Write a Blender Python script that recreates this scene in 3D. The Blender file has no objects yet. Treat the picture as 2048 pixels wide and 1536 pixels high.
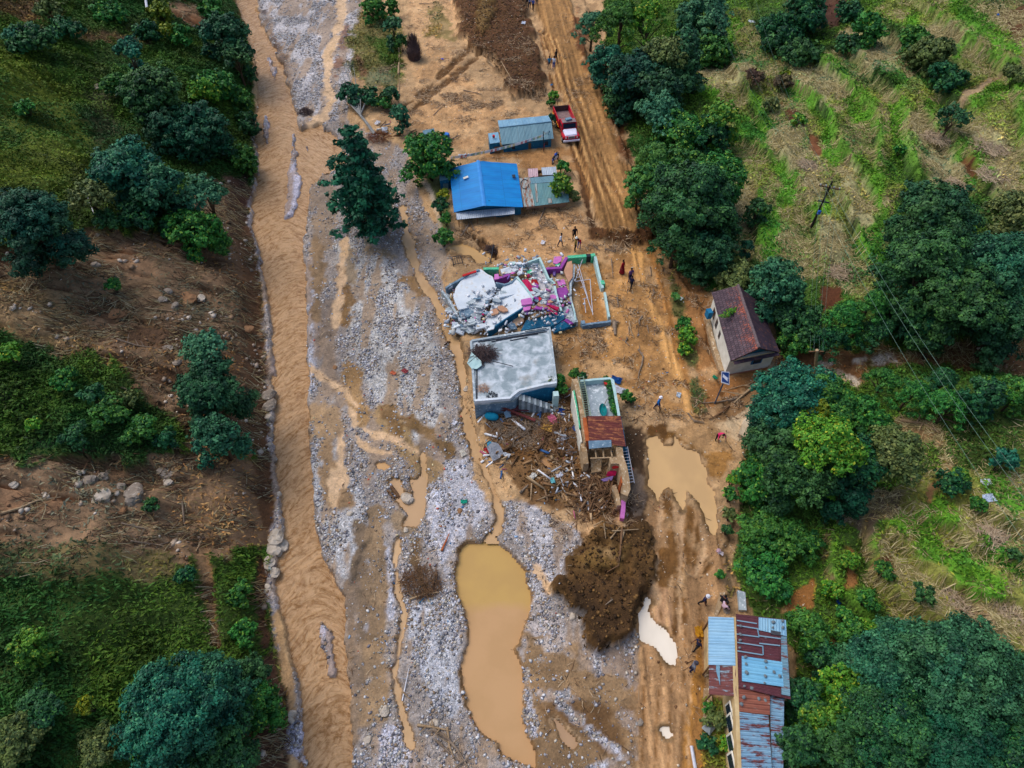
import bpy, bmesh, math, random, time
import numpy as np
from mathutils import Vector, Matrix
T0 = time.time()
random.seed(7)
RNG = np.random.RandomState(11)
SC = bpy.context.scene
COL = SC.collection
CAM_H = 46.0
TILT = math.radians(38.0)          # from straight down
FPX = 1366.0                       # focal length in pixels of the 2048 wide photograph
cd = bpy.data.cameras.new('camera')
cam = bpy.data.objects.new('camera', cd); COL.objects.link(cam)
cam.location = (0, 0, CAM_H); cam.rotation_euler = (TILT, 0, 0)
cd.sensor_width = 36.0; cd.lens = 36.0 * FPX / 2048.0
cd.clip_start = 0.5; cd.clip_end = 2000
SC.camera = cam
SUN_EL, SUN_ROT = math.radians(58), math.radians(-60)
w = bpy.data.worlds.new('World'); SC.world = w; w.use_nodes = True
wn = w.node_tree; bg = wn.nodes['Background']
sky = wn.nodes.new('ShaderNodeTexSky'); sky.sky_type = 'NISHITA'; sky.sun_disc = False
sky.sun_elevation = SUN_EL; sky.sun_rotation = SUN_ROT; sky.dust_density = 3.0; sky.air_density = 1.0
sky.ozone_density = 1.0
wn.links.new(sky.outputs[0], bg.inputs[0]); bg.inputs[1].default_value = 0.15
sl = bpy.data.lights.new('sun', 'SUN'); sl.energy = 1.05; sl.angle = math.radians(38); sl.color = (1.0, 0.985, 0.96)
so = bpy.data.objects.new('sun', sl); COL.objects.link(so)
sdir = Vector((math.sin(SUN_ROT) * math.cos(SUN_EL), math.cos(SUN_ROT) * math.cos(SUN_EL), math.sin(SUN_EL)))
so.rotation_euler = sdir.to_track_quat('Z', 'Y').to_euler()
SC.view_settings.view_transform = 'Standard'; SC.view_settings.look = 'None'
SC.view_settings.gamma = 1.0; SC.view_settings.exposure = 0.32
SC.cycles.max_bounces = 5; SC.cycles.diffuse_bounces = 3; SC.cycles.glossy_bounces = 2
SC.cycles.transparent_max_bounces = 4
SC.cycles.use_denoising = True

ST, CT = math.sin(TILT), math.cos(TILT)
def raydir(u, v):
    dx = (np.asarray(u, float) - 1024) / FPX; dv = (768 - np.asarray(v, float)) / FPX
    return dx, ST + dv * CT, -CT + dv * ST
def P(u, v, z=0.0):
    dx, dy, dz = raydir(u, v); t = (z - CAM_H) / dz
    return Vector((float(dx * t), float(dy * t), float(z)))
def project(x, y, z):
    dpt = ST * y + CT * (CAM_H - z)
    up = CT * y - ST * (CAM_H - z)
    dpt = np.maximum(dpt, 1.0)
    return 1024 + FPX * x / dpt, 768 - FPX * up / dpt
def lin(c):
    return tuple(((x / 255.0) / 12.92 if x <= 10.3 else (((x / 255.0) + 0.055) / 1.055) ** 2.4) for x in c)
def zoomer(ox, oy, s):
    return lambda pts: [(ox + a / s, oy + b / s) for a, b in pts]
Z1 = zoomer(640, 0, 3.2); Z2 = zoomer(860, 200, 5.389); Z3 = zoomer(860, 480, 5.12); Z4 = zoomer(900, 640, 4.6545)
Z5 = zoomer(1040, 720, 4.2667); Z6 = zoomer(1340, 540, 5.12); Z7 = zoomer(1340, 1180, 4.313)
L1 = zoomer(0, 0, 3.2); L2 = zoomer(0, 480, 3.2); L3 = zoomer(0, 960, 2.6667); M1 = zoomer(600, 480, 2.955)
M2 = zoomer(640, 960, 2.667); R1 = zoomer(1240, 0, 2.5347); R2 = zoomer(1440, 480, 3.2); R3 = zoomer(1400, 900, 2.415)
N1 = zoomer(500, 0, 3.84); N2 = zoomer(1100, 0, 2.955); N3 = zoomer(1180, 460, 3.072); N4 = zoomer(1240, 840, 3.339)

def _hash(ix, iy, seed):
    h = (ix.astype(np.int64) * 374761393 + iy.astype(np.int64) * 668265263 + seed * 974711) & 0x7fffffff
    h = ((h ^ (h >> 13)) * 1274126177) & 0x7fffffff
    h = ((h ^ (h >> 16)) * 668265263) & 0x7fffffff
    return (h & 0xffff) / 65535.0
def vnoise(x, y, seed=0):
    ix, iy = np.floor(x), np.floor(y); fx, fy = x - ix, y - iy
    sx, sy = fx * fx * (3 - 2 * fx), fy * fy * (3 - 2 * fy)
    ix = ix.astype(np.int64); iy = iy.astype(np.int64)
    a, b = _hash(ix, iy, seed), _hash(ix + 1, iy, seed)
    c, d = _hash(ix, iy + 1, seed), _hash(ix + 1, iy + 1, seed)
    return ((a * (1 - sx) + b * sx) * (1 - sy) + (c * (1 - sx) + d * sx) * sy) * 2 - 1
def fbm(x, y, octaves=4, seed=0, gain=0.5):
    s, a, t = 0.0, 1.0, 0.0
    c, sn = math.cos(0.6), math.sin(0.6)
    for i in range(octaves):
        s = s + a * vnoise(x, y, seed + i * 17); t += a; a *= gain
        x, y = (x * c - y * sn) * 2.03, (x * sn + y * c) * 2.03
    return s / t * 1.6
def smooth(a, b, x):
    t = np.clip((x - a) / (b - a), 0, 1); return t * t * (3 - 2 * t)
def seg_dist(px, py, pts, closed):
    """distance to a polyline, its signed side and the nearest position along it"""
    n = len(pts); d = np.full(px.shape, 1e9); side = np.zeros(px.shape); inside = np.zeros(px.shape, bool)
    for i in range(n if closed else n - 1):
        ax, ay = pts[i]; bx, by = pts[(i + 1) % n]
        ex, ey = bx - ax, by - ay; L = ex * ex + ey * ey + 1e-9
        t = np.clip(((px - ax) * ex + (py - ay) * ey) / L, 0, 1)
        qx, qy = px - ax - t * ex, py - ay - t * ey
        dd = np.sqrt(qx * qx + qy * qy); m = dd < d
        d = np.where(m, dd, d)
        if closed:
            if ay != by:
                cr = ((ay > py) != (by > py)) & (px < ex * (py - ay) / (by - ay) + ax)
                inside ^= cr
        else:
            side = np.where(m, np.sign(ex * (py - ay) - ey * (px - ax)), side)
    if closed: return np.where(inside, -d, d)
    return d, side
def graded(parts):
    out = [parts[0][0]]
    for a, b, s in parts:
        n = max(1, int(round((b - a) / s))); out += list(a + (b - a) * (np.arange(n) + 1) / n)
    return np.array(out)
GX = graded([(-1400, -400, 200), (-400, -120, 20), (-120, -62, 1.2), (-62, -38, 0.32), (-38, 38, 0.16), (38, 62, 0.3), (62, 120, 1.2), (120, 400, 20), (400, 1400, 200)])
GY = graded([(-800, -60, 100), (-60, -6, 3), (-6, 6, 0.6), (6, 34, 0.13), (34, 60, 0.2), (60, 112, 0.34), (112, 150, 1.5), (150, 400, 20), (400, 1400, 200)])
XX, YY = np.meshgrid(GX, GY); X = XX.ravel(); Y = YY.ravel()
bankL = [(465, -60), (505, 100), (508, 250), (512, 330), (498, 420), (520, 520), (530, 650), (540, 800), (546, 950), (555, 1060), (532, 1150), (545, 1270), (570, 1400), (580, 1536)]
bankR = [(1165, -40), (1215, 180), (1265, 330), (1290, 420), (1335, 500), (1400, 600), (1420, 700), (1440, 800), (1480, 880), (1478, 1000), (1455, 1100), (1500, 1210), (1590, 1300), (1585, 1536)]
def bank_fn(pts):
    q = sorted([(P(u, v).y, P(u, v).x) for u, v in pts]); ys = [a for a, b in q]; xs = [b for a, b in q]
    return lambda y: np.interp(y, ys, xs)
XL, XR = bank_fn(bankL), bank_fn(bankR)
def zbase(x, y):
    dL = XL(y) - x; dR = x - XR(y)
    zl = 1.9 * smooth(0.1, 2.4, dL) + 0.44 * np.maximum(dL - 1.5, 0)
    zl = np.where(zl > 26, 26 + (zl - 26) * 0.3, zl)
    zr = 0.5 * smooth(0, 2.0, dR) + 0.25 * np.maximum(dR - 3, 0)
    yr = 38.0 - 0.08 * (x - 20)
    k = 1 - 0.62 * np.exp(-((y - yr) / 4.2) ** 2) * smooth(15, 22, x)
    zr = zr * k
    zr = np.where(zr > 18, 18 + (zr - 18) * 0.3, zr)
    far = np.minimum(zl, 60) + np.minimum(zr, 50)
    return far
class Layer:
    def __init__(s, pts, col=None, kind='poly', soft=5, warp=7, grav=None, wet=None, veg=None, straw=None, level=None, dz=0, alpha=1, width=8, wl=1.0, noise=0, grain=None):
        s.__dict__.update(locals())
LAYERS = []
def poly(pts, col=None, **k): LAYERS.append(Layer(pts, col, 'poly', **k))
def line(pts, width, col=None, **k): LAYERS.append(Layer(pts, col, 'line', width=width, **k))
MUD = (178, 143, 102); PALE = (206, 172, 134); GOLD = (150, 104, 52); DARK = (84, 56, 30); GRAV = (172, 169, 164); GRAVB = (136, 120, 104)
SOIL = (100, 74, 52); SOIL2 = (124, 96, 70); RED = (98, 56, 30); GRASS = (56, 76, 26); GREEN = (40, 92, 24); OLIVE = (78, 84, 34); STRAW = (138, 126, 88); DGREEN = (22, 44, 20)
BROWN = (128, 98, 62)
poly([(-900, -400), (460, -400), (500, 90), (512, 240), (516, 320), (500, 420), (520, 520), (530, 650), (540, 800), (546, 950), (555, 1060), (540, 1150), (550, 1270), (575, 1400), (590, 1900), (-900, 1900)], GRASS, veg=.75, soft=4, warp=5)
poly([(-500, 90), (60, 110), (160, 190), (185, 300), (180, 400), (60, 420), (-500, 400)], (86, 98, 26), veg=.5, soft=40, warp=25)
poly(L1([(-200, 0), (300, 0), (400, 90), (380, 140), (200, 130), (-200, 60)]), (104, 76, 48), veg=.25, soft=14, warp=14)
poly(L1([(420, 180), (700, 200), (860, 230), (930, 290), (860, 330), (700, 300), (520, 270)]), (112, 84, 54), veg=.3, soft=12, warp=14)
poly(L1([(1040, 0), (1200, 10), (1340, 60), (1350, 150), (1260, 170), (1120, 100)]), (128, 84, 52), veg=0, soft=8, warp=10)
poly(L1([(560, 480), (760, 500), (740, 800), (640, 900), (540, 760)]), (70, 74, 44), veg=.6, soft=18, warp=16)
poly(L1([(1320, 1140), (1560, 1150), (1640, 1190), (1580, 1420), (1600, 1560), (1460, 1560), (1340, 1420), (1200, 1250)]), (74, 46, 36), veg=0, soft=7, warp=10)
poly([(-300, 480), (100, 478), (200, 455), (330, 465), (430, 480), (480, 470), (525, 540), (535, 700), (540, 800), (545, 910), (470, 900), (380, 860), (300, 800), (230, 740), (140, 700), (40, 650), (-300, 640)], SOIL, veg=.08, soft=12, warp=18, dz=-.3)
poly([(-300, 540), (60, 560), (150, 590), (190, 690), (120, 720), (0, 660), (-300, 650)], (132, 108, 72), veg=.12, straw=.5, soft=14, warp=16)
poly([(210, 570), (300, 560), (330, 610), (300, 650), (230, 640)], (128, 96, 58), veg=0, soft=10, warp=12)
poly([(120, 470), (250, 470), (330, 520), (280, 560), (140, 520)], (124, 84, 54), veg=0, soft=10, warp=14, straw=.3)
poly([(-300, 690), (60, 700), (170, 780), (330, 830), (360, 880), (200, 900), (-300, 905)], DGREEN, veg=.95, soft=10, warp=16)
poly([(-300, 905), (100, 910), (260, 930), (400, 890), (540, 920), (550, 1010), (552, 1100), (480, 1110), (400, 1120), (200, 1130), (-300, 1110)], SOIL2, veg=.1, straw=.25, soft=12, warp=18, dz=-.2)
poly([(-300, 960), (70, 965), (150, 1000), (60, 1040), (-300, 1030)], (134, 82, 46), veg=0, soft=10, warp=12)
poly([(-300, 1080), (180, 1090), (350, 1110), (340, 1150), (-300, 1140)], (104, 92, 56), veg=.4, straw=.5, soft=16, warp=16)
poly([(370, 1070), (400, 1060), (420, 1100), (428, 1200), (438, 1290), (428, 1290), (415, 1200), (385, 1110)], (150, 110, 70), veg=0, soft=4, warp=4, dz=-.25)
poly([(500, 1340), (550, 1290), (575, 1400), (590, 1600), (485, 1600), (490, 1450)], (84, 58, 42), veg=0, soft=6, warp=8)
poly([(515, 1110), (540, 1140), (530, 1200), (548, 1290), (525, 1300), (510, 1200)], (80, 54, 36), veg=.05, soft=6, warp=7)
poly([(470, 470), (500, 440), (520, 520), (545, 800), (555, 1060), (520, 1060), (505, 900), (495, 640)], (96, 66, 42), veg=.03, soft=6, warp=8)
line([(514, 250), (520, 340), (505, 420), (524, 520), (534, 640), (542, 780), (546, 900), (556, 1000), (548, 1140), (545, 1240), (556, 1300)], 7, (168, 160, 158), grav=.8, soft=4, warp=7, veg=0)
poly([(512, -400), (730, -400), (725, 0), (720, 80), (700, 160), (690, 240), (820, 300), (850, 420), (900, 470), (880, 560), (905, 650), (930, 830), (960, 1000), (1100, 1000), (1150, 1080), (1280, 1160), (1290, 1900), (600, 1900), (600, 1536), (545, 900), (516, 330)], (150, 140, 132), grav=.75, soft=4, warp=6)
poly([(730, -400), (1180, -400), (1170, 0), (1280, 420), (1340, 520), (1400, 620), (1420, 700), (1450, 830), (1490, 880), (1485, 1000), (1450, 1110), (1475, 1190), (1500, 1250), (1590, 1300), (1590, 1900), (1270, 1900), (1275, 1200), (1250, 1100), (1130, 1060), (1020, 990), (950, 820), (925, 650), (890, 560), (900, 480), (845, 400), (815, 300), (700, 240), (705, 150), (725, 60)], MUD, grain=.8, dz=.35, soft=4, warp=6)
poly([(515, -60), (724, -60), (715, 80), (690, 230), (640, 250), (606, 250), (580, 140), (545, 80), (520, 0)], (178, 173, 172), grav=.9, warp=3, soft=4)
poly([(670, 470), (760, 490), (820, 560), (850, 640), (880, 740), (890, 850), (880, 900), (800, 880), (740, 790), (700, 720), (690, 620)], (176, 173, 168), grav=1, soft=12, warp=12, dz=.15)
poly([(612, 520), (640, 500), (640, 700), (620, 800), (612, 720)], (182, 182, 190), grav=1, soft=4, warp=4, dz=.1)
poly([(618, 900), (680, 890), (720, 980), (740, 1060), (700, 1160), (680, 1150), (645, 1080), (628, 1000)], (175, 173, 172), grav=1, soft=4, warp=7, dz=.2)
poly([(840, 930), (930, 920), (985, 1000), (950, 1060), (900, 1100), (900, 1180), (880, 1140), (850, 1060)], (176, 174, 178), grav=.95, soft=10, warp=12)
poly([(820, 1210), (900, 1190), (925, 1290), (915, 1440), (860, 1380), (815, 1300)], (175, 175, 178), grav=1, soft=7, warp=10)
poly([(1040, 1000), (1140, 1050), (1180, 1090), (1110, 1160), (1070, 1200), (1050, 1110), (1000, 1050)], (176, 172, 172), grav=.9, soft=10, warp=12)
poly([(1060, 1220), (1130, 1240), (1160, 1330), (1050, 1360), (1045, 1270)], (164, 154, 148), grav=.85, soft=9, warp=12)
poly([(1160, 1310), (1240, 1290), (1275, 1300), (1280, 1370), (1200, 1360)], (178, 172, 172), grav=.95, soft=9, warp=10)
poly([(760, 1460), (810, 1450), (830, 1600), (750, 1600)], (184, 182, 190), grav=1, soft=9, warp=9)
poly([(720, 1240), (780, 1130), (790, 1200), (760, 1260)], (176, 174, 178), grav=.9, soft=7, warp=8)
for a in ([(770, 1090), (783, 1160), (780, 1230)], [(730, 1240), (735, 1300), (725, 1400)], [(868, 880), (880, 1000), (905, 1080)], [(1185, 1480), (1230, 1500)], [(1060, 1400), (1075, 1480), (1120, 1520)], [(1070, 1390), (1150, 1400)]):
    line(a, 9, (182, 182, 190), grav=1, soft=5, warp=6)
for a, wd, c in (([(640, 360), (650, 420), (645, 470)], 26, GRAVB), ([(630, 480), (635, 560), (632, 640)], 12, (136, 112, 84)), ([(690, 540), (690, 640)], 14, BROWN), ([(655, 600), (660, 720), (680, 800)], 12, (130, 116, 104)),
                 ([(700, 740), (720, 840)], 20, (150, 118, 78)), ([(770, 830), (800, 880), (860, 940)], 22, (150, 124, 86)), ([(775, 820), (790, 870)], 12, (112, 84, 48)), ([(820, 840), (900, 905)], 9, (112, 86, 52)),
                 ([(720, 1050), (725, 1200), (720, 1330), (725, 1440)], 16, (118, 100, 80)), ([(750, 1030), (755, 1150), (750, 1300), (760, 1420)], 20, (134, 112, 86)), ([(700, 1180), (705, 1300), (705, 1480)], 12, (126, 108, 90)),
                 ([(830, 1080), (840, 1160), (855, 1180)], 16, (104, 82, 56)), ([(1110, 480), (1120, 500)], 4, BROWN), ([(810, 560), (850, 580)], 14, (128, 98, 62)), ([(735, 500), (780, 510)], 12, (150, 130, 104)),
                 ([(655, 880), (665, 1000), (690, 1000)], 14, (150, 122, 90)), ([(860, 460), (880, 520)], 18, (158, 142, 126)), ([(700, 560), (696, 500)], 10, (150, 132, 108)), ([(800, 1040), (820, 1050)], 22, (130, 112, 90)),
                 ([(680, 120), (690, 60)], 8, (128, 100, 88)), ([(668, 160), (676, 120)], 5, (118, 84, 74)), ([(632, 165), (640, 140)], 8, (136, 122, 112)), ([(540, 60), (560, 110)], 8, (120, 96, 74)), ([(530, 30), (570, 150), (582, 220)], 4, (96, 84, 80))):
    line(a, wd, c, grav=.35, soft=7, warp=9)
poly(M2([(1080, 800), (1380, 860), (1400, 1000), (1700, 1000), (1690, 1536), (1180, 1536), (1130, 1200), (1100, 1080)]), (132, 106, 76), grav=.3, grain=.5, soft=8, warp=12, dz=.1)
poly(M2([(1160, 1180), (1330, 1100), (1500, 1180), (1640, 1240), (1680, 1500), (1500, 1440), (1350, 1300), (1250, 1330)]), (116, 86, 54), grav=.15, soft=16, warp=18)
poly(M2([(1400, 920), (1500, 910), (1680, 960), (1700, 1080), (1560, 1060), (1430, 1010)]), (178, 172, 172), grav=.95, soft=7, warp=14)
poly(M2([(1150, 1120), (1350, 1110), (1420, 1180), (1300, 1190), (1180, 1180)]), (176, 172, 172), grav=.9, soft=8, warp=14)
poly(M2([(1140, 850), (1330, 840), (1370, 960), (1180, 960)]), (164, 152, 142), grav=.8, soft=10, warp=14)
for a in ([(1180, 1460), (1230, 1500)], [(1100, 1390), (1160, 1440)], [(1240, 1430), (1290, 1470)], [(1185, 1540), (1260, 1510)]):
    line(a, 8, (182, 180, 184), grav=1, soft=7, warp=10)
for a, wd in (([(693, -60), (680, 40), (655, 110), (655, 160), (662, 200), (648, 230), (620, 250)], 9), ([(690, 480), (682, 560), (672, 650)], 7), ([(618, 730), (650, 760), (690, 780), (712, 810)], 6),
              ([(702, 820), (712, 870), (735, 900), (780, 905)], 8), ([(730, 860), (790, 880), (845, 910)], 8), ([(680, 870), (685, 960)], 9), ([(665, 940), (668, 1010)], 5), ([(1055, 960), (1070, 1000)], 4), ([(1110, 1440), (1150, 1480)], 9),
              ([(1075, 1140), (1100, 1180)], 8)):
    line(a, wd, PALE, grav=0, wet=.4, soft=4, warp=5, dz=-.08, grain=.2)
poly([(618, 810), (650, 800), (700, 850), (680, 880), (620, 880)], (160, 132, 100), grav=.2, soft=8, warp=10)
poly(N1([(860, 110), (1020, 100), (1150, 130), (1150, 400), (1160, 600), (1060, 690), (900, 640), (760, 500), (780, 300)]), (118, 110, 62), veg=.25, soft=10, warp=12)
poly(N1([(900, 320), (1060, 270), (1150, 300), (1150, 560), (1060, 560), (1000, 460)]), (78, 100, 36), veg=.6, soft=8, warp=8)
poly(N1([(900, 560), (1060, 500), (1090, 640), (900, 640)]), (124, 120, 84), veg=.2, soft=8, warp=8)
line(N1([(820, 440), (880, 560)]), 6, (110, 80, 54), soft=6, warp=5)
poly([(855, -60), (900, 0), (930, 60), (860, 110), (840, 90), (800, -20)], (200, 158, 112), soft=9, warp=8, grain=.5)
poly([(860, 110), (900, 100), (930, 140), (960, 200), (1090, 230), (1100, 240), (990, 240), (970, 300), (880, 300), (830, 240), (820, 210)], (196, 152, 104), grain=1, soft=9, warp=12)
poly([(870, 10), (900, 30), (905, 80), (850, 75)], (140, 120, 72), veg=.15, soft=9, warp=10)
poly([(905, -80), (1060, -80), (1052, 30), (1075, 100), (1090, 180), (1060, 196), (1020, 180), (990, 130), (950, 100), (925, 70)], (92, 60, 34), dz=.9, soft=9, warp=9, grain=1.2)
poly([(940, -80), (990, -80), (975, 60), (960, 60)], (112, 86, 46), dz=.5, soft=14, warp=12, grain=1.2)
for a in ([(945, 95), (900, 135), (860, 175), (812, 212)], [(975, 98), (930, 135), (880, 175), (820, 225)]):
    line(a, 5, (104, 72, 38), soft=3, warp=4, dz=-.15, grain=1.2)
poly(Z2([(560, 560), (1600, 540), (1640, 720), (1000, 760), (900, 640), (540, 640)]), (168, 122, 74), soft=9, warp=9, grain=.6)
poly([(905, 440), (1160, 400), (1190, 480), (1180, 510), (1000, 520), (960, 490), (920, 470)], (194, 150, 102), soft=9, warp=9, grain=.8)
poly([(925, 450), (975, 480), (1000, 520), (985, 530), (950, 490), (915, 470)], (92, 64, 38), soft=5, warp=6, dz=-.5)
poly([(820, 300), (850, 350), (870, 400), (885, 470), (905, 470), (900, 400), (880, 350), (850, 300)], (92, 96, 54), veg=.6, soft=5, warp=6)
line([(838, 345), (862, 385), (872, 420), (880, 455)], 4.5, (196, 176, 150), soft=2, warp=2)
RD = [(1040, -80), (1058, 0), (1085, 50), (1100, 100), (1118, 180), (1140, 215), (1160, 290), (1175, 350), (1190, 440), (1215, 462), (1275, 462), (1280, 420), (1262, 350), (1240, 280), (1215, 215), (1180, 130), (1150, 50), (1130, -80)]
poly(RD, (152, 112, 66), dz=.55, soft=3, warp=2, grain=-1)
poly(N2([(160, 30), (230, 200), (210, 380), (330, 560), (450, 720), (480, 960), (440, 940), (330, 640), (220, 430), (130, 180)]), (118, 74, 40), soft=6, warp=9, dz=.2, grain=1)
line(N2([(170, 860), (190, 1020), (215, 1180), (240, 1300), (280, 1390)]), 7, (84, 56, 30), soft=3, warp=3, dz=-.2)  # left bank of the raised track, its shadow painted as dark brown
poly([(1180, 462), (1205, 458), (1285, 462), (1275, 395), (1290, 400), (1310, 460), (1295, 485), (1240, 488), (1195, 478)], (98, 64, 32), soft=4, warp=4, dz=.5, grain=1.4)
poly([(1290, 470), (1345, 505), (1360, 600), (1400, 780), (1470, 850), (1440, 860), (1390, 860), (1250, 800), (1120, 790), (1110, 670), (1160, 640), (1150, 520), (1200, 490)], (168, 124, 74), soft=10, warp=10, grain=1)
poly([(1150, 520), (1195, 515), (1215, 650), (1165, 655)], (160, 112, 60), soft=5, warp=4, dz=-.2, grain=.4)
line([(1270, 500), (1285, 560), (1320, 660), (1360, 760), (1385, 830)], 10, (190, 142, 84), soft=7, warp=4, grain=-1)
line([(1300, 500), (1325, 580), (1352, 680), (1380, 780)], 7, (164, 114, 60), soft=5, warp=4, grain=-1)
line([(1240, 560), (1235, 640), (1222, 720)], 14, (184, 136, 80), soft=7, warp=6)
poly([(1176, 455), (1200, 452), (1212, 466), (1270, 468), (1284, 440), (1272, 392), (1292, 402), (1312, 458), (1300, 486), (1255, 492), (1198, 482), (1178, 470)], (92, 58, 28), soft=4, warp=4, grain=1.4)
poly([(1340, 540), (1410, 560), (1420, 620), (1440, 720), (1450, 800), (1400, 790), (1375, 700), (1355, 620)], (164, 116, 68), soft=8, warp=7, grain=1)
line(N3([(500, 270), (520, 400), (560, 560), (600, 760), (650, 960), (680, 1100)]), 9, (98, 92, 50), soft=7, warp=9, veg=.35)
poly([(1440, 740), (1540, 720), (1545, 760), (1480, 850), (1400, 850), (1405, 810)], (150, 102, 56), soft=8, warp=8, grain=.8)
poly([(1400, 830), (1540, 745), (1560, 760), (1520, 810), (1500, 830), (1480, 890), (1440, 870)], (128, 96, 62), soft=8, warp=9, grain=.8)
poly(R2([(-20, 1180), (200, 1070), (300, 1120), (200, 1280), (60, 1290)]), (186, 162, 128), soft=5, warp=6, wet=.2, grain=.2)
poly([(985, 830), (1060, 800), (1140, 770), (1165, 850), (1180, 940), (1250, 1010), (1250, 1060), (1180, 1050), (1100, 1010), (1040, 1000), (1000, 930), (975, 880)], (104, 72, 38), grav=.1, soft=9, warp=12, grain=1.2)
poly([(1245, 850), (1290, 850), (1300, 900), (1290, 960), (1290, 1020), (1310, 1060), (1290, 1100), (1250, 1100), (1245, 950)], (74, 54, 36), soft=7, warp=8, grain=1.2, dz=-.1)
poly([(1262, 940), (1290, 955), (1285, 1030), (1262, 1045)], (112, 94, 78), soft=5, warp=7, wet=.7)
poly([(1300, 850), (1350, 860), (1400, 830), (1440, 870), (1410, 910), (1370, 890), (1340, 880), (1300, 880)], (122, 84, 36), soft=6, warp=8, grain=1)
poly([(1290, 850), (1340, 846), (1330, 885), (1300, 882)], (98, 66, 30), soft=6, warp=6)
poly([(1410, 900), (1460, 870), (1468, 920), (1440, 960), (1410, 950)], (160, 116, 62), soft=6, warp=8, grain=1)
poly([(1290, 1040), (1310, 1000), (1380, 1010), (1430, 1050), (1450, 1100), (1450, 1180), (1420, 1230), (1412, 1420), (1380, 1560), (1275, 1700), (1278, 1300), (1290, 1180)], (164, 126, 86), soft=6, warp=5, grain=-.8)
poly([(1280, 1150), (1340, 1160), (1345, 1260), (1290, 1260)], (176, 136, 98), soft=8, warp=7, wet=.25)
for a, wd in (([(1335, 990), (1340, 1060), (1345, 1110)], 12), ([(1378, 1020), (1375, 1080), (1370, 1140)], 9), ([(1400, 1060), (1385, 1130)], 8), ([(1352, 1110), (1354, 1200), (1352, 1290)], 4), ([(1366, 1120), (1366, 1240)], 9), ([(1420, 1130), (1405, 1150), (1380, 1152)], 6),
              ([(1325, 1110), (1330, 1160)], 20), ([(1440, 1070), (1425, 1110), (1405, 1130)], 3)):
    line(a, wd, (124, 86, 44), soft=4, warp=6, grain=1.4)
poly([(1395, 1240), (1412, 1240), (1408, 1430), (1385, 1600), (1360, 1600), (1375, 1420)], (176, 124, 60), soft=5, warp=5)
for k in range(9):
    u_ = 1292 + k * 13; line([(u_ + 14, 1100 + (k * 37) % 60), (u_ + 4, 1200), (u_ - 2 + (k % 3) * 3, 1330), (u_ - 6, 1440 + (k * 53) % 90), (u_ - 8, 1600)], 1.6, ((132, 94, 54), (196, 154, 108))[k % 2], soft=2, warp=2, dz=-.05, grain=-.6)
for k in range(8):
    f_ = k / 7.; line([(1078 + 34 * f_, 60 + 20 * f_), (1106 + 48 * f_, 180), (1150 + 60 * f_, 320), (1196 + 74 * f_, 440)], 1.5, ((118, 80, 42), (194, 148, 92))[k % 2], soft=1.6, warp=2, dz=-.06, grain=-1)
for a, wd in (([(1364, 1000), (1363, 1090), (1360, 1180), (1359, 1300)], 3.5), ([(1322, 990), (1318, 1060), (1312, 1140)], 4.5), ([(1412, 1040), (1405, 1110), (1392, 1150)], 8), ([(1350, 1000), (1352, 1080)], 5), ([(1300, 1160), (1318, 1200)], 9)): line(a, wd, (190, 152, 110), wet=.9, soft=4, warp=6, dz=-.08, grain=.1)
line([(1452, 1095), (1455, 1150), (1462, 1190)], 7, (104, 86, 62), soft=5, warp=6, veg=.2)
poly([(1408, 1395), (1470, 1390), (1475, 1600), (1400, 1600)], (110, 100, 50), veg=.5, soft=5, warp=6)
poly([(1384, 1430), (1408, 1420), (1405, 1600), (1380, 1600)], (158, 112, 60), soft=4, warp=4)
HEAP = [(1135, 1160), (1140, 1120), (1165, 1070), (1190, 1050), (1290, 1050), (1310, 1080), (1308, 1160), (1295, 1190), (1280, 1240), (1260, 1270), (1200, 1305), (1165, 1295), (1160, 1240), (1110, 1190), (1108, 1170)]
poly(HEAP, (92, 66, 34), soft=4, warp=10, dz=.8, grain=2.2)
poly([(1120, 1170), (1180, 1150), (1280, 1150), (1300, 1180), (1260, 1260), (1200, 1290), (1160, 1230)], (72, 50, 26), soft=12, warp=12, dz=.5, grain=2.4)
poly([(1150, 1110), (1200, 1080), (1260, 1090), (1250, 1140), (1160, 1140)], (112, 84, 42), soft=12, warp=10, dz=.4, grain=2)
poly([(1170, -400), (3200, -400), (3200, 1900), (1590, 1900), (1590, 1310), (1500, 1220), (1460, 1120), (1485, 1000), (1490, 890), (1540, 800), (1560, 730), (1540, 560), (1420, 580), (1350, 540), (1320, 480), (1280, 350), (1225, 190)], (64, 88, 34), veg=.6, soft=5, warp=7)
FIELD = R1([(470, 100), (620, 60), (720, 120), (860, 250), (1150, 230), (1300, 60), (1450, -100), (2600, -100), (2600, 1000), (1900, 980), (1560, 980), (1380, 1100), (1360, 1330), (1500, 1450), (1380, 1560), (900, 1400), (700, 1330), (560, 1400), (560, 1200), (640, 960), (560, 760), (470, 700), (520, 560), (450, 430)])
poly(FIELD, (128, 132, 72), veg=.5, straw=.32, soft=10, warp=14)
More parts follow.
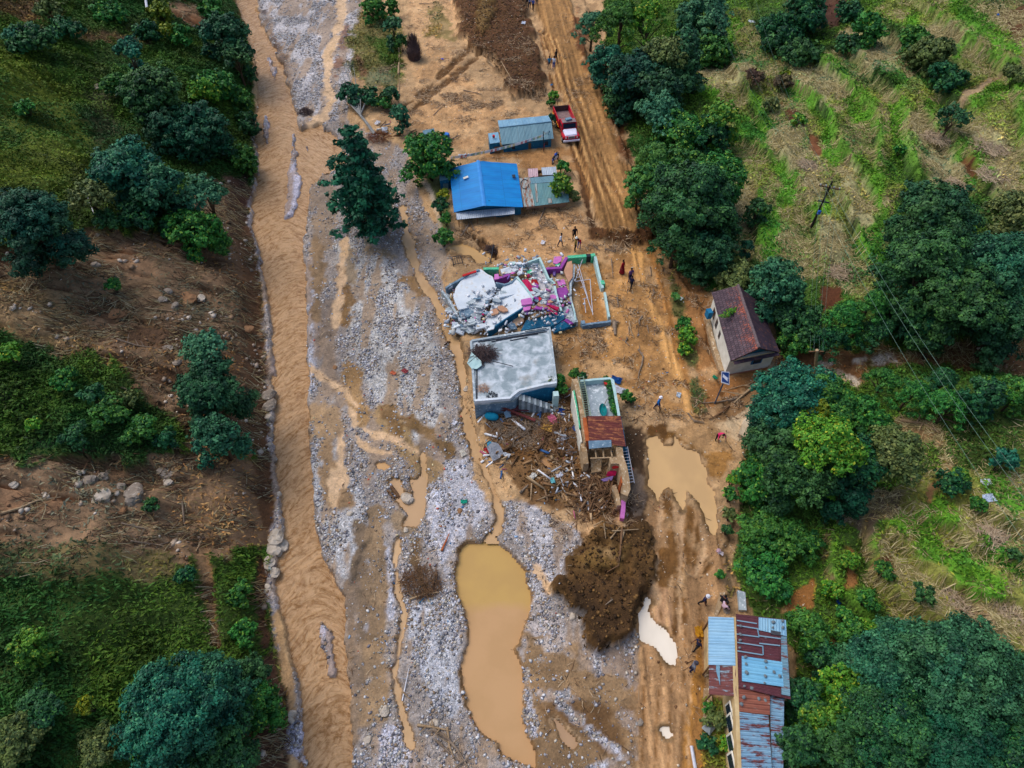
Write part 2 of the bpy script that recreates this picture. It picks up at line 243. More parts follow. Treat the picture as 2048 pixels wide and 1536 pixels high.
TERR = [  # terrace edges, lower side on the left hand
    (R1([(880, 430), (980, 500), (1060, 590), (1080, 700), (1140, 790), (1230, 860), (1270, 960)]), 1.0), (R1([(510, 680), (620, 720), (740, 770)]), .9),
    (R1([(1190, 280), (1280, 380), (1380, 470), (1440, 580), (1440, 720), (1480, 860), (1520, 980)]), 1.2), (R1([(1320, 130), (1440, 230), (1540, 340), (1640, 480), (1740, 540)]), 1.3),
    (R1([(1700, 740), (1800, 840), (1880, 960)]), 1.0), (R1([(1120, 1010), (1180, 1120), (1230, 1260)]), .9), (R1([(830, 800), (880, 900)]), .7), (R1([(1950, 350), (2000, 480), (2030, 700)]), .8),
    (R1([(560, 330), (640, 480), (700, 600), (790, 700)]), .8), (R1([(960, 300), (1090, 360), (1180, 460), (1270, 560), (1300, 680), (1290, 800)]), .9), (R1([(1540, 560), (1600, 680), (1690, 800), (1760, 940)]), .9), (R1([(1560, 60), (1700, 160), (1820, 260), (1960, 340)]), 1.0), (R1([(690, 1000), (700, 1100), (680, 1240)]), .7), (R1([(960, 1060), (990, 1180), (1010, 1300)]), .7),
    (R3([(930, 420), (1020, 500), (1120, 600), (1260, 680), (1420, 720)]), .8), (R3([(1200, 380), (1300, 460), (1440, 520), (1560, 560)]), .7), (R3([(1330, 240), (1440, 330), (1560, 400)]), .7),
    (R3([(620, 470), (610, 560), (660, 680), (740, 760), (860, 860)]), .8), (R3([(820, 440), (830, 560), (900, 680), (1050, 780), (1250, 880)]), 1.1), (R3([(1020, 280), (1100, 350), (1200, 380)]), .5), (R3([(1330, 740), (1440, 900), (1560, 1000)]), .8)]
for a_, _ in TERR: line([(x + 8, y - 4) for x, y in a_], 9, (96, 140, 44), veg=.7, straw=0, soft=5, warp=6); line([(x - 4, y + 3) for x, y in a_], 5, (44, 58, 26), veg=.5, straw=0, soft=4, warp=5)  # fresh green on each edge, riser shadow painted as a dark green band
for i, a in enumerate(([(1050, 640), (1060, 760), (1150, 880), (1260, 960)], [(1110, 480), (1220, 580), (1280, 620)], [(1390, 560), (1430, 700), (1420, 800)], [(860, 440), (960, 490), (1050, 570)], [(560, 130), (450, 330), (460, 460)], [(820, 820), (870, 960), (770, 1080), (760, 1280)],
                        [(1230, 1240), (1300, 1300), (1400, 1330)], [(1300, 900), (1310, 1050), (1290, 1200)], [(960, 960), (1030, 1060)], [(1480, 120), (1560, 200), (1700, 250)], [(1340, 330), (1400, 400)], [(1750, 520), (1900, 480)], [(620, 640), (760, 700)], [(980, 260), (1070, 320)], [(1700, 30), (1800, 100), (1980, 250)])):
    line(R1(a), 17 if i not in (13,) else 11, (92, 146, 40), veg=.75, straw=.05, soft=8, warp=9)
for a, wd in (([(1290, 120), (1400, 210), (1540, 340), (1650, 470)], 22), ([(1470, 200), (1600, 330), (1700, 440)], 20), ([(1250, 300), (1360, 430)], 14), ([(1400, 860), (1500, 960), (1430, 1060)], 20), ([(520, 690), (640, 730), (740, 780)], 9), ([(1010, 540), (1070, 620)], 9)):
    line(R1(a), wd, (46, 70, 26), veg=.7, straw=.0, soft=9, warp=12)
poly(R1([(850, 0), (1150, -40), (1180, 60), (1100, 150), (900, 160), (860, 80)]), (84, 54, 40), veg=.05, soft=9, warp=9)
poly(R1([(690, 110), (880, 120), (1120, 150), (1180, 260), (900, 280), (720, 200)]), (38, 56, 26), veg=.6, soft=12, warp=12)
poly(R1([(1880, 60), (2100, 20), (2200, 260), (2000, 200)]), (96, 66, 42), veg=.05, straw=.4, soft=9, warp=9)
poly(R1([(960, 670), (1010, 690), (1030, 770), (1000, 800), (950, 730)]), (112, 70, 42), veg=0, straw=0, soft=4, warp=4)
poly(R1([(800, 540), (870, 540), (920, 600), (960, 660), (900, 640)]), (84, 52, 32), veg=.05, soft=7, warp=8)
poly(R1([(1740, 760), (1820, 840), (1820, 900), (1740, 850)]), (108, 70, 40), veg=0, soft=8, warp=8)
line(R1([(1750, 490), (1820, 460), (1880, 400), (1960, 370)]), 5, (164, 138, 104), veg=0, soft=4, warp=4)
line(R1([(1160, 780), (1130, 850), (1060, 910)]), 4, (150, 126, 96), veg=0, soft=3, warp=3)
for a in ([(1180, 200), (1300, 260), (1380, 300)], [(1500, 640), (1600, 760), (1680, 960)], [(1850, 700), (1950, 760), (1960, 920)], [(480, 350), (600, 400)], [(880, 350), (1000, 400), (1100, 470)], [(1150, 900), (1200, 1000), (1240, 1080)], [(600, 960), (610, 1100)], [(840, 720), (880, 790)], [(1050, 1150), (1090, 1330)], [(1600, 150), (1680, 190)], [(960, 880), (990, 960)]):
    line(R1(a), 22, (166, 158, 112), veg=.16, straw=.9, soft=14, warp=14)
poly(R2([(380, 680), (620, 700), (1200, 700), (1600, 650), (2200, 600), (2200, 860), (1700, 860), (1300, 790), (950, 800), (900, 960), (800, 940), (640, 840), (520, 860), (340, 900), (360, 760)]), (112, 78, 48), veg=.04, straw=.2, soft=7, warp=10, grain=1)
poly(R2([(390, 690), (600, 715), (600, 800), (420, 830), (360, 800)]), (140, 94, 56), veg=0, soft=7, warp=7)
line(R2([(660, 860), (800, 880), (860, 920)]), 12, (190, 176, 156), veg=0, grav=.9, soft=6, warp=9)
line(R2([(640, 800), (760, 790), (900, 770), (1100, 760)]), 4, (180, 168, 152), veg=0, grav=.9, soft=4, warp=9)
poly(R2([(640, 290), (780, 300), (790, 390), (650, 470)]), (92, 54, 32), veg=0, soft=5, warp=5)
poly(R2([(1100, 1120), (1400, 1100), (2200, 1200), (2200, 1600), (1300, 1600), (1200, 1350)]), (70, 88, 36), veg=.45, straw=.1, soft=14, warp=16)
line(R2([(1150, 1180), (1300, 1200), (1400, 1280), (1460, 1440), (1520, 1560)]), 12, (140, 110, 74), veg=.03, straw=.6, soft=10, warp=12)
poly(R3([(930, 180), (1250, 100), (1400, 120), (2100, 60), (2100, 1200), (1560, 1030), (1420, 900), (1250, 900), (1000, 860), (930, 780), (800, 640), (850, 420)]), (136, 138, 66), veg=.2, straw=.5, soft=12, warp=14)
for a in ([(930, 330), (1000, 350), (1100, 330)], [(1100, 480), (1300, 560), (1400, 640)], [(1120, 300), (1180, 330)], [(1400, 480), (1500, 560), (1600, 580)], [(1240, 540), (1350, 700)], [(1420, 160), (1540, 260)]):
    line(R3(a), 24, (92, 146, 40), veg=.75, straw=.15, soft=14, warp=14)
line(R3([(1230, 100), (1180, 140), (1110, 190), (1100, 250)]), 5, (138, 104, 68), veg=0, soft=4, warp=4)
poly(R3([(700, 180), (1000, 200), (960, 300), (800, 420), (600, 360), (620, 300)]), (108, 92, 74), veg=.05, straw=.6, soft=12, warp=14)
for a, wd in (([(610, 400), (600, 560), (650, 700)], 5), ([(800, 330), (800, 520), (860, 640)], 7)):
    line(R3(a), wd, (136, 118, 80), veg=.05, straw=.5, soft=4, warp=5)
poly(R3([(700, 470), (760, 480), (770, 660), (700, 660)]), (144, 98, 54), veg=0, soft=7, warp=7)
poly(R3([(840, 520), (920, 500), (930, 580), (850, 580)]), (104, 66, 40), veg=0, soft=7, warp=7)
poly(R3([(430, 690), (540, 640), (550, 760), (440, 800), (380, 790)]), (148, 100, 52), veg=0, soft=6, warp=7)
poly(R3([(640, 920), (740, 920), (720, 1040), (640, 1040)]), (96, 62, 38), veg=0, soft=8, warp=8)
poly(R3([(1240, 760), (1400, 770), (1540, 1000), (1480, 990), (1380, 880), (1240, 820)]), (156, 136, 100), veg=.05, straw=1, soft=9, warp=10)
RIVER = [(465, -200), (468, 0), (490, 60), (510, 130), (514, 200), (507, 250), (519, 330), (502, 410), (507, 460), (524, 520), (534, 600), (542, 640), (547, 760), (548, 900), (554, 960), (566, 1060), (550, 1130), (556, 1200), (572, 1290), (592, 1350), (602, 1420), (592, 1480), (600, 1900),
         (720, 1900), (704, 1536), (698, 1420), (690, 1300), (686, 1190), (660, 1150), (640, 1090), (625, 1010), (618, 930), (614, 800), (615, 700), (612, 600), (608, 520), (606, 480), (616, 430), (622, 370), (640, 345), (690, 335), (688, 300), (668, 265), (640, 250), (600, 255), (588, 210), (570, 150), (545, 90), (520, 40), (512, 0), (510, -200)]
PUDDLES = {
 'pond': (M2([(905, 290), (870, 320), (760, 350), (725, 450), (722, 530), (735, 600), (780, 720), (800, 800), (780, 880), (750, 980), (765, 1080), (790, 1200), (840, 1330), (960, 1400), (970, 1450), (1030, 1500), (1140, 1525), (1150, 1460), (1110, 1380), (1080, 1290), (1085, 1180), (1090, 1080), (1060, 960), (1030, 920), (985, 905), (1030, 880), (1060, 860), (1085, 780), (1120, 700), (1125, 610), (1100, 530), (1090, 470), (1020, 380), (960, 330), (930, 300)]), -.25, (196, 162, 104)),
 'road_puddle': (N4([(165, 130), (240, 120), (290, 180), (345, 180), (365, 110), (400, 170), (440, 210), (510, 230), (570, 330), (590, 430), (630, 500), (640, 640), (660, 720), (620, 800), (590, 740), (570, 640), (530, 560), (440, 470), (420, 600), (380, 540), (330, 440), (280, 470), (250, 560), (230, 480), (190, 440), (200, 280)]), .33, (206, 168, 116)),
 'cream_puddle': (N4([(170, 1190), (200, 1200), (180, 1280), (220, 1340), (260, 1380), (330, 1440), (380, 1510), (385, 1600), (375, 1650), (330, 1650), (280, 1590), (230, 1530), (160, 1500), (125, 1480), (130, 1300)]), .33, (236, 224, 204)),  # water coloured pale cream all over
 'small_puddle': (Z5([(320, 1080), (370, 1110), (440, 1180), (520, 1240), (570, 1310), (620, 1400), (560, 1410), (500, 1360), (440, 1270), (350, 1180)]), .06, (186, 152, 112)),
 'yellow_puddle': (Z3([(190, 60), (330, 30), (420, 60), (520, 130), (600, 170), (620, 240), (560, 270), (480, 250), (430, 170), (330, 150), (200, 110)]), .1, (196, 156, 100)),
 'rubble_puddle': (Z4([(830, 950), (880, 1000), (850, 1080), (790, 1130), (730, 1080), (760, 1010)]), .12, (160, 122, 84)),
 'rubble_puddle_low': (Z4([(880, 1260), (960, 1310), (960, 1380), (880, 1370), (830, 1340)]), .1, (176, 134, 90)),
 'wet_hollow': (M2([(375, 0), (420, 0), (460, 100), (510, 110), (480, 0), (540, 0), (560, 60), (560, 180), (520, 250), (440, 240), (460, 190), (410, 90)]), -.05, (184, 148, 108)),
 'wet_hollow_low': (M2([(1250, 1270), (1290, 1310), (1330, 1350), (1380, 1410), (1350, 1430), (1290, 1380)]), .0, (176, 142, 108)),
 'gravel_pool': (M1([(440, 1320), (500, 1300), (540, 1330), (510, 1370), (450, 1350)]), -.05, (204, 158, 104)),
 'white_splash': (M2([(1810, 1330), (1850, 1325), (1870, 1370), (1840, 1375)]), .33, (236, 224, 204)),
}
STREAMS = [([(806, 420), (815, 480), (835, 545), (865, 590), (885, 632), (900, 670), (915, 705), (925, 760), (930, 820), (942, 870), (958, 915), (975, 950), (988, 985), (1000, 1030), (995, 1062)], 7, (202, 160, 108)),
           ([(794, 1080), (790, 1120), (796, 1180), (808, 1222), (797, 1310), (788, 1350), (797, 1400), (815, 1460), (822, 1490)], 4.5, (186, 150, 108)),
           ([(845, 905), (848, 950), (840, 985)], 4.5, (204, 158, 102)), ([(1118, 860), (1100, 872)], 3, MUD)]
poly(RIVER, (150, 108, 66), level=-1.15, soft=2.5, warp=4, grav=0, veg=0)
for a in (L1([(1860, 845), (1890, 850), (1910, 1000), (1880, 1080), (1920, 1120), (1925, 1250), (1890, 1380), (1820, 1410), (1805, 1380), (1830, 1230), (1845, 1050), (1860, 940)]), L1([(1690, 740), (1725, 780), (1720, 920), (1705, 930), (1680, 830)]), L1([(1950, 880), (1975, 880), (1970, 960), (1955, 940)]), L1([(1720, 370), (1760, 450), (1755, 500), (1735, 460)]),
          L3([(1520, 1400), (1570, 1290), (1615, 1270), (1620, 1400), (1640, 1536), (1530, 1450)]), L3([(1710, 760), (1780, 820), (1790, 1050), (1750, 1040), (1720, 900)]), L2([(1730, 730), (1765, 740), (1760, 860), (1735, 840)])):
    poly(a, (176, 172, 184), level=-.28, soft=3, warp=4, grav=.9, veg=0)
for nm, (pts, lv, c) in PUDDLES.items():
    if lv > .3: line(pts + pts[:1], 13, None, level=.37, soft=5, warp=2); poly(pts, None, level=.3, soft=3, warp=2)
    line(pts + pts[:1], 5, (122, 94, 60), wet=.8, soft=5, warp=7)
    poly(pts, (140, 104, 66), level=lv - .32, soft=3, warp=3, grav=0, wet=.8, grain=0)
for pts, wd, c in STREAMS:
    line(pts, wd + 4, (128, 102, 70), wet=.7, soft=5, warp=8)
    line(pts, wd, (150, 112, 70), level=-.42, soft=3, warp=4, grav=0, wet=.8, grain=0)

N = len(X)
print('grid', N, len(GX), len(GY))
wn1 = fbm(X / 2.6, Y / 2.6, 4, 5); wn2 = fbm(X / .8, Y / .8, 3, 9); WARP = wn1 * 1.0 + wn2 * .8 + .35 * fbm(X / .3, Y / .3, 2, 15)
ZB = zbase(X, Y)
hill = smooth(.3, 4, ZB)
BUMPS = hill * (fbm(X / 9, Y / 9, 4, 31) * 1.1 + fbm(X / 2.2, Y / 2.2, 4, 37) * .38) + (1 - hill) * fbm(X / 5, Y / 5, 3, 41) * .06
ROADN = fbm((X - np.interp(Y, [56, 110], [11, 6.5])) * 3.4, Y * .07, 4, 61, .6)
GR1 = fbm(X / 1.1, Y / 1.1, 4, 51, .6); GR2 = fbm(X / .35, Y / .35, 2, 57)
BIGN = fbm(X / 5.5, Y / 5.5, 3, 71)
GUL = smooth(-.1, .5, fbm(X / 7, Y / 1.3, 4, 141, .6)); bare_ = None
ZZ = ZB + BUMPS
for it in range(3):
    U, V = project(X, Y, ZZ)
    U = np.clip(U, -3000, 6000); V = np.clip(V, -3000, 3000)
    C = np.tile(np.array(lin(MUD)), (N, 1)); grav = np.zeros(N); wet = np.zeros(N); veg = np.zeros(N); straw = np.zeros(N); grain = np.full(N, .5)
    H = ZB + BUMPS
    sx0 = (U > -420) & (U < 2500) & (V > -420) & (V < 1950)
    for L in LAYERS:
        us = [p[0] for p in L.pts]; vs = [p[1] for p in L.pts]; pad = L.soft + L.warp * 1.6 + (L.width if L.kind == 'line' else 0) + 4
        ix = np.nonzero((U > min(us) - pad) & (U < max(us) + pad) & (V > min(vs) - pad) & (V < max(vs) + pad))[0]
        if len(ix) == 0: continue
        u, v = U[ix], V[ix]
        if L.kind == 'poly': s = seg_dist(u, v, L.pts, True)
        else: s = seg_dist(u, v, L.pts, False)[0] - L.width
        sf = L.soft * .6; m = smooth(sf, -sf, s + WARP[ix] * L.warp) * L.alpha
        if L.col is not None: C[ix] = C[ix] * (1 - m[:, None]) + np.array(lin(L.col)) * m[:, None]
        if L.grav is not None or L.kind == 'poly': g = L.grav or 0; grav[ix] = grav[ix] * (1 - m) + g * m
        if L.veg is not None: veg[ix] = veg[ix] * (1 - m) + L.veg * m
        straw[ix] = straw[ix] * (1 - m) + (L.straw or 0) * m
        wet[ix] = wet[ix] * (1 - m) + (L.wet or 0) * m
        if L.grain is not None: grain[ix] = grain[ix] * (1 - m) + L.grain * m
        if L.level is not None: H[ix] = H[ix] * (1 - m) + L.level * m
        elif L.dz: H[ix] += L.dz * m
    for pts, amt in TERR:
        us = [p[0] for p in pts]; vs = [p[1] for p in pts]; pad = 60
        ix = np.nonzero((U > min(us) - pad) & (U < max(us) + pad) & (V > min(vs) - pad) & (V < max(vs) + pad))[0]
        d, sd = seg_dist(U[ix], V[ix], pts, False)
        q = d * sd + WARP[ix] * 4
        H[ix] += -amt * np.tanh(q / 5) * np.exp(-(q / 30) ** 2) * .75
    H -= GUL * .7 * hill * (X < XL(Y)) * (1 - np.clip(veg * 2, 0, 1))
    gpos = np.maximum(grain, 0)
    H += (1 - np.clip(veg * 1.2, 0, 1)) * (GR1 * .11 + GR2 * .045) * np.clip(gpos, 0, 2.0) + ROADN * .22 * np.maximum(-grain, 0) + grav * GR1 * .07
    ZZ = H
U, V = project(X, Y, ZZ)
ST_ = fbm(X / 1.1, Y / 6.0, 4, 91); ST2 = fbm(X / .6, Y / 2.0, 3, 97)
k_ = smooth(.08, .42, ST_ + .35 * ST2) * np.clip(grav, 0, 1) * .75
C = C * (1 - k_[:, None]) + np.array(lin((146, 118, 86))) * k_[:, None]; grav = grav * (1 - k_ * .75)
valley = (X > XL(Y)) & (X < XR(Y) + 2); road_ = 1 - np.clip(np.maximum(-grain, 0) * 1.3, 0, 1); lum_ = smooth(.10, .22, C[:, 0])
k_ = smooth(.12, .5, fbm(X / 1.7, Y / 1.7, 5, 103, .62)) * (1 - np.clip(grav * 2, 0, 1)) * valley * (1 - np.clip(veg * 2, 0, 1)) * (wet < .3) * .55 * road_
C = C * (1 - k_[:, None]) + C * np.array([[.55, .52, .5]]) * k_[:, None]
k_ = smooth(.15, .5, fbm(X / 2.3, Y / 2.3, 4, 113, .6)) * (1 - np.clip(grav * 2, 0, 1)) * valley * (1 - np.clip(veg * 2, 0, 1)) * .5 * road_ * lum_
C = C * (1 - k_[:, None]) + np.array(lin((208, 170, 124))) * k_[:, None] * .9
k_ = smooth(.0, .5, fbm(X / 3.3, Y / 1.4, 4, 119, .62)) * hill * (1 - np.clip(veg * 1.5, 0, 1)) * .6
C = C * (1 - k_[:, None]) + C * np.array([[.45, .42, .42]]) * k_[:, None]
k_ = smooth(.35, .9, 1 - GUL) * hill * (X < XL(Y)) * (1 - np.clip(veg * 2, 0, 1)) * .55
C = C * (1 - k_[:, None]) + np.array(lin((152, 124, 94))) * k_[:, None]
MOD = 1 + .16 * BIGN + np.where(grain > 0, grain, .3) * .20 * GR1 + np.maximum(-grain, 0) * .55 * ROADN
C = C * np.clip(MOD, .5, 1.6)[:, None]
HG = ZZ.reshape(XX.shape)
VEG = veg.reshape(XX.shape); STR = straw.reshape(XX.shape); GRV = grav.reshape(XX.shape); COLG = C.reshape(XX.shape + (3,))
def bil(A, x, y):
    x = np.asarray(x, float); y = np.asarray(y, float)
    i = np.clip(np.searchsorted(GX, x) - 1, 0, len(GX) - 2); j = np.clip(np.searchsorted(GY, y) - 1, 0, len(GY) - 2)
    fx = (x - GX[i]) / (GX[i + 1] - GX[i]); fy = (y - GY[j]) / (GY[j + 1] - GY[j])
    if A.ndim == 3: fx, fy = fx[..., None], fy[..., None]
    return (A[j, i] * (1 - fx) + A[j, i + 1] * fx) * (1 - fy) + (A[j + 1, i] * (1 - fx) + A[j + 1, i + 1] * fx) * fy
def hz(x, y): return bil(HG, x, y)
def ground(u, v, h=0.0):
    """points h above the ground that the photograph shows at (u, v)"""
    u = np.atleast_1d(np.asarray(u, float)); v = np.atleast_1d(np.asarray(v, float)); h = np.broadcast_to(np.asarray(h, float), u.shape)
    dx, dy, dz = raydir(u, v); t = np.full(u.shape, 12.0); done = np.zeros(u.shape, bool)
    for k in range(700):
        below = CAM_H + dz * t <= hz(dx * t, dy * t) + h
        done |= below
        if done.all(): break
        t = np.where(done, t, t + .25)
    lo, hi = t - .25, t
    for k in range(8):
        mid = (lo + hi) / 2; b = CAM_H + dz * mid <= hz(dx * mid, dy * mid) + h
        hi = np.where(b, mid, hi); lo = np.where(b, lo, mid)
    return np.stack([dx * hi, dy * hi, CAM_H + dz * hi - h], 1)
def G(u, v, h=0.0):
    p = ground(u, v, h)[0]; return Vector(p)
def mesh_from(name, verts, faces, nper=4):
    me = bpy.data.meshes.new(name); nf = len(faces)
    me.vertices.add(len(verts)); me.vertices.foreach_set('co', np.asarray(verts, np.float32).ravel())
    me.loops.add(nf * nper); me.loops.foreach_set('vertex_index', np.asarray(faces, np.int32).ravel())
    me.polygons.add(nf); me.polygons.foreach_set('loop_start', np.arange(0, nf * nper, nper, dtype=np.int32))
    me.polygons.foreach_set('loop_total', np.full(nf, nper, np.int32)); me.update(calc_edges=True)
    return me
def vattr(me, name, arr):
    a = me.color_attributes.new(name, 'FLOAT_COLOR', 'POINT')
    if arr.shape[1] == 3: arr = np.concatenate([arr, np.ones((len(arr), 1))], 1)
    a.data.foreach_set('color', arr.astype(np.float32).ravel())
def grid_faces(nx, ny, keep=None):
    j, i = np.meshgrid(np.arange(ny - 1), np.arange(nx - 1), indexing='ij')
    a = (j * nx + i).ravel(); f = np.stack([a, a + 1, a + nx + 1, a + nx], 1)
    return f if keep is None else f[keep]
def tag(o, label=None, cat=None, group=None, kind=None):
    if label: o['label'] = label
    if cat: o['category'] = cat
    if group: o['group'] = group
    if kind: o['kind'] = kind
    return o
class NT:
    def __init__(s, name):
        s.m = bpy.data.materials.new(name); s.m.use_nodes = True; s.t = s.m.node_tree; s.n = s.t.nodes; s.l = s.t.links
        s.b = s.n['Principled BSDF']; s.b.inputs['Specular IOR Level'].default_value = .3
    def add(s, typ, **k):
        nd = s.n.new('ShaderNode' + typ)
        for a, b in k.items():
            if a in ('op',): nd.operation = b
            elif a == 'bt': nd.blend_type = b
            else: setattr(nd, a, b)
        return nd
    def link(s, a, b): s.l.new(a, b)
    def val(s, sock, v):
        if hasattr(v, 'is_output'): s.l.new(v, sock)
        else: sock.default_value = v
    def math(s, op, a, b=0.0, c=None, clamp=False):
        nd = s.add('Math', op=op); nd.use_clamp = clamp; s.val(nd.inputs[0], a); s.val(nd.inputs[1], b)
        if c is not None: s.val(nd.inputs[2], c)
        return nd.outputs[0]
    def mix(s, f, a, b, bt='MIX'):
        nd = s.add('Mix', data_type='RGBA'); nd.blend_type = bt; s.val(nd.inputs[0], f)
        s.val(nd.inputs[6], a if hasattr(a, 'is_output') else (*a[:3], 1)); s.val(nd.inputs[7], b if hasattr(b, 'is_output') else (*b[:3], 1)); return nd.outputs[2]
    def noise(s, vec, scale, detail=4, rough=.55, dist=0.0):
        nd = s.add('TexNoise'); s.val(nd.inputs['Vector'], vec); nd.inputs['Scale'].default_value = scale; nd.inputs['Detail'].default_value = detail
        nd.inputs['Roughness'].default_value = rough; nd.inputs['Distortion'].default_value = dist; return nd.outputs[0]
    def ramp(s, f, lo, hi, a=0.0, b=1.0):
        nd = s.add('MapRange'); nd.clamp = True; s.val(nd.inputs[0], f); nd.inputs[1].default_value = lo; nd.inputs[2].default_value = hi
        nd.inputs[3].default_value = a; nd.inputs[4].default_value = b; return nd.outputs[0]
    def scale(s, vec, sc):
        nd = s.add('VectorMath', op='MULTIPLY'); s.link(vec, nd.inputs[0]); nd.inputs[1].default_value = sc; return nd.outputs[0]
    def pos(s): return s.add('NewGeometry').outputs['Position']
    def obj(s): return s.add('TexCoord').outputs['Object']
    def uv(s): return s.add('TexCoord').outputs['UV']
    def attr(s, nm): return s.add('Attribute', attribute_name=nm).outputs['Color']
    def bump(s, h, dist=.05, strength=1.0, normal=None):
        nd = s.add('Bump'); s.val(nd.inputs['Height'], h); nd.inputs['Distance'].default_value = dist; nd.inputs['Strength'].default_value = strength
        if normal: s.link(normal, nd.inputs['Normal'])
        return nd.outputs[0]
    def out(s, col, rough=.8, normal=None, metal=0.0):
        s.val(s.b.inputs['Base Color'], col if hasattr(col, 'is_output') else (*col[:3], 1)); s.val(s.b.inputs['Roughness'], rough); s.val(s.b.inputs['Metallic'], metal)
        if normal: s.link(normal, s.b.inputs['Normal'])
        return s.m
MATS = {}
def ground_mat():
    t = NT('ground'); p = t.pos(); base = t.attr('Col'); sep = t.add('SeparateColor'); t.link(t.attr('Msk'), sep.inputs[0])
    g, wt, vg = sep.outputs[0], sep.outputs[1], sep.outputs[2]
    n1 = t.noise(p, 1.6, 6, .65); n2 = t.noise(p, 7.0, 5, .7)
    f = t.math('ADD', t.ramp(n1, .3, .7, .76, 1.24), t.ramp(n2, .3, .7, -.26, .26))
    c1 = t.mix(1.0, base, f, 'MULTIPLY')
    wv = t.noise(t.scale(p, (3.2, 3.2, 3.2)), 1.0, 3, .5, 2.5); tw = t.ramp(wv, .47, .5, 0, 1); tw2 = t.ramp(wv, .5, .53, 1, 0)
    tws = t.math('MULTIPLY', t.math('MULTIPLY', tw, tw2), t.ramp(t.noise(p, .45, 3), .5, .62, 0, .55))
    tws = t.math('MULTIPLY', tws, t.math('SUBTRACT', 1.0, g))
    c1 = t.mix(tws, c1, t.mix(.5, base, (.07, .045, .025)))
    def cob(scale, seed):
        v = t.add('TexVoronoi'); t.link(p, v.inputs['Vector']); v.inputs['Scale'].default_value = scale
        s = t.add('SeparateColor'); t.link(v.outputs['Color'], s.inputs[0])
        return v.outputs['Distance'], s.outputs[0], s.outputs[1]
    d1, a1, b1 = cob(5.2, 0); d2, a2, b2 = cob(12.0, 1)
    k1 = t.math('POWER', a1, 2.0); k2 = t.math('POWER', a2, 1.5)
    tone = t.math('ADD', t.math('MULTIPLY', k1, .75), t.math('MULTIPLY', k2, .95)); tone = t.math('ADD', t.math('MULTIPLY', tone, .85), .50)
    tint = t.mix(t.ramp(b2, .78, .95, 0, .5), (1, 1, 1), (1.05, .82, .62)); tint = t.mix(t.ramp(b1, .75, .95, 0, .4), tint, (.85, .95, 1.15))
    cg = t.mix(1.0, t.mix(1.0, base, tone, 'MULTIPLY'), tint, 'MULTIPLY')
    patch = t.math('MULTIPLY', g, t.ramp(t.noise(p, .9, 5, .7), .32, .52, .25, 1.0), clamp=True)
    col = t.mix(patch, c1, cg)
    hgt = t.math('ADD', t.math('MULTIPLY', t.math('SUBTRACT', .35, d2), t.math('MULTIPLY', patch, .6)), t.math('MULTIPLY', n2, .7)); hgt = t.math('ADD', hgt, t.math('MULTIPLY', n1, 1.2))
    hgt = t.math('ADD', hgt, t.math('MULTIPLY', tws, .5))
    wr = t.ramp(t.math('ADD', wt, t.math('MULTIPLY', t.noise(p, .8, 3), .5)), .3, 1.2, .85, .28)
    t.b.inputs['Specular IOR Level'].default_value = .22
    return t.out(col, wr, t.bump(hgt, .09, .8))
def water_mat(name, col, col2, nscale=1.2, bump=.02, rough=.16, flow=False):
    t = NT(name); p = t.pos()
    if flow:
        q = t.scale(t.attr('Flow'), (.9, 1.9, 1)); n = t.noise(q, .6, 8, .7, 2.4); n3 = t.noise(t.scale(p, (1, 1, 1)), 1.7, 5, .65, 1.6)
        f = t.math('ADD', t.ramp(n, .45, .62, 0, .8), t.ramp(n3, .48, .66, 0, .5), clamp=True); c = t.mix(f, lin(col), lin(col2)); h = t.math('ADD', n, t.math('MULTIPLY', n3, .4))
    else:
        n = t.noise(t.scale(p, (.2, .12, 1)), nscale, 3); c = t.mix(t.ramp(n, .4, .62), lin(col), lin(col2)); h = t.noise(p, 5, 2)
    t.b.inputs['IOR'].default_value = 1.33; t.b.inputs['Specular IOR Level'].default_value = .5
    return t.out(c, rough, t.bump(h, bump, .8))
def rough_mat(name, c1, c2=None, scale=2.0, rough=.85, bump=.02, spots=None, metal=0.0, sc=(1, 1, 1)):
    if name in MATS: return MATS[name]
    t = NT(name); p = t.scale(t.obj(), sc); c2 = c2 or tuple(x * .7 for x in c1)
    n = t.noise(p, scale, 6, .65); c = t.mix(t.ramp(n, .32, .68), lin(c1), lin(c2))
    if spots: c = t.mix(t.ramp(t.noise(p, scale * 3.1, 4, .6), .56, .66), c, lin(spots))
    MATS[name] = t.out(c, rough, t.bump(t.noise(p, scale * 5, 4), bump, .7), metal); return MATS[name]
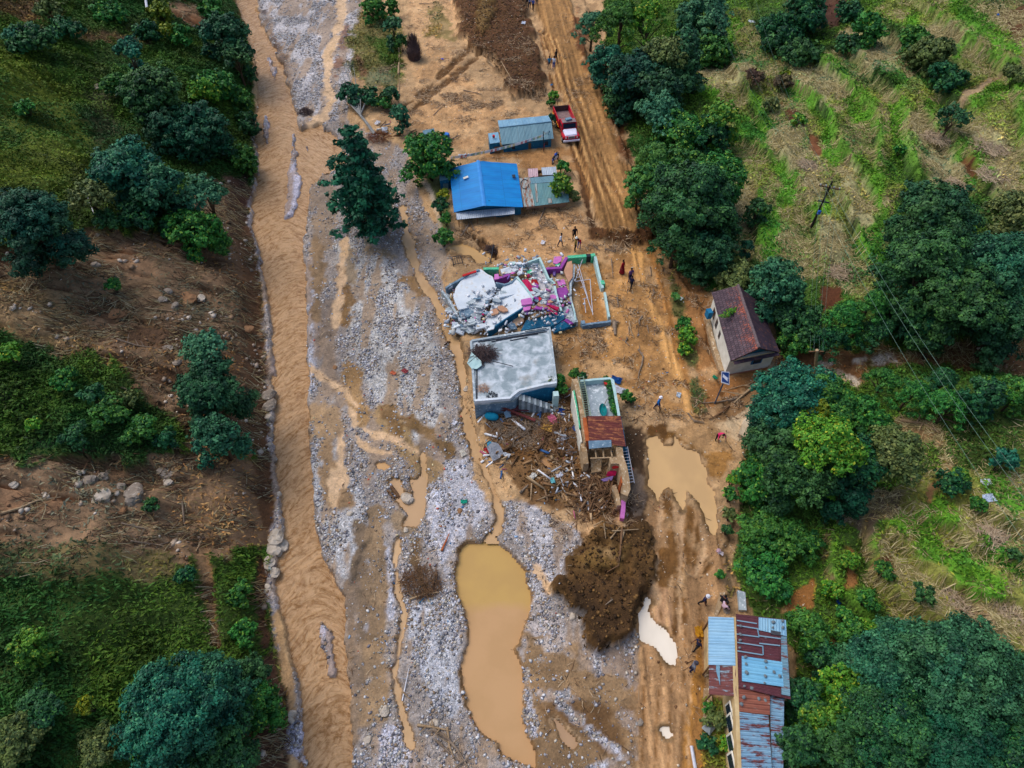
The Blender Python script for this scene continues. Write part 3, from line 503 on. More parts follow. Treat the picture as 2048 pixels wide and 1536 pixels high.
def tin_mat(name, c1, c2, rust=None, amount=.5, wave=.13, rough=.45, metal=.0, patchy=1.0, depth=.02):
    """corrugated sheet: uv in metres, the ridges run along v"""
    if name in MATS: return MATS[name]
    t = NT(name); uv = t.uv(); sp = t.add('SeparateXYZ'); t.link(uv, sp.inputs[0])
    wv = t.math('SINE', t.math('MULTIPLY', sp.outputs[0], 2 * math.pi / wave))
    n = t.noise(t.scale(uv, (1.0, .35, 1)), 1.1 * patchy, 5, .6); c = t.mix(t.ramp(n, .35, .65), lin(c1), lin(c2))
    br = t.add('TexBrick'); t.link(uv, br.inputs['Vector']); br.inputs['Scale'].default_value = 1.0; br.inputs['Brick Width'].default_value = .78; br.inputs['Row Height'].default_value = 2.4
    br.inputs['Mortar Size'].default_value = .018; br.offset = .35; br.inputs['Color1'].default_value = (1, 1, 1, 1); br.inputs['Color2'].default_value = (.80, .82, .86, 1); br.inputs['Mortar'].default_value = (.55, .5, .48, 1)
    c = t.mix(.75, c, br.outputs[0], 'MULTIPLY')
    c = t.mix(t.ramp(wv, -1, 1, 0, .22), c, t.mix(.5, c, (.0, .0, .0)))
    if rust is not None:
        rn = t.noise(t.scale(uv, (2.4, .5, 1)), 1.6, 6, .7); c = t.mix(t.ramp(rn, .72 - amount * .45, .80 - amount * .45), c, t.mix(t.ramp(t.noise(uv, 5, 4), .35, .65), lin(rust), tuple(x * .45 for x in lin(rust))))
    MATS[name] = t.out(c, rough, t.bump(wv, depth, .9), metal); return MATS[name]
def leaf_mat(name, c1, c2, c3=None):  # Rnd: tone, single leaf, hue of the whole tree
    if name in MATS: return MATS[name]
    t = NT(name); a = t.add('SeparateColor'); t.link(t.attr('Rnd'), a.inputs[0])
    c = t.mix(a.outputs[0], lin(c1), lin(c2))
    if c3: c = t.mix(t.ramp(a.outputs[1], .88, .93), c, lin(c3))
    c = t.mix(t.math('MULTIPLY', a.outputs[2], .55), c, t.mix(a.outputs[0], lin((96, 128, 48)), lin((26, 62, 26)))); t.b.inputs['Specular IOR Level'].default_value = .25
    MATS[name] = t.out(c, .6); return MATS[name]
def flat_mat(name, c, rough=.6, metal=0.0, var=.18):
    if name in MATS: return MATS[name]
    t = NT(name); l = lin(c); n = t.noise(t.obj(), 3.0, 5, .7); cc = t.mix(t.ramp(n, .3, .7), tuple(min(1, x * (1 + var)) for x in l), tuple(x * (1 - var) for x in l))
    MATS[name] = t.out(cc, rough, t.bump(t.noise(t.obj(), 20, 3), .004, .5), metal); return MATS[name]
me = mesh_from('ground', np.stack([X, Y, ZZ], 1), grid_faces(len(GX), len(GY)))
vattr(me, 'Col', np.clip(C, 0, 1)); vattr(me, 'Msk', np.stack([grav, wet, veg], 1))
me.polygons.foreach_set('use_smooth', np.ones(len(me.polygons), bool))
me.materials.append(ground_mat())
gobj = bpy.data.objects.new('ground', me); COL.objects.link(gobj); tag(gobj, kind='structure')
def water_sheet(name, pts_px, level, mat, step=.25, pad=14, kind='poly', width=0, wave=None, label=None):
    w2 = [P(u, v, level) for u, v in pts_px]; q = [(p.x, p.y) for p in w2]
    px = .0; xs = [a for a, b in q]; ys = [b for a, b in q]; padm = .55 + width / 15.
    x0, x1, y0, y1 = max(min(xs), -80) - padm, min(max(xs), 80) + padm, max(min(ys), -6) - padm, min(max(ys), 125) + padm
    gx = np.arange(x0, x1 + step, step); gy = np.arange(y0, y1 + step, step); xx, yy = np.meshgrid(gx, gy)
    if kind == 'poly': s = seg_dist(xx, yy, q, True)
    else: s = seg_dist(xx, yy, q, False)[0] - width / 18.
    k = s < padm; keep = (k[:-1, :-1] & k[1:, :-1] & k[:-1, 1:] & k[1:, 1:]).ravel()
    f = grid_faces(len(gx), len(gy), keep)
    if len(f) == 0: print('EMPTY', name); return None
    used = np.unique(f); mp = np.zeros(xx.size, np.int64); mp[used] = np.arange(len(used)); f = mp[f]
    x, y = xx.ravel()[used], yy.ravel()[used]; z = np.full(x.shape, float(level))
    if wave is not None: z = z + wave(x, y)
    me = mesh_from(name, np.stack([x, y, z], 1), f); me.polygons.foreach_set('use_smooth', np.ones(len(me.polygons), bool)); me.materials.append(mat)
    o = bpy.data.objects.new(name, me); COL.objects.link(o); tag(o, kind='structure')
    return o
rv = water_mat('river_water', (190, 152, 110), (138, 98, 56), bump=.2, rough=.14, flow=True)
def rwave(x, y):
    xc = XL(y) + 3.4; d = np.abs(x - xc)
    ph = fbm(x / 1.6, (y + .9 * np.sqrt(d * d + 1.2)) / .8, 4, 81); return ph * .05 + .02 * vnoise(x * 3, y * 3, 5)
ro_ = water_sheet('river', RIVER, -.5, rv, .17, wave=rwave)
co_ = np.zeros(len(ro_.data.vertices) * 3); ro_.data.vertices.foreach_get('co', co_); co_ = co_.reshape(-1, 3); dx_ = co_[:, 0] - XL(co_[:, 1]) - 3.4; vattr(ro_.data, 'Flow', np.stack([dx_, co_[:, 1] + 1.0 * np.sqrt(dx_ * dx_ + 1.2), dx_ * 0], 1))
def two_tone():   # the pond's two kinds of silt meet in a clear line
    t = NT('pond_water'); p = t.pos(); sp = t.add('SeparateXYZ'); t.link(p, sp.inputs[0]); y0 = P(990, 1218, -.3).y
    f = t.math('ADD', sp.outputs[1], t.math('MULTIPLY', t.noise(p, .35, 4, .6), 2.0)); k = t.ramp(f, y0 + .6, y0 + 1.5); t.b.inputs['IOR'].default_value = 1.33
    c = t.mix(k, lin((188, 148, 104)), lin((186, 150, 88))); c = t.mix(t.ramp(t.noise(p, .5, 4), .4, .6, 0, .25), c, lin((166, 130, 84))); return t.out(c, .1, t.bump(t.noise(p, 4, 3), .004, .6))
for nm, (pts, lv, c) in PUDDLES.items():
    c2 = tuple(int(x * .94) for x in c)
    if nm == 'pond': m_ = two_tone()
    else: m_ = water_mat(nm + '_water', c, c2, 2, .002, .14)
    water_sheet(nm.replace('white_splash', 'cream_splash'), pts, lv - .1, m_)
sm = water_mat('stream_water', (190, 154, 110), (172, 136, 92), 3, .006, .16)
for pts, wd, c in STREAMS: water_sheet('stream', pts, -.17, sm, .15, kind='line', width=wd)
def unit(a): return a / (np.linalg.norm(a, axis=1, keepdims=True) + 1e-9)
def leaf_quads(c, nrm, size, rng, aspect=.55, axis=None):
    """a diamond shaped leaf spray at each point"""
    n = len(c); t = rng.normal(size=(n, 3)) if axis is None else axis
    t = unit(t - (t * nrm).sum(1, keepdims=True) * nrm); b = np.cross(nrm, t)
    s = size[:, None]
    v = np.stack([c - t * s, c + b * s * aspect + nrm * s * .12, c + t * s, c - b * s * aspect + nrm * s * .12], 1)
    return v.reshape(-1, 3), np.arange(n * 4).reshape(n, 4)
def lobes_to_leaves(lobes, size, cover, rng, droop=0.0, clump=.42):
    cs, ns, rs = [], [], []; hue = rng.uniform(0, .9) ** 1.5
    for (cx, cy, cz, rx, ry, rz) in lobes:
        area = 4 * math.pi * ((rx * ry + rx * rz + ry * rz) / 3)
        n = max(24, int(area * cover / (size * size)))
        k = max(6, int(area / (clump * clump * (rx + ry + rz) / 3 * (rx + ry + rz) / 3) * .42))
        d = unit(rng.normal(size=(k, 3)) + np.array([0, 0, .35])); rad = np.where(rng.uniform(0, 1, (k, 1)) < .16, rng.uniform(1.1, 1.42, (k, 1)), rng.uniform(.62, 1.12, (k, 1)))
        cc = d * rad * np.array([rx, ry, rz]); tone = rng.uniform(0, 1, k) * .75 + .25 * (rng.uniform(0, 1))
        which = rng.randint(0, k, n); r0 = (rx + ry + rz) / 3 * clump
        off = unit(rng.normal(size=(n, 3))) * (rng.uniform(0, 1, (n, 1)) ** .5) * r0 * np.array([1, 1, .62])
        p = cc[which] + off; out = unit(p / np.array([rx, ry, rz]))
        p[:, 2] -= droop * np.abs(off[:, 0]) * rng.uniform(0, 1, n)
        nr = unit(out * .55 + unit(off) * .5 + rng.normal(size=(n, 3)) * .38 + np.array([0, 0, .35]))
        cs.append(p + np.array([cx, cy, cz])); ns.append(nr); rs.append(np.stack([np.clip(tone[which] * 1.15 - .05 + rng.normal(size=n) * .16, 0, 1), rng.uniform(0, 1, n), np.full(n, np.clip(hue + rng.uniform(-.25, .25), 0, 1))], 1))
    return np.concatenate(cs), np.concatenate(ns), np.concatenate(rs)
def tube(bm, pts, rads, sides=6):
    rings = []
    for i, p in enumerate(pts):
        p = Vector(p); a = Vector(pts[max(i - 1, 0)]); b = Vector(pts[min(i + 1, len(pts) - 1)]); d = (b - a).normalized() if (b - a).length > 1e-6 else Vector((0, 0, 1))
        s = d.cross(Vector((0, 0, 1)) if abs(d.z) < .9 else Vector((1, 0, 0))).normalized(); t = d.cross(s)
        rings.append([bm.verts.new(p + (s * math.cos(2 * math.pi * k / sides) + t * math.sin(2 * math.pi * k / sides)) * rads[i]) for k in range(sides)])
    fs = []
    for a, b in zip(rings[:-1], rings[1:]):
        for k in range(sides): fs.append(bm.faces.new((a[k], a[(k + 1) % sides], b[(k + 1) % sides], b[k])))
    fs.append(bm.faces.new(rings[0][::-1])); fs.append(bm.faces.new(rings[-1])); return fs
def bm_obj(name, bm, mats, parent=None, smooth=False, loc=None):
    me = bpy.data.meshes.new(name); bmesh.ops.recalc_face_normals(bm, faces=bm.faces[:]); bm.to_mesh(me); bm.free()
    for m in (mats if isinstance(mats, (list, tuple)) else [mats]): me.materials.append(m)
    if smooth: me.polygons.foreach_set('use_smooth', np.ones(len(me.polygons), bool))
    o = bpy.data.objects.new(name, me); COL.objects.link(o)
    if parent: o.parent = parent
    if loc is not None: o.location = loc
    return o
def empty(name, loc, rz=0, label=None, cat=None, group=None):
    o = bpy.data.objects.new(name, None); COL.objects.link(o); o.location = loc; o.rotation_euler = (0, 0, rz); o.empty_display_size = .3
    return tag(o, label, cat, group)
BARK = rough_mat('bark', (92, 76, 58), (60, 48, 38), 4)
DEADW = rough_mat('dead_wood', (150, 132, 112), (104, 86, 70), 3)
LM = {'teal': leaf_mat('leaf_teal', (34, 116, 88), (8, 60, 48), (76, 144, 100)), 'dteal': leaf_mat('leaf_dark_teal', (30, 98, 66), (8, 54, 38)), 'green': leaf_mat('leaf_green', (58, 132, 48), (16, 76, 32), (120, 160, 50)),
      'dark': leaf_mat('leaf_dark', (34, 100, 58), (8, 52, 34), (70, 126, 56)), 'bright': leaf_mat('leaf_bright', (104, 160, 40), (36, 104, 28), (170, 180, 50)), 'olive': leaf_mat('leaf_olive', (112, 122, 66), (58, 78, 42), (128, 132, 70)),
      'vine': leaf_mat('leaf_vine', (100, 152, 60), (26, 96, 54)), 'pale': leaf_mat('leaf_pale', (80, 142, 106), (30, 96, 72)), 'navy': leaf_mat('leaf_navy', (26, 88, 66), (8, 48, 38)), 'yellow': leaf_mat('leaf_yellow', (150, 150, 26), (70, 104, 22)),
      'conifer': leaf_mat('leaf_conifer', (28, 112, 76), (6, 58, 44)), 'brown': leaf_mat('leaf_brown', (112, 84, 62), (66, 48, 40)), 'bamboo': leaf_mat('leaf_bamboo', (66, 144, 56), (14, 82, 42), (90, 140, 50))}
def pxm(p): return FPX / (ST * p.y + CT * (CAM_H - p.z))
def plant(u, v, rpx, h, style, colour, label, name='tree', cat='tree', group=None, aspect=.85, cover=2.0, nl=None, seed=None, ry=1.0, lsz=.82):
    """crown centre at photograph position (u, v), radius rpx there, h metres above the ground"""
    rng = np.random.RandomState(seed if seed is not None else int(u * 7 + v * 13) % 99991)
    base = G(u, v, h); s = pxm(base + Vector((0, 0, h))); R = 1.12 * rpx / s; Rz = min(R * aspect, h * .98 + .15); size = float(np.clip(1.9 / (s / 2), .08, .45)) * lsz
    lobes = []; n = nl or max(7, min(28, int(rpx / 4.0)))
    if style in ('tree', 'bush', 'open'):
        for i in range(n):
            a = i * 2.399 + rng.uniform(-.4, .4); q = math.sqrt((i + .5) / n) * .80; rr = R * rng.uniform(.24, .44) * (1.12 - q * .3)
            lobes.append((math.cos(a) * q * R, math.sin(a) * q * R * ry, h + (Rz * .5 * (1 - q * 1.5)) + rng.uniform(-.2, .2) * Rz, rr, rr, min(rr * .85, max(h, .4))))
    elif style == 'cone':      # tall crown narrowing upwards, h is its middle
        for i in range(n):
            f = (i + .5) / n; a = i * 2.4; w_ = R * (1.0 - .72 * f); lobes.append((math.cos(a) * w_ * .5, math.sin(a) * w_ * .5, h * (.35 + 1.5 * f), w_ * .62, w_ * .62, h * .26))
    elif style == 'frond':     # bamboo like arching plumes
        for i in range(n):
            a = rng.uniform(0, 6.28)
            for k in range(4):
                q = (k + 1) / 4.; rr = R * .24 * (1.15 - q * .5); lobes.append((math.cos(a) * q * R * .9, math.sin(a) * q * R * .9, h * (1.15 - .55 * q * q) + rng.uniform(-.1, .1), rr, rr, rr * .6))
    if style in ('tree', 'bush') and h > 1.4:   # skirts of foliage below the crown
        for i in range(max(3, n // 2)):
            a = i * 2.1 + rng.uniform(-.5, .5); q = rng.uniform(.35, .8); rr = R * rng.uniform(.3, .42); lobes.append((math.cos(a) * q * R, math.sin(a) * q * R, h * rng.uniform(.25, .6), rr, rr, min(rr * .9, h * .45)))
    c, nr, rn = lobes_to_leaves(lobes, size, cover * (.55 if style == 'open' else .9), rng, droop=.8 if style == 'frond' else .2, clump=.40 if style != 'open' else .36)
    c[:, 2] = np.maximum(c[:, 2], .05)
    vts, fs = leaf_quads(c, nr, size * rng.uniform(.6, 1.35, len(c)), rng, .6 if style != 'frond' else .28)
    t = empty(name, base, 0, label, cat, group)
    me = mesh_from('crown', vts, fs); vattr(me, 'Rnd', np.repeat(rn, 4, axis=0)); me.materials.append(LM[colour])
    o = bpy.data.objects.new('crown' if name != 'shrub' else 'foliage', me); COL.objects.link(o); o.parent = t
    bm = bmesh.new(); r0 = max(.04, R * .055)
    if name != 'shrub':
        top = h * (1.0 if style != 'cone' else 1.75); wob = lambda k: rng.uniform(-.12, .12) * k
        tube(bm, [(0, 0, -.5), (wob(1), wob(1), top * .35), (wob(2), wob(2), top * .7), (wob(2), wob(2), top)], [r0 * 1.5, r0, r0 * .7, r0 * .25], 7)
        for l in lobes[:8]:
            z0 = max(.3, (l[2]) * .45); m = (l[0] * .45, l[1] * .45, (z0 + l[2]) * .5 + .15); tube(bm, [(0, 0, z0), m, (l[0] * .95, l[1] * .95, l[2] + .1)], [r0 * .55, r0 * .35, r0 * .12], 5)
    else:
        for l in lobes[:6]: tube(bm, [(0, 0, -.2), (l[0] * .5, l[1] * .5, l[2] * .5), (l[0], l[1], l[2])], [.04, .025, .01], 5)
    bm_obj('trunk' if name != 'shrub' else 'stem', bm, BARK, t, True)
    return t
TR = 'trees on the slopes'; SH = 'shrubs on the slopes'
TREES = [
 (448, 62, 44, 4, 'tree', 'dteal', 'ragged dark teal tree leaning over the river bank near its upper end'),
 (470, 110, 34, 4, 'open', 'dteal', 'thin dark branches of a tree hanging over the brown river edge'),
 (256, 98, 30, 5, 'tree', 'teal', 'slim teal tree standing by itself on the upper grassy slope'),
 (300, 175, 52, 4, 'tree', 'dark', 'dark shadowy tree just below the slim teal tree on the upper slope'),
 (385, 245, 58, 4, 'tree', 'dteal', 'broad dark teal tree halfway between the grassy slope and the river'),
 (330, 250, 46, 3, 'tree', 'navy', 'near black tree in the hollow of the wooded left slope'),
 (248, 330, 56, 4, 'tree', 'teal', 'blue green tree with a rounded crown above the landslide scar'),
 (310, 368, 46, 4, 'tree', 'teal', 'bluish tree touching the rounded blue green one on its river side'),
 (410, 385, 40, 5, 'open', 'pale', 'pale feathery tree at the top edge of the dark bank cut'),
 (52, 438, 66, 5, 'tree', 'navy', 'large inky blue tree on its own at the edge of the photo above the landslide'),
 (388, 455, 46, 2.5, 'tree', 'green', 'green bushy tree over the upper rim of the landslide scar'),
 (180, 395, 38, 2.5, 'open', 'olive', 'grey green twiggy tree at the foot of the mown looking slope'),
 (405, 700, 46, 5, 'open', 'pale', 'light teal see-through tree top growing in the middle of the landslide'),
 (415, 770, 58, 4, 'tree', 'dteal', 'dense dark teal tree in the middle of the landslide near the river'),
 (432, 868, 44, 3.5, 'tree', 'teal', 'round teal tree alone below the dense dark one on the landslide'),
 (345, 1420, 92, 5, 'tree', 'teal', 'very big teal tree near the lower end of the left slope'),
 (420, 1370, 58, 4.5, 'tree', 'teal', 'teal tree joined to the upper side of the very big teal tree'),
 (500, 1338, 34, 3, 'tree', 'dteal', 'small dark tree above the brown river bank near the very big teal tree'),
 (505, 1410, 46, 2.5, 'tree', 'green', 'grassy green tree between the very big teal tree and the river bank'),
 (440, 1490, 60, 3, 'tree', 'dark', 'dark green tree under the very big teal tree at the lower edge'),
 (1186, 42, 36, 4, 'frond', 'pale', 'pale bamboo clump overhanging the far end of the dirt road'),
 (1245, 30, 52, 6, 'frond', 'green', 'tall bright bamboo at the upper edge behind the dirt road'),
 (1212, 120, 38, 4, 'tree', 'teal', 'teal leafy tree on the road cutting below the pale bamboo'),
 (1268, 145, 54, 5, 'tree', 'navy', 'round navy coloured tree by the road cutting'),
 (1300, 25, 44, 6, 'frond', 'bright', 'drooping light green bamboo at the upper edge of the photo'),
 (1332, 105, 46, 6, 'open', 'olive', 'brownish olive tree between the bamboo and the tall pointed tree'),
 (1322, 170, 40, 5, 'tree', 'navy', 'blackish tree in the shade below the brownish olive tree'),
 (1368, 130, 42, 4.2, 'cone', 'teal', 'tall pointed teal tree on the ridge left of the wire field'),
 (1410, 30, 44, 4, 'tree', 'pale', 'blue green tree where the power lines leave the photo'),
 (1425, 100, 38, 2, 'tree', 'green', 'low green tree along the field edge under the blue green tree'),
 (1240, 190, 34, 3, 'tree', 'dark', 'small dark tree leaning over the road cutting'),
 (1318, 225, 46, 4, 'open', 'pale', 'lacy grey green tree beside the brown road bank'),
 (1365, 262, 46, 3, 'tree', 'green', 'mid green tree between the lacy tree and the yellowish one'),
 (1442, 232, 38, 4, 'tree', 'bright', 'yellowish green tree jutting into the terraced field'),
 (1420, 265, 36, 3, 'tree', 'dark', 'dark tree at the foot of the yellowish green one'),
 (1310, 312, 48, 5, 'frond', 'vine', 'vine covered tree with hanging light green strands over the road'),
 (1282, 362, 34, 3.5, 'tree', 'vine', 'tree draped with creeper sticking out over the wheel tracks'),
 (1350, 330, 46, 4, 'tree', 'green', 'green tree between the creeper covered one and the large dark crown'),
 (1385, 400, 82, 6, 'tree', 'dark', 'largest dark green crown on the right side of the dirt road'),
 (1440, 345, 48, 5, 'tree', 'green', 'lighter crown on the upper field side of the largest dark one'),
 (1355, 478, 48, 3.5, 'frond', 'dark', 'dark drooping tree at the lower corner of the road end'),
 (1420, 495, 48, 3.5, 'tree', 'dteal', 'dark teal tree in the corner between the field and the house clearing'),
 (1515, 415, 22, 2.5, 'tree', 'dark', 'small round tree alone in the field left of the utility pole'),
 (1494, 492, 13, 2, 'tree', 'dteal', 'tiny dark tree below the small round field tree'),
 (1556, 566, 50, 4.5, 'tree', 'teal', 'rounded teal tree directly behind the tiled roof house'),
 (1480, 555, 40, 2, 'bush', 'olive', 'olive undergrowth tree beside the upper gable of the tiled house'),
 (1600, 640, 46, 2.5, 'tree', 'dark', 'dark leafy tree to the right of the tiled roof'),
 (1585, 685, 30, 2, 'bush', 'green', 'green tree between the tiled house and the ravine'),
 (1690, 625, 44, 4, 'frond', 'bamboo', 'bright arching bamboo beside the red earth scar above the ravine'),
 (1745, 605, 42, 4.5, 'frond', 'bamboo', 'second arching bamboo clump between the red scar and the great wood'),
 (1665, 672, 40, 3, 'frond', 'dark', 'dark bamboo clump hanging into the ravine under the bright ones'),
 (1770, 660, 42, 3, 'frond', 'dark', 'shaded bamboo at the foot of the great wood by the ravine'),
 (1880, 430, 70, 6, 'tree', 'dteal', 'highest crown of the great wood beside the terraced field'),
 (1860, 520, 72, 6, 'tree', 'dark', 'wide green crown in the middle of the great wood'),
 (1920, 585, 76, 6, 'tree', 'dark', 'rounded crown with yellow flecks at the ravine side of the great wood'),
 (1990, 520, 66, 5, 'tree', 'teal', 'teal crown of the great wood toward the photo edge'),
 (2020, 630, 60, 5, 'tree', 'dteal', 'shadowy crown at the photo edge above the ravine'),
 (2025, 425, 52, 3, 'open', 'olive', 'olive scrub tree at the photo edge above the great wood'),
 (1835, 620, 44, 3.5, 'tree', 'dark', 'dark lower crown of the great wood near the arching bamboo'),
 (1775, 755, 34, 2.5, 'frond', 'bamboo', 'first low bamboo bush beneath the ravine bed'),
 (1830, 778, 40, 2.8, 'frond', 'bamboo', 'fan shaped bamboo bush beneath the ravine crossed by the wires'),
 (1890, 755, 36, 2.5, 'frond', 'dark', 'dark bamboo on the ravine edge behind the wires'),
 (1905, 805, 42, 2.5, 'frond', 'bamboo', 'wide green bamboo bush right of the wires below the ravine'),
 (1970, 790, 40, 2.5, 'tree', 'dark', 'dark bush like tree near the photo edge below the ravine'),
 (2042, 780, 34, 2.5, 'tree', 'green', 'green tree cut by the photo edge below the ravine'),
 (1590, 795, 72, 6, 'tree', 'teal', 'teal crown just under the tiled house at the top of the centre wood'),
 (1650, 800, 56, 6, 'tree', 'green', 'green crown under the short pole at the top of the centre wood'),
 (1555, 870, 56, 5, 'tree', 'dteal', 'dark crown next to the pale rock slab'),
 (1655, 885, 62, 7, 'tree', 'bright', 'brightest yellow green crown in the middle of the centre wood'),
 (1735, 840, 48, 4, 'tree', 'green', 'green crown at the ravine side of the centre wood with bare twigs'),
 (1600, 940, 62, 5, 'tree', 'dark', 'dark green crown below the brightest one'),
 (1530, 955, 50, 2.6, 'tree', 'green', 'fresh green crown along the muddy track edge of the centre wood'),
 (1720, 920, 50, 4.5, 'open', 'dark', 'thin dark crown with grey twigs in the centre wood'),
 (1795, 905, 54, 4.5, 'open', 'olive', 'grey olive crown at the field end of the centre wood'),
 (1690, 985, 46, 3, 'tree', 'dteal', 'shaded crown at the lower rim of the centre wood'),
 (1530, 1070, 54, 1.3, 'bush', 'green', 'upper half of the rounded green thicket above the tin roofed house'),
 (1590, 1085, 46, 1.2, 'bush', 'green', 'field side of the rounded green thicket above the tin roofed house'),
 (1530, 1150, 50, 1.1, 'bush', 'bamboo', 'lower half of the rounded green thicket nearest the tin roofed house'),
 (1620, 1255, 36, 2.2, 'tree', 'green', 'green tree by the upper corner of the large tin roof'),
 (1655, 1320, 36, 2.4, 'tree', 'dark', 'dark tree right of the large tin roof'),
 (1705, 1262, 28, 1.8, 'bush', 'green', 'small leafy tree at the edge of the lower field'),
 (1610, 1395, 40, 3, 'tree', 'dark', 'dark tree overlapping the side of the striped tin roof'),
 (1650, 1450, 44, 3.5, 'tree', 'bright', 'light green tree beside the striped tin roof'),
 (1600, 1490, 40, 3.5, 'tree', 'dark', 'round tree covering the lower edge of the striped tin roof'),
 (1700, 1380, 48, 3.5, 'tree', 'bright', 'yellow tipped tree between the tin roof and the big corner trees'),
 (1700, 1490, 54, 4, 'tree', 'dark', 'dark tree at the lower edge between tin roof and corner wood'),
 (1790, 1330, 80, 6, 'tree', 'teal', 'big teal crown at the field side of the corner wood'),
 (1935, 1330, 92, 7, 'tree', 'teal', 'biggest teal crown of the corner wood'),
 (2025, 1370, 72, 6, 'tree', 'dteal', 'dark teal crown cut by the photo edge in the corner wood'),
 (1800, 1450, 84, 6, 'tree', 'dark', 'dark rounded crown at the lower edge of the corner wood'),
 (1920, 1460, 84, 6, 'tree', 'dteal', 'deep teal crown at the lower edge of the corner wood'),
 (2020, 1490, 66, 6, 'tree', 'dark', 'corner-most crown of the corner wood'),
 (1560, 60, 42, 2.4, 'tree', 'dark', 'dark tree by the white rag above the terraced field'),
 (1610, 20, 38, 2.4, 'tree', 'dark', 'dark tree at the upper edge left of the purple brown soil'),
 (1600, 105, 40, 1.3, 'bush', 'dark', 'low dark tree along the top of the terraced field'),
 (1740, 50, 32, 2, 'tree', 'green', 'green tree at the upper edge right of the purple brown soil'),
 (1700, 90, 30, 1.1, 'bush', 'dark', 'low scrub tree under the purple brown soil patch'),
 (1905, 235, 30, 2.5, 'open', 'dteal', 'dusky tree standing by the dry stalk heap in the field'),
 (856, 300, 46, 3.6, 'tree', 'green', 'round green tree beside the blue barrel and the blue roofed house'),
 (785, 50, 20, 3.2, 'tree', 'teal', 'small teal tree on a bent trunk in the upper meadow'),
 (800, 228, 20, 2.4, 'tree', 'teal', 'little teal tree near the fallen grey tree'),
 (744, 12, 24, 2.2, 'bush', 'green', 'bright round bush at the upper edge beside the gravel'),
 (783, 8, 13, 2, 'bush', 'green', 'narrow bush at the upper edge right of the bright round bush'),
]
for t_ in TREES:
    u, v, r, h, st, c, lab = t_
    if st == 'bush': plant(u, v, r, h, 'bush', c, lab, 'shrub', 'shrub', SH)
    else: plant(u, v, r, h, st, c, lab, {'frond': 'bamboo'}.get(st, 'tree') if 'amboo' in lab else 'tree', 'bamboo' if 'amboo' in lab else 'tree', 'bamboo clumps' if 'amboo' in lab else TR)
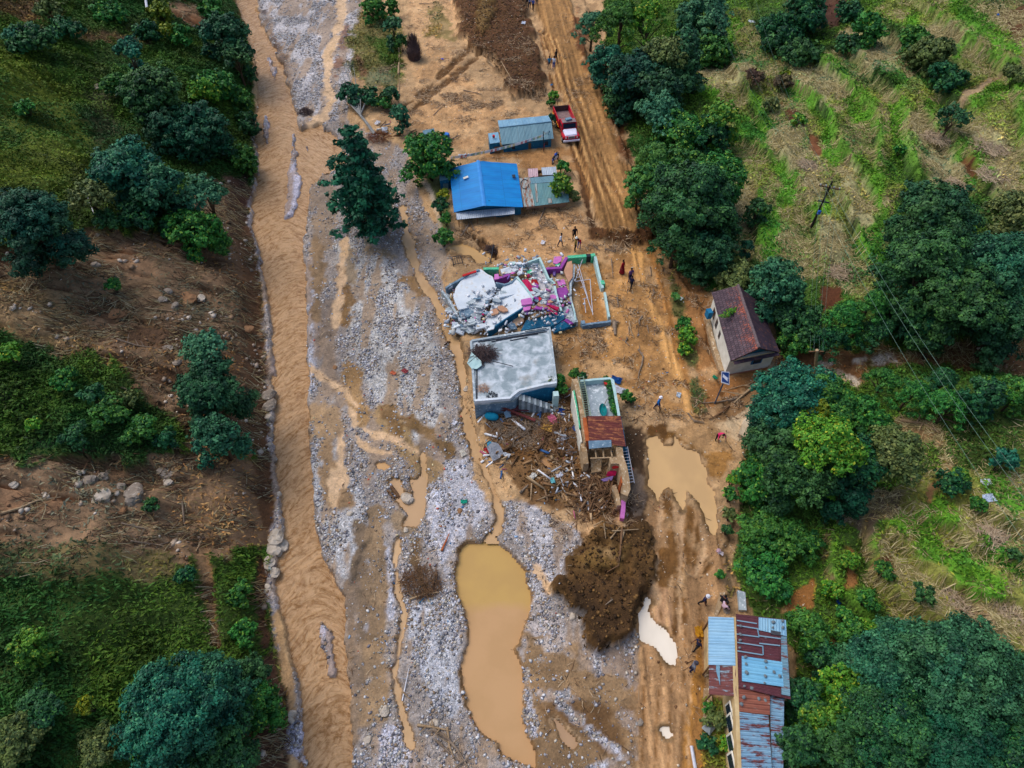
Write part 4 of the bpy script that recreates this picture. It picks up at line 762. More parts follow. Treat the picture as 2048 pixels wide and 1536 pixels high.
SHRUBS = [
 (1129, 334, 15, 1.0, 'green', 'round clipped looking green bush beside the parked motorcycle'),
 (1121, 366, 22, 2.4, 'bright', 'yellow green bush overhanging the patched tin roof of the annex'),
 (1148, 392, 14, .7, 'olive', 'low straggly bush at the right end of the annex wall'),
 (886, 474, 20, 1.2, 'green', 'green bush at the corner of the gravel below the blue house'),
 (880, 408, 16, 1.4, 'dark', 'dark bush hugging the left wall of the blue roofed house'),
 (888, 388, 12, 1.2, 'yellow', 'yellow flecked bush at the left wall of the blue roofed house'),
 (892, 436, 12, 1.0, 'green', 'small green bush at the lower left corner of the blue house'),
 (862, 340, 18, 1.4, 'dark', 'dark bush under the round tree by the blue house'),
 (1107, 190, 10, .6, 'bright', 'strip of fresh weeds behind the parked truck'), (1102, 204, 9, .6, 'green', 'green weeds touching the tail of the parked truck'),
 (1103, 236, 9, 1.0, 'dteal', 'dark bush squeezed between the grey shed and the truck'),
 (780, 190, 20, 1.2, 'dteal', 'dark teal bush behind the crown of the fallen grey tree'), (700, 190, 30, 1.2, 'dteal', 'dark mat of foliage under the bare branches of the fallen tree'), (738, 196, 26, 1.0, 'dark', 'dark green foliage at the middle of the fallen tree'), (765, 205, 16, .8, 'green', 'green tuft right of the fallen tree'),
 (803, 85, 14, 1.2, 'green', 'green bush beside the brown brush stack in the upper meadow'),
 (1376, 672, 20, .9, 'bright', 'yellow green roadside bush across the track from the tiled house'), (1368, 650, 18, .9, 'green', 'green roadside bush above the yellow green one'), (1370, 700, 15, .7, 'bright', 'low bright weeds at the lower end of the roadside bushes'),
 (1352, 592, 9, .7, 'vine', 'small vivid green bush on the verge opposite the tiled gable'),
 (1450, 655, 10, .5, 'green', 'narrow green growth between the low wall and the tiled house'), (1458, 690, 10, .5, 'green', 'green growth by the lower part of the low wall'), (1440, 625, 9, .5, 'green', 'green growth at the upper end of the low wall'),
 (1255, 793, 14, .8, 'green', 'uprooted green bush lying against the narrow house'), (1150, 748, 12, 1.0, 'green', 'green bush at the broken upper corner of the narrow house'), (1165, 752, 8, 1.0, 'dark', 'dark tuft by the ladder top on the narrow house'),
 (1118, 768, 20, 1.0, 'green', 'green branches spilling over the corner of the flat roofed house'), (1098, 766, 13, 1.6, 'olive', 'yellowish twigs on the edge of the flat concrete roof'),
 (1462, 990, 15, 1.0, 'green', 'green verge bush at the road puddle beneath the centre wood'), (1462, 1030, 15, .9, 'olive', 'dusty verge bush below the puddle'), (1466, 960, 12, 1.0, 'bright', 'upper bright verge bush by the puddle edge'), (1441, 1150, 9, .6, 'green', 'tuft of weeds on the path above the tin roofed house'), (1455, 1060, 11, .7, 'dark', 'small dark verge bush under the dusty one'),
 (1430, 1440, 22, .8, 'olive', 'dull bush in the yard left of the striped tin roof'), (1418, 1490, 20, .8, 'dark', 'dark yard bush near the lower edge beside the white pipe'), (1450, 1490, 14, .6, 'bright', 'bright weeds along the cream wall'), (1420, 1420, 14, .6, 'green', 'weeds on the concrete ledge below the small roof'),
 (1866, 105, 40, 1.8, 'olive', 'tall reed thicket with yellow tips on the upper terrace'), (1830, 70, 30, 1.5, 'green', 'green reeds at the upper end of the terrace thicket'), (1895, 150, 34, 1.5, 'dark', 'dark reeds at the lower end of the terrace thicket'), (2036, 150, 26, 1.4, 'olive', 'olive reeds at the photo edge beside the upper field'),
 (1508, 155, 18, 1.4, 'brown', 'dry grey brown bush under the power lines'), (1565, 165, 20, 1.2, 'brown', 'dry leafless scrub on the upper terrace near the power lines'), (1545, 208, 15, 1.0, 'olive', 'pale scrub on the terrace edge below the power lines'), (1570, 150, 12, 1.2, 'yellow', 'yellowish shrub on the upper terrace'),
 (1800, 300, 12, .7, 'green', 'little green bush on the path between two terraces'), (1598, 240, 15, .6, 'bright', 'low bright weeds above the brown soil strip'), (1700, 20, 26, 1.5, 'dark', 'dark scrub at the upper edge beside the soil patch'),
 (1905, 965, 30, 1.0, 'dark', 'dark bush inside the bend of the footpath'), (1925, 950, 16, 1.0, 'bright', 'bright tuft on the bush inside the footpath bend'), (1960, 1010, 18, .7, 'green', 'low green bush near the two white rags'), (2030, 1110, 14, .6, 'dark', 'small dark bush at the photo edge in the lower field'),
 (1700, 1120, 18, .8, 'bright', 'bright bush between the two field paths'), (1735, 1200, 22, .9, 'green', 'green bush above the corner wood'), (1665, 1180, 20, .9, 'bright', 'yellow green bush left of the orange earth strip'), (1690, 1230, 16, .8, 'green', 'green bush under the orange earth strip'), (1770, 1140, 20, .9, 'green', 'leafy bush on the terrace bank of the lower field'), (1745, 1260, 20, 1.0, 'bright', 'broad leaved bush at the rim of the corner wood'), (1850, 1190, 22, .8, 'dark', 'dark bush on the lower terrace bank'),
 (2010, 920, 26, 1.4, 'teal', 'teal bush at the photo edge under the twin wires'), (1860, 700, 20, 1.2, 'olive', 'thin olive bush on the ravine bank'), (1640, 820, 22, 7.0, 'yellow', 'yellow flecked top of the centre wood'),
 (318, 22, 24, 1.6, 'yellow', 'yellow flowering bush beside the white pipe at the upper edge'), (332, 60, 18, 1.4, 'yellow', 'lower part of the yellow flowering growth by the white pipe'), (290, 60, 22, 1.6, 'dark', 'dark green bush left of the yellow flowers'), (360, 70, 24, 1.4, 'green', 'green bush right of the yellow flowers'), (420, 12, 24, 1.5, 'green', 'green bush at the upper edge near the river'),
 (430, 165, 34, 1.8, 'green', 'light green bush on the wooded bank above the river'), (400, 180, 28, 1.5, 'bright', 'yellow green bush at the heart of the wooded bank'), (470, 195, 30, 1.6, 'green', 'green bush reaching the river edge'), (495, 150, 20, 1.4, 'dark', 'dark bush overhanging the river'), (490, 245, 26, 1.5, 'dark', 'dark shrub on the bank above the blue grey stones'), (478, 310, 30, 1.6, 'green', 'bright green bush on the bank beside the gravel island'), (440, 290, 30, 1.8, 'dark', 'shrub between the broad dark tree and the bank'), (500, 320, 16, 1.0, 'green', 'small bush touching the river by the gravel island'),
 (225, 165, 24, 1.5, 'green', 'bluish green bush on the edge of the smooth grass'), (350, 410, 30, 1.5, 'dark', 'dark shrub under the bluish trees'), (270, 430, 34, 1.4, 'dark', 'long dark shrub along the landslide rim'), (210, 440, 26, 1.2, 'dark', 'shrub left along the landslide rim'), (440, 490, 22, 1.0, 'green', 'green shrub hanging into the landslide scar'), (340, 460, 26, 1.0, 'dark', 'dim shrub at the crest of the landslide'),
 (60, 80, 40, 1.4, 'dark', 'dark shrub on the upper left grass slope'), (25, 70, 18, 1.2, 'pale', 'pale bush by the photo edge on the upper slope'), (50, 215, 20, 1.0, 'green', 'solitary green bush in the smooth grass'), (130, 60, 34, 1.2, 'dark', 'shrub row across the upper slope'), (220, 25, 34, 1.4, 'green', 'green shrub at the upper edge of the slope'), (95, 20, 26, 1.2, 'olive', 'olive shrub at the upper edge near the photo corner'),
 (18, 705, 26, 1.4, 'bright', 'bright green bush at the photo edge on the landslide side'), (125, 760, 28, 1.2, 'green', 'light green bush in the dark thicket'), (65, 850, 16, 1.0, 'bright', 'little pale green bush in the dark thicket'), (215, 830, 36, 1.4, 'green', 'leafy green bush in the middle of the dark thicket'), (285, 855, 32, 1.3, 'green', 'green bush at the river side of the dark thicket'), (185, 790, 26, 1.2, 'dark', 'dark bush inside the thicket'), (250, 800, 22, 1.2, 'olive', 'olive bush above the leafy green one'), (330, 880, 24, 1.0, 'dark', 'dim bush at the tip of the dark thicket'), (150, 870, 30, 1.2, 'dark', 'dim bush at the lower rim of the thicket'), (225, 570, 14, .9, 'green', 'lone green bush in the brown landslide'),
 (60, 1290, 34, 1.5, 'bright', 'bright green bush standing on the lower grass slope'), (170, 1410, 18, 1.2, 'yellow', 'yellowish bush left of the very big teal tree'), (80, 1420, 40, 1.4, 'dark', 'dark shrub near the lower left corner'), (30, 1480, 44, 1.4, 'olive', 'olive shrub in the lower left corner'), (200, 1490, 40, 1.4, 'olive', 'feathery shrub at the lower edge left of the big teal tree'), (270, 1500, 24, 1.4, 'bright', 'light green shrub under the very big teal tree'), (480, 1190, 26, 1.0, 'green', 'green bush above the white rocks by the river'), (490, 1270, 28, 1.2, 'green', 'long green bush on the lower river bank'), (545, 1390, 16, 1.0, 'green', 'green bush hanging over the brown bank'), (450, 1420, 30, 2.2, 'green', 'grassy bush beside the very big teal tree'), (370, 1150, 20, .8, 'dark', 'dark bush left of the pale gully'), (300, 1010, 16, .6, 'dark', 'low dark bush among the broken rocks'),
]
for u, v, r, h, c, lab in SHRUBS: plant(u, v, r, h, 'bush', c, lab, 'shrub', 'shrub', SH, cover=2.2)
def spreading():
    b = G(752, 470); rng = np.random.RandomState(4); t = empty('tree', b, 0, 'tallest dark teal tree standing alone in the grey gravel beside the river', 'tree')
    s = pxm(b); H = 12.2; lobes = []
    prof = [(.12, 2.4), (.22, 3.3), (.32, 2.9), (.42, 3.5), (.52, 2.6), (.61, 2.7), (.70, 1.9), (.79, 1.9), (.88, 1.0), (.97, .6)]
    bm = bmesh.new(); tube(bm, [(0, 0, -.5), (.1, 0, 4), (-.3, .1, 8), (-.6, .2, 12.0)], [.28, .2, .12, .04], 8)
    for f, r in prof:
        k = 8 if r > 2 else 5
        for i in range(k):
            a = 6.283 * i / k + f * 11 + rng.uniform(-.3, .3); rr = r * rng.uniform(.55, 1.3); x0 = -.6 * f
            tube(bm, [(x0, 0, H * f - .6), (x0 + math.cos(a) * rr * .5, math.sin(a) * rr * .5, H * f - .2), (x0 + math.cos(a) * rr, math.sin(a) * rr, H * f - .15)], [.09, .05, .02], 5)
            for q in (.38, .68, 1.0): lobes.append((x0 + math.cos(a) * rr * q, math.sin(a) * rr * q, H * f - .15 + .2 * q, (.42 - .14 * q) * r ** .5, (.42 - .14 * q) * r ** .5, .2))
    c, nr, rn = lobes_to_leaves(lobes, .22, 1.7, rng, .3, .85); vts, fs = leaf_quads(c, nr, .22 * rng.uniform(.6, 1.3, len(c)), rng, .55)
    me = mesh_from('crown', vts, fs); vattr(me, 'Rnd', np.repeat(rn, 4, axis=0)); me.materials.append(LM['conifer']); o = bpy.data.objects.new('crown', me); COL.objects.link(o); o.parent = t
    bm_obj('trunk', bm, BARK, t, True)
spreading()
def scatter(n, x0, x1, y0, y1, rng):
    x = rng.uniform(x0, x1, n); y = rng.uniform(y0, y1, n); z = hz(x, y); u, v = project(x, y, z)
    k = (u > -260) & (u < 2300) & (v > -140) & (v < 1720); return x[k], y[k], z[k], u[k], v[k]
def stuff_mesh(name, verts, faces, cols, mat, label, cat, per=4):
    me = mesh_from(name, verts, faces, per); vattr(me, 'Rnd', cols); me.materials.append(mat); o = bpy.data.objects.new(name, me); COL.objects.link(o); return tag(o, label, cat, None, 'stuff')
def attr_mat(name, rough=.7):
    t = NT(name); t.b.inputs['Specular IOR Level'].default_value = .2; MATS[name] = t.out(t.attr('Rnd'), rough); return MATS[name]
COVM = attr_mat('cover'); rng = np.random.RandomState(21)
def slope_dir(x, y):
    e = .6; gx = (hz(x + e, y) - hz(x - e, y)) / (2 * e); gy = (hz(x, y + e) - hz(x, y - e)) / (2 * e); return gx, gy
def cover_leaves(name, label, x0, x1, n, smin, smax, up, seed, hmax):
    rg = np.random.RandomState(seed); x, y, z, u, v = scatter(n, x0, x1, -4, 122, rg)
    d = bil(VEG, x, y); patch = .55 + .6 * fbm(x / 3.1, y / 3.1, 3, seed); k = rg.uniform(0, 1, len(x)) < np.clip(d * 1.25 * np.clip(patch, .25, 1.2), 0, 1) * (d > .03)
    x, y, z = x[k], y[k], z[k]; m = len(x); base = bil(COLG, x, y); d_ = bil(VEG, x, y)
    clump = fbm(x / 1.3, y / 1.3, 3, seed + 5); lift = np.clip(.5 + clump, .05, 1.3) * hmax * rg.uniform(.1, 1, m)
    c = np.stack([x, y, z + lift], 1); nr = unit(rg.normal(size=(m, 3)) * .55 + np.array([0, 0, up])); gx, gy = slope_dir(x, y)
    ax = np.stack([-gx, -gy, -.35 * np.hypot(gx, gy)], 1) * (.9 if x0 < 0 else .25) + rg.normal(size=(m, 3)) * .4
    vts, fs = leaf_quads(c, nr, rg.uniform(smin, smax, m), rg, .34, ax)
    tone = np.clip(1.0 + .5 * fbm(x / 2.2, y / 2.2, 3, seed + 9) + rg.normal(size=m) * .24, .3, 2.0)[:, None]
    hue = rg.uniform(0, 1, (m, 1)); gk = np.clip(d_ * .9, 0, .75)[:, None]; g = base * (1.05 - gk) + np.array(lin((62, 98, 34) if x0 < 0 else (80, 128, 42))) * gk; g = g * 1.12 * tone * (1 + (hue - .5) * np.array([[.5, .1, -.2]]))
    big = fbm(x / 7.0, y / 7.0, 3, seed + 13)[:, None]; g = np.where(big > .12, g * np.array([[1.25, 1.1, .8]]), g); g = np.where(big < -.25, g * np.array([[.55, .8, .95]]), g)
    stuff_mesh(name, vts, fs, np.repeat(np.clip(g, 0, 1), 4, axis=0), COVM, label, 'ground cover'); print(name, m)
cover_leaves('hillside_grass', 'tangled grass and low greenery covering the slope left of the river', -92, -10, 2600000, .07, .23, .6, 101, .6)
cover_leaves('field_greenery', 'grass and low weeds over the slopes and terraces right of the road', 4, 96, 1900000, .07, .22, .7, 202, .4)
def sticks(name, label, n, box, dens, lmin, lmax, wd, cols, seed, lift=.03, cat='debris', tuned=None):
    rg = np.random.RandomState(seed); x, y, z, u, v = scatter(n, *box, rg); k = rg.uniform(0, 1, len(x)) < dens(x, y, u, v); x, y, z = x[k], y[k], z[k]; m = len(x)
    a = rg.uniform(0, 6.283, m) if tuned is None else tuned(x, y) + rg.normal(size=m) * .6; L = rg.uniform(lmin, lmax, m) * .5; ca, sa = np.cos(a), np.sin(a)
    x1, y1, x2, y2 = x - ca * L, y - sa * L, x + ca * L, y + sa * L; z1 = hz(x1, y1) + lift + rg.uniform(0, .05, m); z2 = hz(x2, y2) + lift + rg.uniform(0, .12, m)
    wv = rg.uniform(.5, 1.3, m) * wd; nx, ny = -sa * wv, ca * wv; bend = rg.normal(size=m) * .14 * L
    xm, ym, zm = (x1 + x2) / 2 - sa * bend, (y1 + y2) / 2 + ca * bend, np.maximum((z1 + z2) / 2, hz(x, y) + lift)
    V_ = np.stack([np.stack([x1 + nx, y1 + ny, z1], 1), np.stack([x1 - nx, y1 - ny, z1], 1), np.stack([xm, ym, zm + wv * 1.2], 1), np.stack([xm + nx, ym + ny, zm], 1), np.stack([xm - nx, ym - ny, zm], 1), np.stack([x2, y2, z2], 1)], 1)
    b = np.arange(m)[:, None] * 6; F = np.concatenate([b + np.array([[0, 3, 2]]), b + np.array([[0, 2, 1]]), b + np.array([[1, 2, 4]]), b + np.array([[3, 5, 2]]), b + np.array([[2, 5, 4]])])
    cc = np.array([lin(c) for c in cols])[rg.randint(0, len(cols), m)] * rg.uniform(.6, 1.3, (m, 1)); stuff_mesh(name, V_.reshape(-1, 3), F, np.repeat(np.clip(cc, 0, 1), 6, axis=0), COVM, label, cat, 3); print(name, m)
sticks('dry_stalks', 'pale dry maize stalks strewn over the terraced field', 2200000, (8, 96, -4, 122), lambda x, y, u, v: bil(STR, x, y) * (x > 5) * .85 * np.clip(.6 + fbm(x / 1.8, y / 1.8, 2, 8), 0, 1), .3, 1.0, .021, [(188, 174, 130), (170, 154, 108), (150, 136, 88), (124, 112, 66)], 7, cat='dry stalks')
sticks('hillside_litter', 'dead stems and roots littering the landslide on the left slope', 900000, (-92, -10, -4, 122), lambda x, y, u, v: np.clip(.7 - bil(VEG, x, y) * 1.4, 0, 1) * (x < XL(y)) * np.clip(.35 + fbm(x / 1.6, y / 1.6, 3, 18), 0, 1), .3, 1.5, .02, [(150, 142, 112), (120, 92, 66), (84, 60, 42), (60, 42, 30), (142, 124, 84)], 9, tuned=lambda x, y: np.full(len(x), .25))
def mud_debris(x, y, u, v):
    m = (x > XL(y) + 1) & (x < XR(y) + 1.5); cl = np.clip(fbm(x / 1.9, y / 1.9, 3, 28) * 1.6 - .28, 0, 1); g = 1 - bil(GRV, x, y)
    inpl = np.zeros(len(x)); zones = [(1010, 170, 150, 70, 1.0), (960, 210, 120, 60, .8), (1080, 440, 120, 40, 1.3), (980, 470, 50, 30, 1.6), (1230, 600, 100, 110, .7), (1180, 700, 80, 50, .9), (1280, 700, 90, 110, .6), (1090, 870, 90, 80, 2.4), (1190, 960, 60, 80, 2.2), (1160, 1040, 90, 30, 1.6), (1390, 720, 50, 110, .9), (1200, 500, 60, 25, 1.2), (1470, 800, 70, 60, 1.4), (850, 1160, 30, 40, 1.4), (920, 1470, 40, 40, 1.6), (1250, 900, 30, 60, 1), (760, 240, 60, 30, 1.6), (800, 120, 70, 70, .5)]
    for a, b, c, d, s in zones: inpl += s * np.exp(-((u - a) / c) ** 2 - ((v - b) / d) ** 2)
    return m * (seg_dist(u, v, HEAP, True) > 0) * np.clip(cl * (.05 + inpl * .5) * (.3 + .7 * g), 0, 1)
sticks('driftwood_litter', 'small broken branches and twigs left by the flood on the mud', 1100000, (-34, 34, -4, 122), mud_debris, .15, .85, .018, [(172, 144, 112), (124, 96, 68), (94, 68, 46), (66, 48, 34), (190, 166, 134)], 13, cat='driftwood')
def stones(name, label, n, box, dens, smin, smax, cols, seed, cat='gravel', flat=.6):
    rg = np.random.RandomState(seed); x, y, z, u, v = scatter(n, *box, rg); k = rg.uniform(0, 1, len(x)) < dens(x, y, u, v); x, y, z = x[k], y[k], z[k]; m = len(x)
    O = np.array([(1, 0, 0), (.5, .87, .1), (-.5, .87, 0), (-1, 0, .1), (-.5, -.87, 0), (.5, -.87, .1), (.15, .1, .8), (0, 0, -.6)]); r = smin + (smax - smin) * rg.uniform(0, 1, m) ** 3.5
    pts = O[None] * (1 + rg.uniform(-.3, .3, (m, 8, 3))); a = rg.uniform(0, 6.28, m); ca, sa = np.cos(a)[:, None], np.sin(a)[:, None]; st = rg.uniform(.55, 1, (m, 1))
    px, py, pz = pts[..., 0], pts[..., 1] * st, pts[..., 2] * flat; V_ = np.stack([(px * ca - py * sa), (px * sa + py * ca), pz], 2) * r[:, None, None] + np.stack([x, y, z + r * .12], 1)[:, None, :]
    F = np.array([(i, (i + 1) % 6, 6) for i in range(6)] + [((i + 1) % 6, i, 7) for i in range(6)]); F = (np.arange(m)[:, None, None] * 8 + F[None]).reshape(-1, 3)
    cc = np.array([lin(c) for c in cols])[rg.randint(0, len(cols), m)] * rg.uniform(.65, 1.25, (m, 1)); stuff_mesh(name, V_.reshape(-1, 3), F, np.repeat(np.clip(cc, 0, .9), 8, axis=0), COVM, label, cat, 3); print(name, m)
stones('river_gravel', 'grey and white cobbles scattered over the flood bed', 1500000, (-46, 16, -4, 122), lambda x, y, u, v: np.clip(bil(GRV, x, y), 0, 1) ** 2 * np.clip(.45 + fbm(x / 1.2, y / 2.4, 3, 44), .05, 1),   .03, .15, [(190, 188, 194), (170, 168, 172), (140, 134, 130), (186, 176, 160), (120, 116, 122), (206, 204, 202), (150, 128, 104)], 3)
stones('earth_clods', 'dark clods of loose earth on the spoil heap and the raw soil', 700000, (-30, 34, -4, 122), lambda x, y, u, v: (((seg_dist(u, v, HEAP, True) < -2) | (seg_dist(u, v, [(905, -80), (1060, -80), (1052, 30), (1075, 100), (1090, 180), (1060, 190), (1020, 175), (990, 130), (950, 100), (925, 70)], True) < 0) | (seg_dist(u, v, [(1190, 466), (1292, 470), (1284, 400), (1310, 458), (1300, 484), (1198, 480)], True) < 0) | (seg_dist(u, v, [(1015, 890), (1100, 850), (1180, 960), (1240, 1040), (1140, 1010), (1050, 990)], True) < 0)) * .4), .03, .17, [(104, 76, 42), (70, 48, 26), (120, 88, 48), (54, 38, 22)], 4, 'soil')
stones('slope_stones', 'loose stones in the raw earth of the left slope and ravine', 700000, (-92, 96, -4, 122), lambda x, y, u, v: ((x < XL(y) - .3) | ((x > XR(y) + 8) & (np.abs(v - 745) < 50))) * np.clip(.35 - bil(VEG, x, y), 0, 1) * np.clip(fbm(x / 2.2, y / 2.2, 3, 64) * 1.2, 0, 1), .06, .34, [(168, 148, 128), (140, 112, 86), (196, 182, 166), (112, 84, 60)], 5, 'stones')
stones('mud_pebbles', 'small pale stones and scraps dotted over the mud', 300000, (-20, 36, -4, 110), lambda x, y, u, v: (x > XL(y) + 8) * (x < XR(y) + 6) * ((v > 470) | (u < 1050)) * np.clip(.09 - bil(GRV, x, y), 0, .09) * (bil(VEG, x, y) < .1) * (seg_dist(u, v, HEAP, True) > 0), .03, .11, [(216, 204, 184), (190, 160, 124), (150, 120, 88), (206, 190, 166), (110, 80, 54)], 6, 'pebbles')
class B:
    """a thing whose parts are given in world coordinates"""
    def __init__(s, name, loc, label=None, cat=None, group=None):
        s.loc = Vector(loc); s.e = empty(name, s.loc, 0, label, cat, group)
    def add(s, name, bm, mat, parent=None, smooth=False, label=None):
        bmesh.ops.translate(bm, verts=bm.verts[:], vec=-s.loc); o = bm_obj(name, bm, mat, parent or s.e, smooth)
        if label: o['label'] = label
        return o
    def slab(s, name, pts, thick, mat, parent=None, label=None, jit=0.0, rng=None): return s.add(name, slab_bm(pts, thick), mat, parent, False, label)
def slab_bm(pts, thick, bm=None):
    """polygon given by its top corners, thickened downwards"""
    bm = bm or bmesh.new(); top = [bm.verts.new(p) for p in pts]; bot = [bm.verts.new(Vector(p) - Vector((0, 0, thick))) for p in pts]
    bm.faces.new(top); bm.faces.new(bot[::-1]); n = len(pts)
    for i in range(n): bm.faces.new((top[i], bot[i], bot[(i + 1) % n], top[(i + 1) % n]))
    bm.normal_update(); return bm
def sheet(pts, thick=.03, nu=1, nv=1, sag=0.0, rng=None):
    """four corners a-b-c-d; uv in metres with u along a-b; ridges run from a to d"""
    a, b, c, d = [Vector(p) for p in pts]; bm = bmesh.new(); uvl = bm.loops.layers.uv.new('UVMap'); W = ((b - a).length + (c - d).length) / 2; L = ((d - a).length + (c - b).length) / 2
    nrm = (b - a).cross(d - a).normalized();  nrm = nrm if nrm.z > 0 else -nrm
    G_ = []
    for j in range(nv + 1):
        row = []
        for i in range(nu + 1):
            s_, t_ = i / nu, j / nv; p = (a * (1 - s_) + b * s_) * (1 - t_) + (d * (1 - s_) + c * s_) * t_; off = (rng.uniform(-1, 1) * sag) if rng is not None else 0; row.append((p + nrm * off, s_ * W, t_ * L))
        G_.append(row)
    tops = [[bm.verts.new(p) for p, _, _ in r] for r in G_]; bots = [[bm.verts.new(p - nrm * thick) for p, _, _ in r] for r in G_]
    def face(q, uv):
        f = bm.faces.new(q)
        for l, w_ in zip(f.loops, uv): l[uvl].uv = w_
    for j in range(nv):
        for i in range(nu):
            ij = [(j, i), (j, i + 1), (j + 1, i + 1), (j + 1, i)]; uv = [(G_[y][x][1], G_[y][x][2]) for y, x in ij]
            face([tops[y][x] for y, x in ij], uv); face([bots[y][x] for y, x in ij][::-1], uv[::-1])
    edge = [(0, i) for i in range(nu + 1)] + [(j, nu) for j in range(1, nv + 1)] + [(nv, i) for i in range(nu - 1, -1, -1)] + [(j, 0) for j in range(nv - 1, 0, -1)]
    for k in range(len(edge)):
        p, q = edge[k], edge[(k + 1) % len(edge)]; face([tops[p[0]][p[1]], bots[p[0]][p[1]], bots[q[0]][q[1]], tops[q[0]][q[1]]], [(0, 0)] * 4)
    return bm
def wall_bm(pts, w_, zbot, bm=None, jag=0.0, rng=None):
    """a wall along a line of top points, w_ thick, down to zbot"""
    bm = bm or bmesh.new(); pts = [Vector(p) for p in pts]
    if jag:
        q = []
        for a, b in zip(pts[:-1], pts[1:]):
            n = max(1, int((b - a).length / .45)); q += [a.lerp(b, i / n) + Vector((0, 0, rng.uniform(-jag, jag * .3))) for i in range(n)]
        pts = q + [pts[-1]]
    L, R, LB, RB = [], [], [], []
    for i, p in enumerate(pts):
        a, b = pts[max(i - 1, 0)], pts[min(i + 1, len(pts) - 1)]; d = (b - a); d.z = 0; d.normalize(); nn = Vector((-d.y, d.x, 0)) * w_ / 2
        if 0 < i < len(pts) - 1:
            d1 = (pts[i] - pts[i - 1]); d1.z = 0; d1.normalize(); cs = max(.5, d.dot(d1)); nn = nn / cs
        L.append(bm.verts.new(p + nn)); R.append(bm.verts.new(p - nn)); zb = min(zbot, p.z - .05)
        LB.append(bm.verts.new((p.x + nn.x, p.y + nn.y, zb))); RB.append(bm.verts.new((p.x - nn.x, p.y - nn.y, zb)))
    for i in range(len(pts) - 1):
        bm.faces.new((L[i], R[i], R[i + 1], L[i + 1])); bm.faces.new((L[i], L[i + 1], LB[i + 1], LB[i])); bm.faces.new((R[i + 1], R[i], RB[i], RB[i + 1])); bm.faces.new((LB[i], LB[i + 1], RB[i + 1], RB[i]))
    bm.faces.new((L[0], LB[0], RB[0], R[0])); bm.faces.new((L[-1], R[-1], RB[-1], LB[-1])); return bm
def box_bm(c, d, rz=0.0, bm=None, rx=0.0, ry=0.0, bevel=0.0):
    bm = bm or bmesh.new(); M = Matrix.Translation(Vector(c)) @ Matrix.Rotation(rz, 4, 'Z') @ Matrix.Rotation(rx, 4, 'X') @ Matrix.Rotation(ry, 4, 'Y')
    r = bmesh.ops.create_cube(bm, size=1.0); vs = r['verts']
    for v_ in vs: v_.co = M @ Vector((v_.co.x * d[0], v_.co.y * d[1], v_.co.z * d[2]))
    if bevel: bmesh.ops.bevel(bm, geom=list({e for v_ in vs for e in v_.link_edges}), offset=bevel, segments=2, affect='EDGES', profile=.6)
    return bm
def rod_bm(a, b, r, bm=None, sides=6): bm = bm or bmesh.new(); tube(bm, [a, b], [r, r], sides); return bm
def at(pts, z):
    """photograph positions at height z (a number or one per point)"""
    zs = z if isinstance(z, (list, tuple)) else [z] * len(pts); return [P(u, v, zz) for (u, v), zz in zip(pts, zs)]
def inset2(pts, k):
    n = len(pts); return [Vector(p) + ((Vector(pts[i - 1]) - Vector(p)).normalized() + (Vector(pts[(i + 1) % n]) - Vector(p)).normalized()) * k for i, p in enumerate(pts)]
def inset(pts, k):
    c = sum((Vector(p) for p in pts), Vector()) / len(pts); return [Vector(p) + (c - Vector(p)).normalized() * k for p in pts]
CONC = rough_mat('concrete', (176, 186, 190), (132, 146, 152), 1.2, .85, .01, (214, 220, 222)); CONCD = rough_mat('concrete_dark', (118, 128, 132), (84, 94, 98), 1.5)
PLAST = rough_mat('slab_plaster', (214, 220, 224), (188, 198, 206), .8, .8, .01, (196, 196, 192)); MUDP = rough_mat('muddy_plaster', (176, 150, 116), (140, 112, 78), 1.6, .9, .03, (206, 190, 164))
WHITEW = rough_mat('white_wall', (232, 230, 218), (204, 200, 184), 1.5, .8, .01); CREAM = rough_mat('cream_wall', (212, 188, 142), (184, 156, 108), 1.2, .85, .01)
TEALW = rough_mat('blue_wall', (0, 98, 134), (0, 76, 108), 1.4, .7, .01, (30, 120, 150)); MINT = rough_mat('mint_wall', (84, 196, 150), (52, 160, 118), 2, .7, .01, (150, 190, 160)); PURP = rough_mat('purple_wall', (160, 72, 160), (126, 52, 130), 2, .7, .01)
PINK = rough_mat('pink_wall', (208, 122, 190), (182, 98, 164), 2, .7, .01); MAG = rough_mat('magenta_wall', (206, 20, 84), (160, 14, 66), 2, .7, .01); REDW = rough_mat('red_paint', (206, 44, 44), (160, 30, 34), 2); ORNG = rough_mat('orange_plaster', (182, 100, 52), (150, 74, 38), 2, .9, .02)
PALET = rough_mat('pale_teal_wall', (186, 212, 208), (150, 184, 184), 2, .8, .01); BLUEG = rough_mat('blue_grey_wall', (112, 140, 158), (84, 108, 128), 1.6, .8, .01, (160, 176, 186)); TANP = rough_mat('tan_panel', (190, 146, 116), (164, 120, 92), 1.5); TILEM = rough_mat('tile_floor', (206, 204, 204), (186, 182, 184), 9, .5, .002, (110, 100, 110))
WOOD = rough_mat('old_wood', (128, 96, 66), (88, 62, 42), 3); WOODP = rough_mat('pale_wood', (176, 150, 116), (136, 110, 80), 3); IRON = flat_mat('dark_iron', (44, 48, 56), .5, .3); STEEL = flat_mat('pale_steel', (196, 198, 206), .4, .2); GLASSM = flat_mat('window_glass', (24, 40, 58), .15)
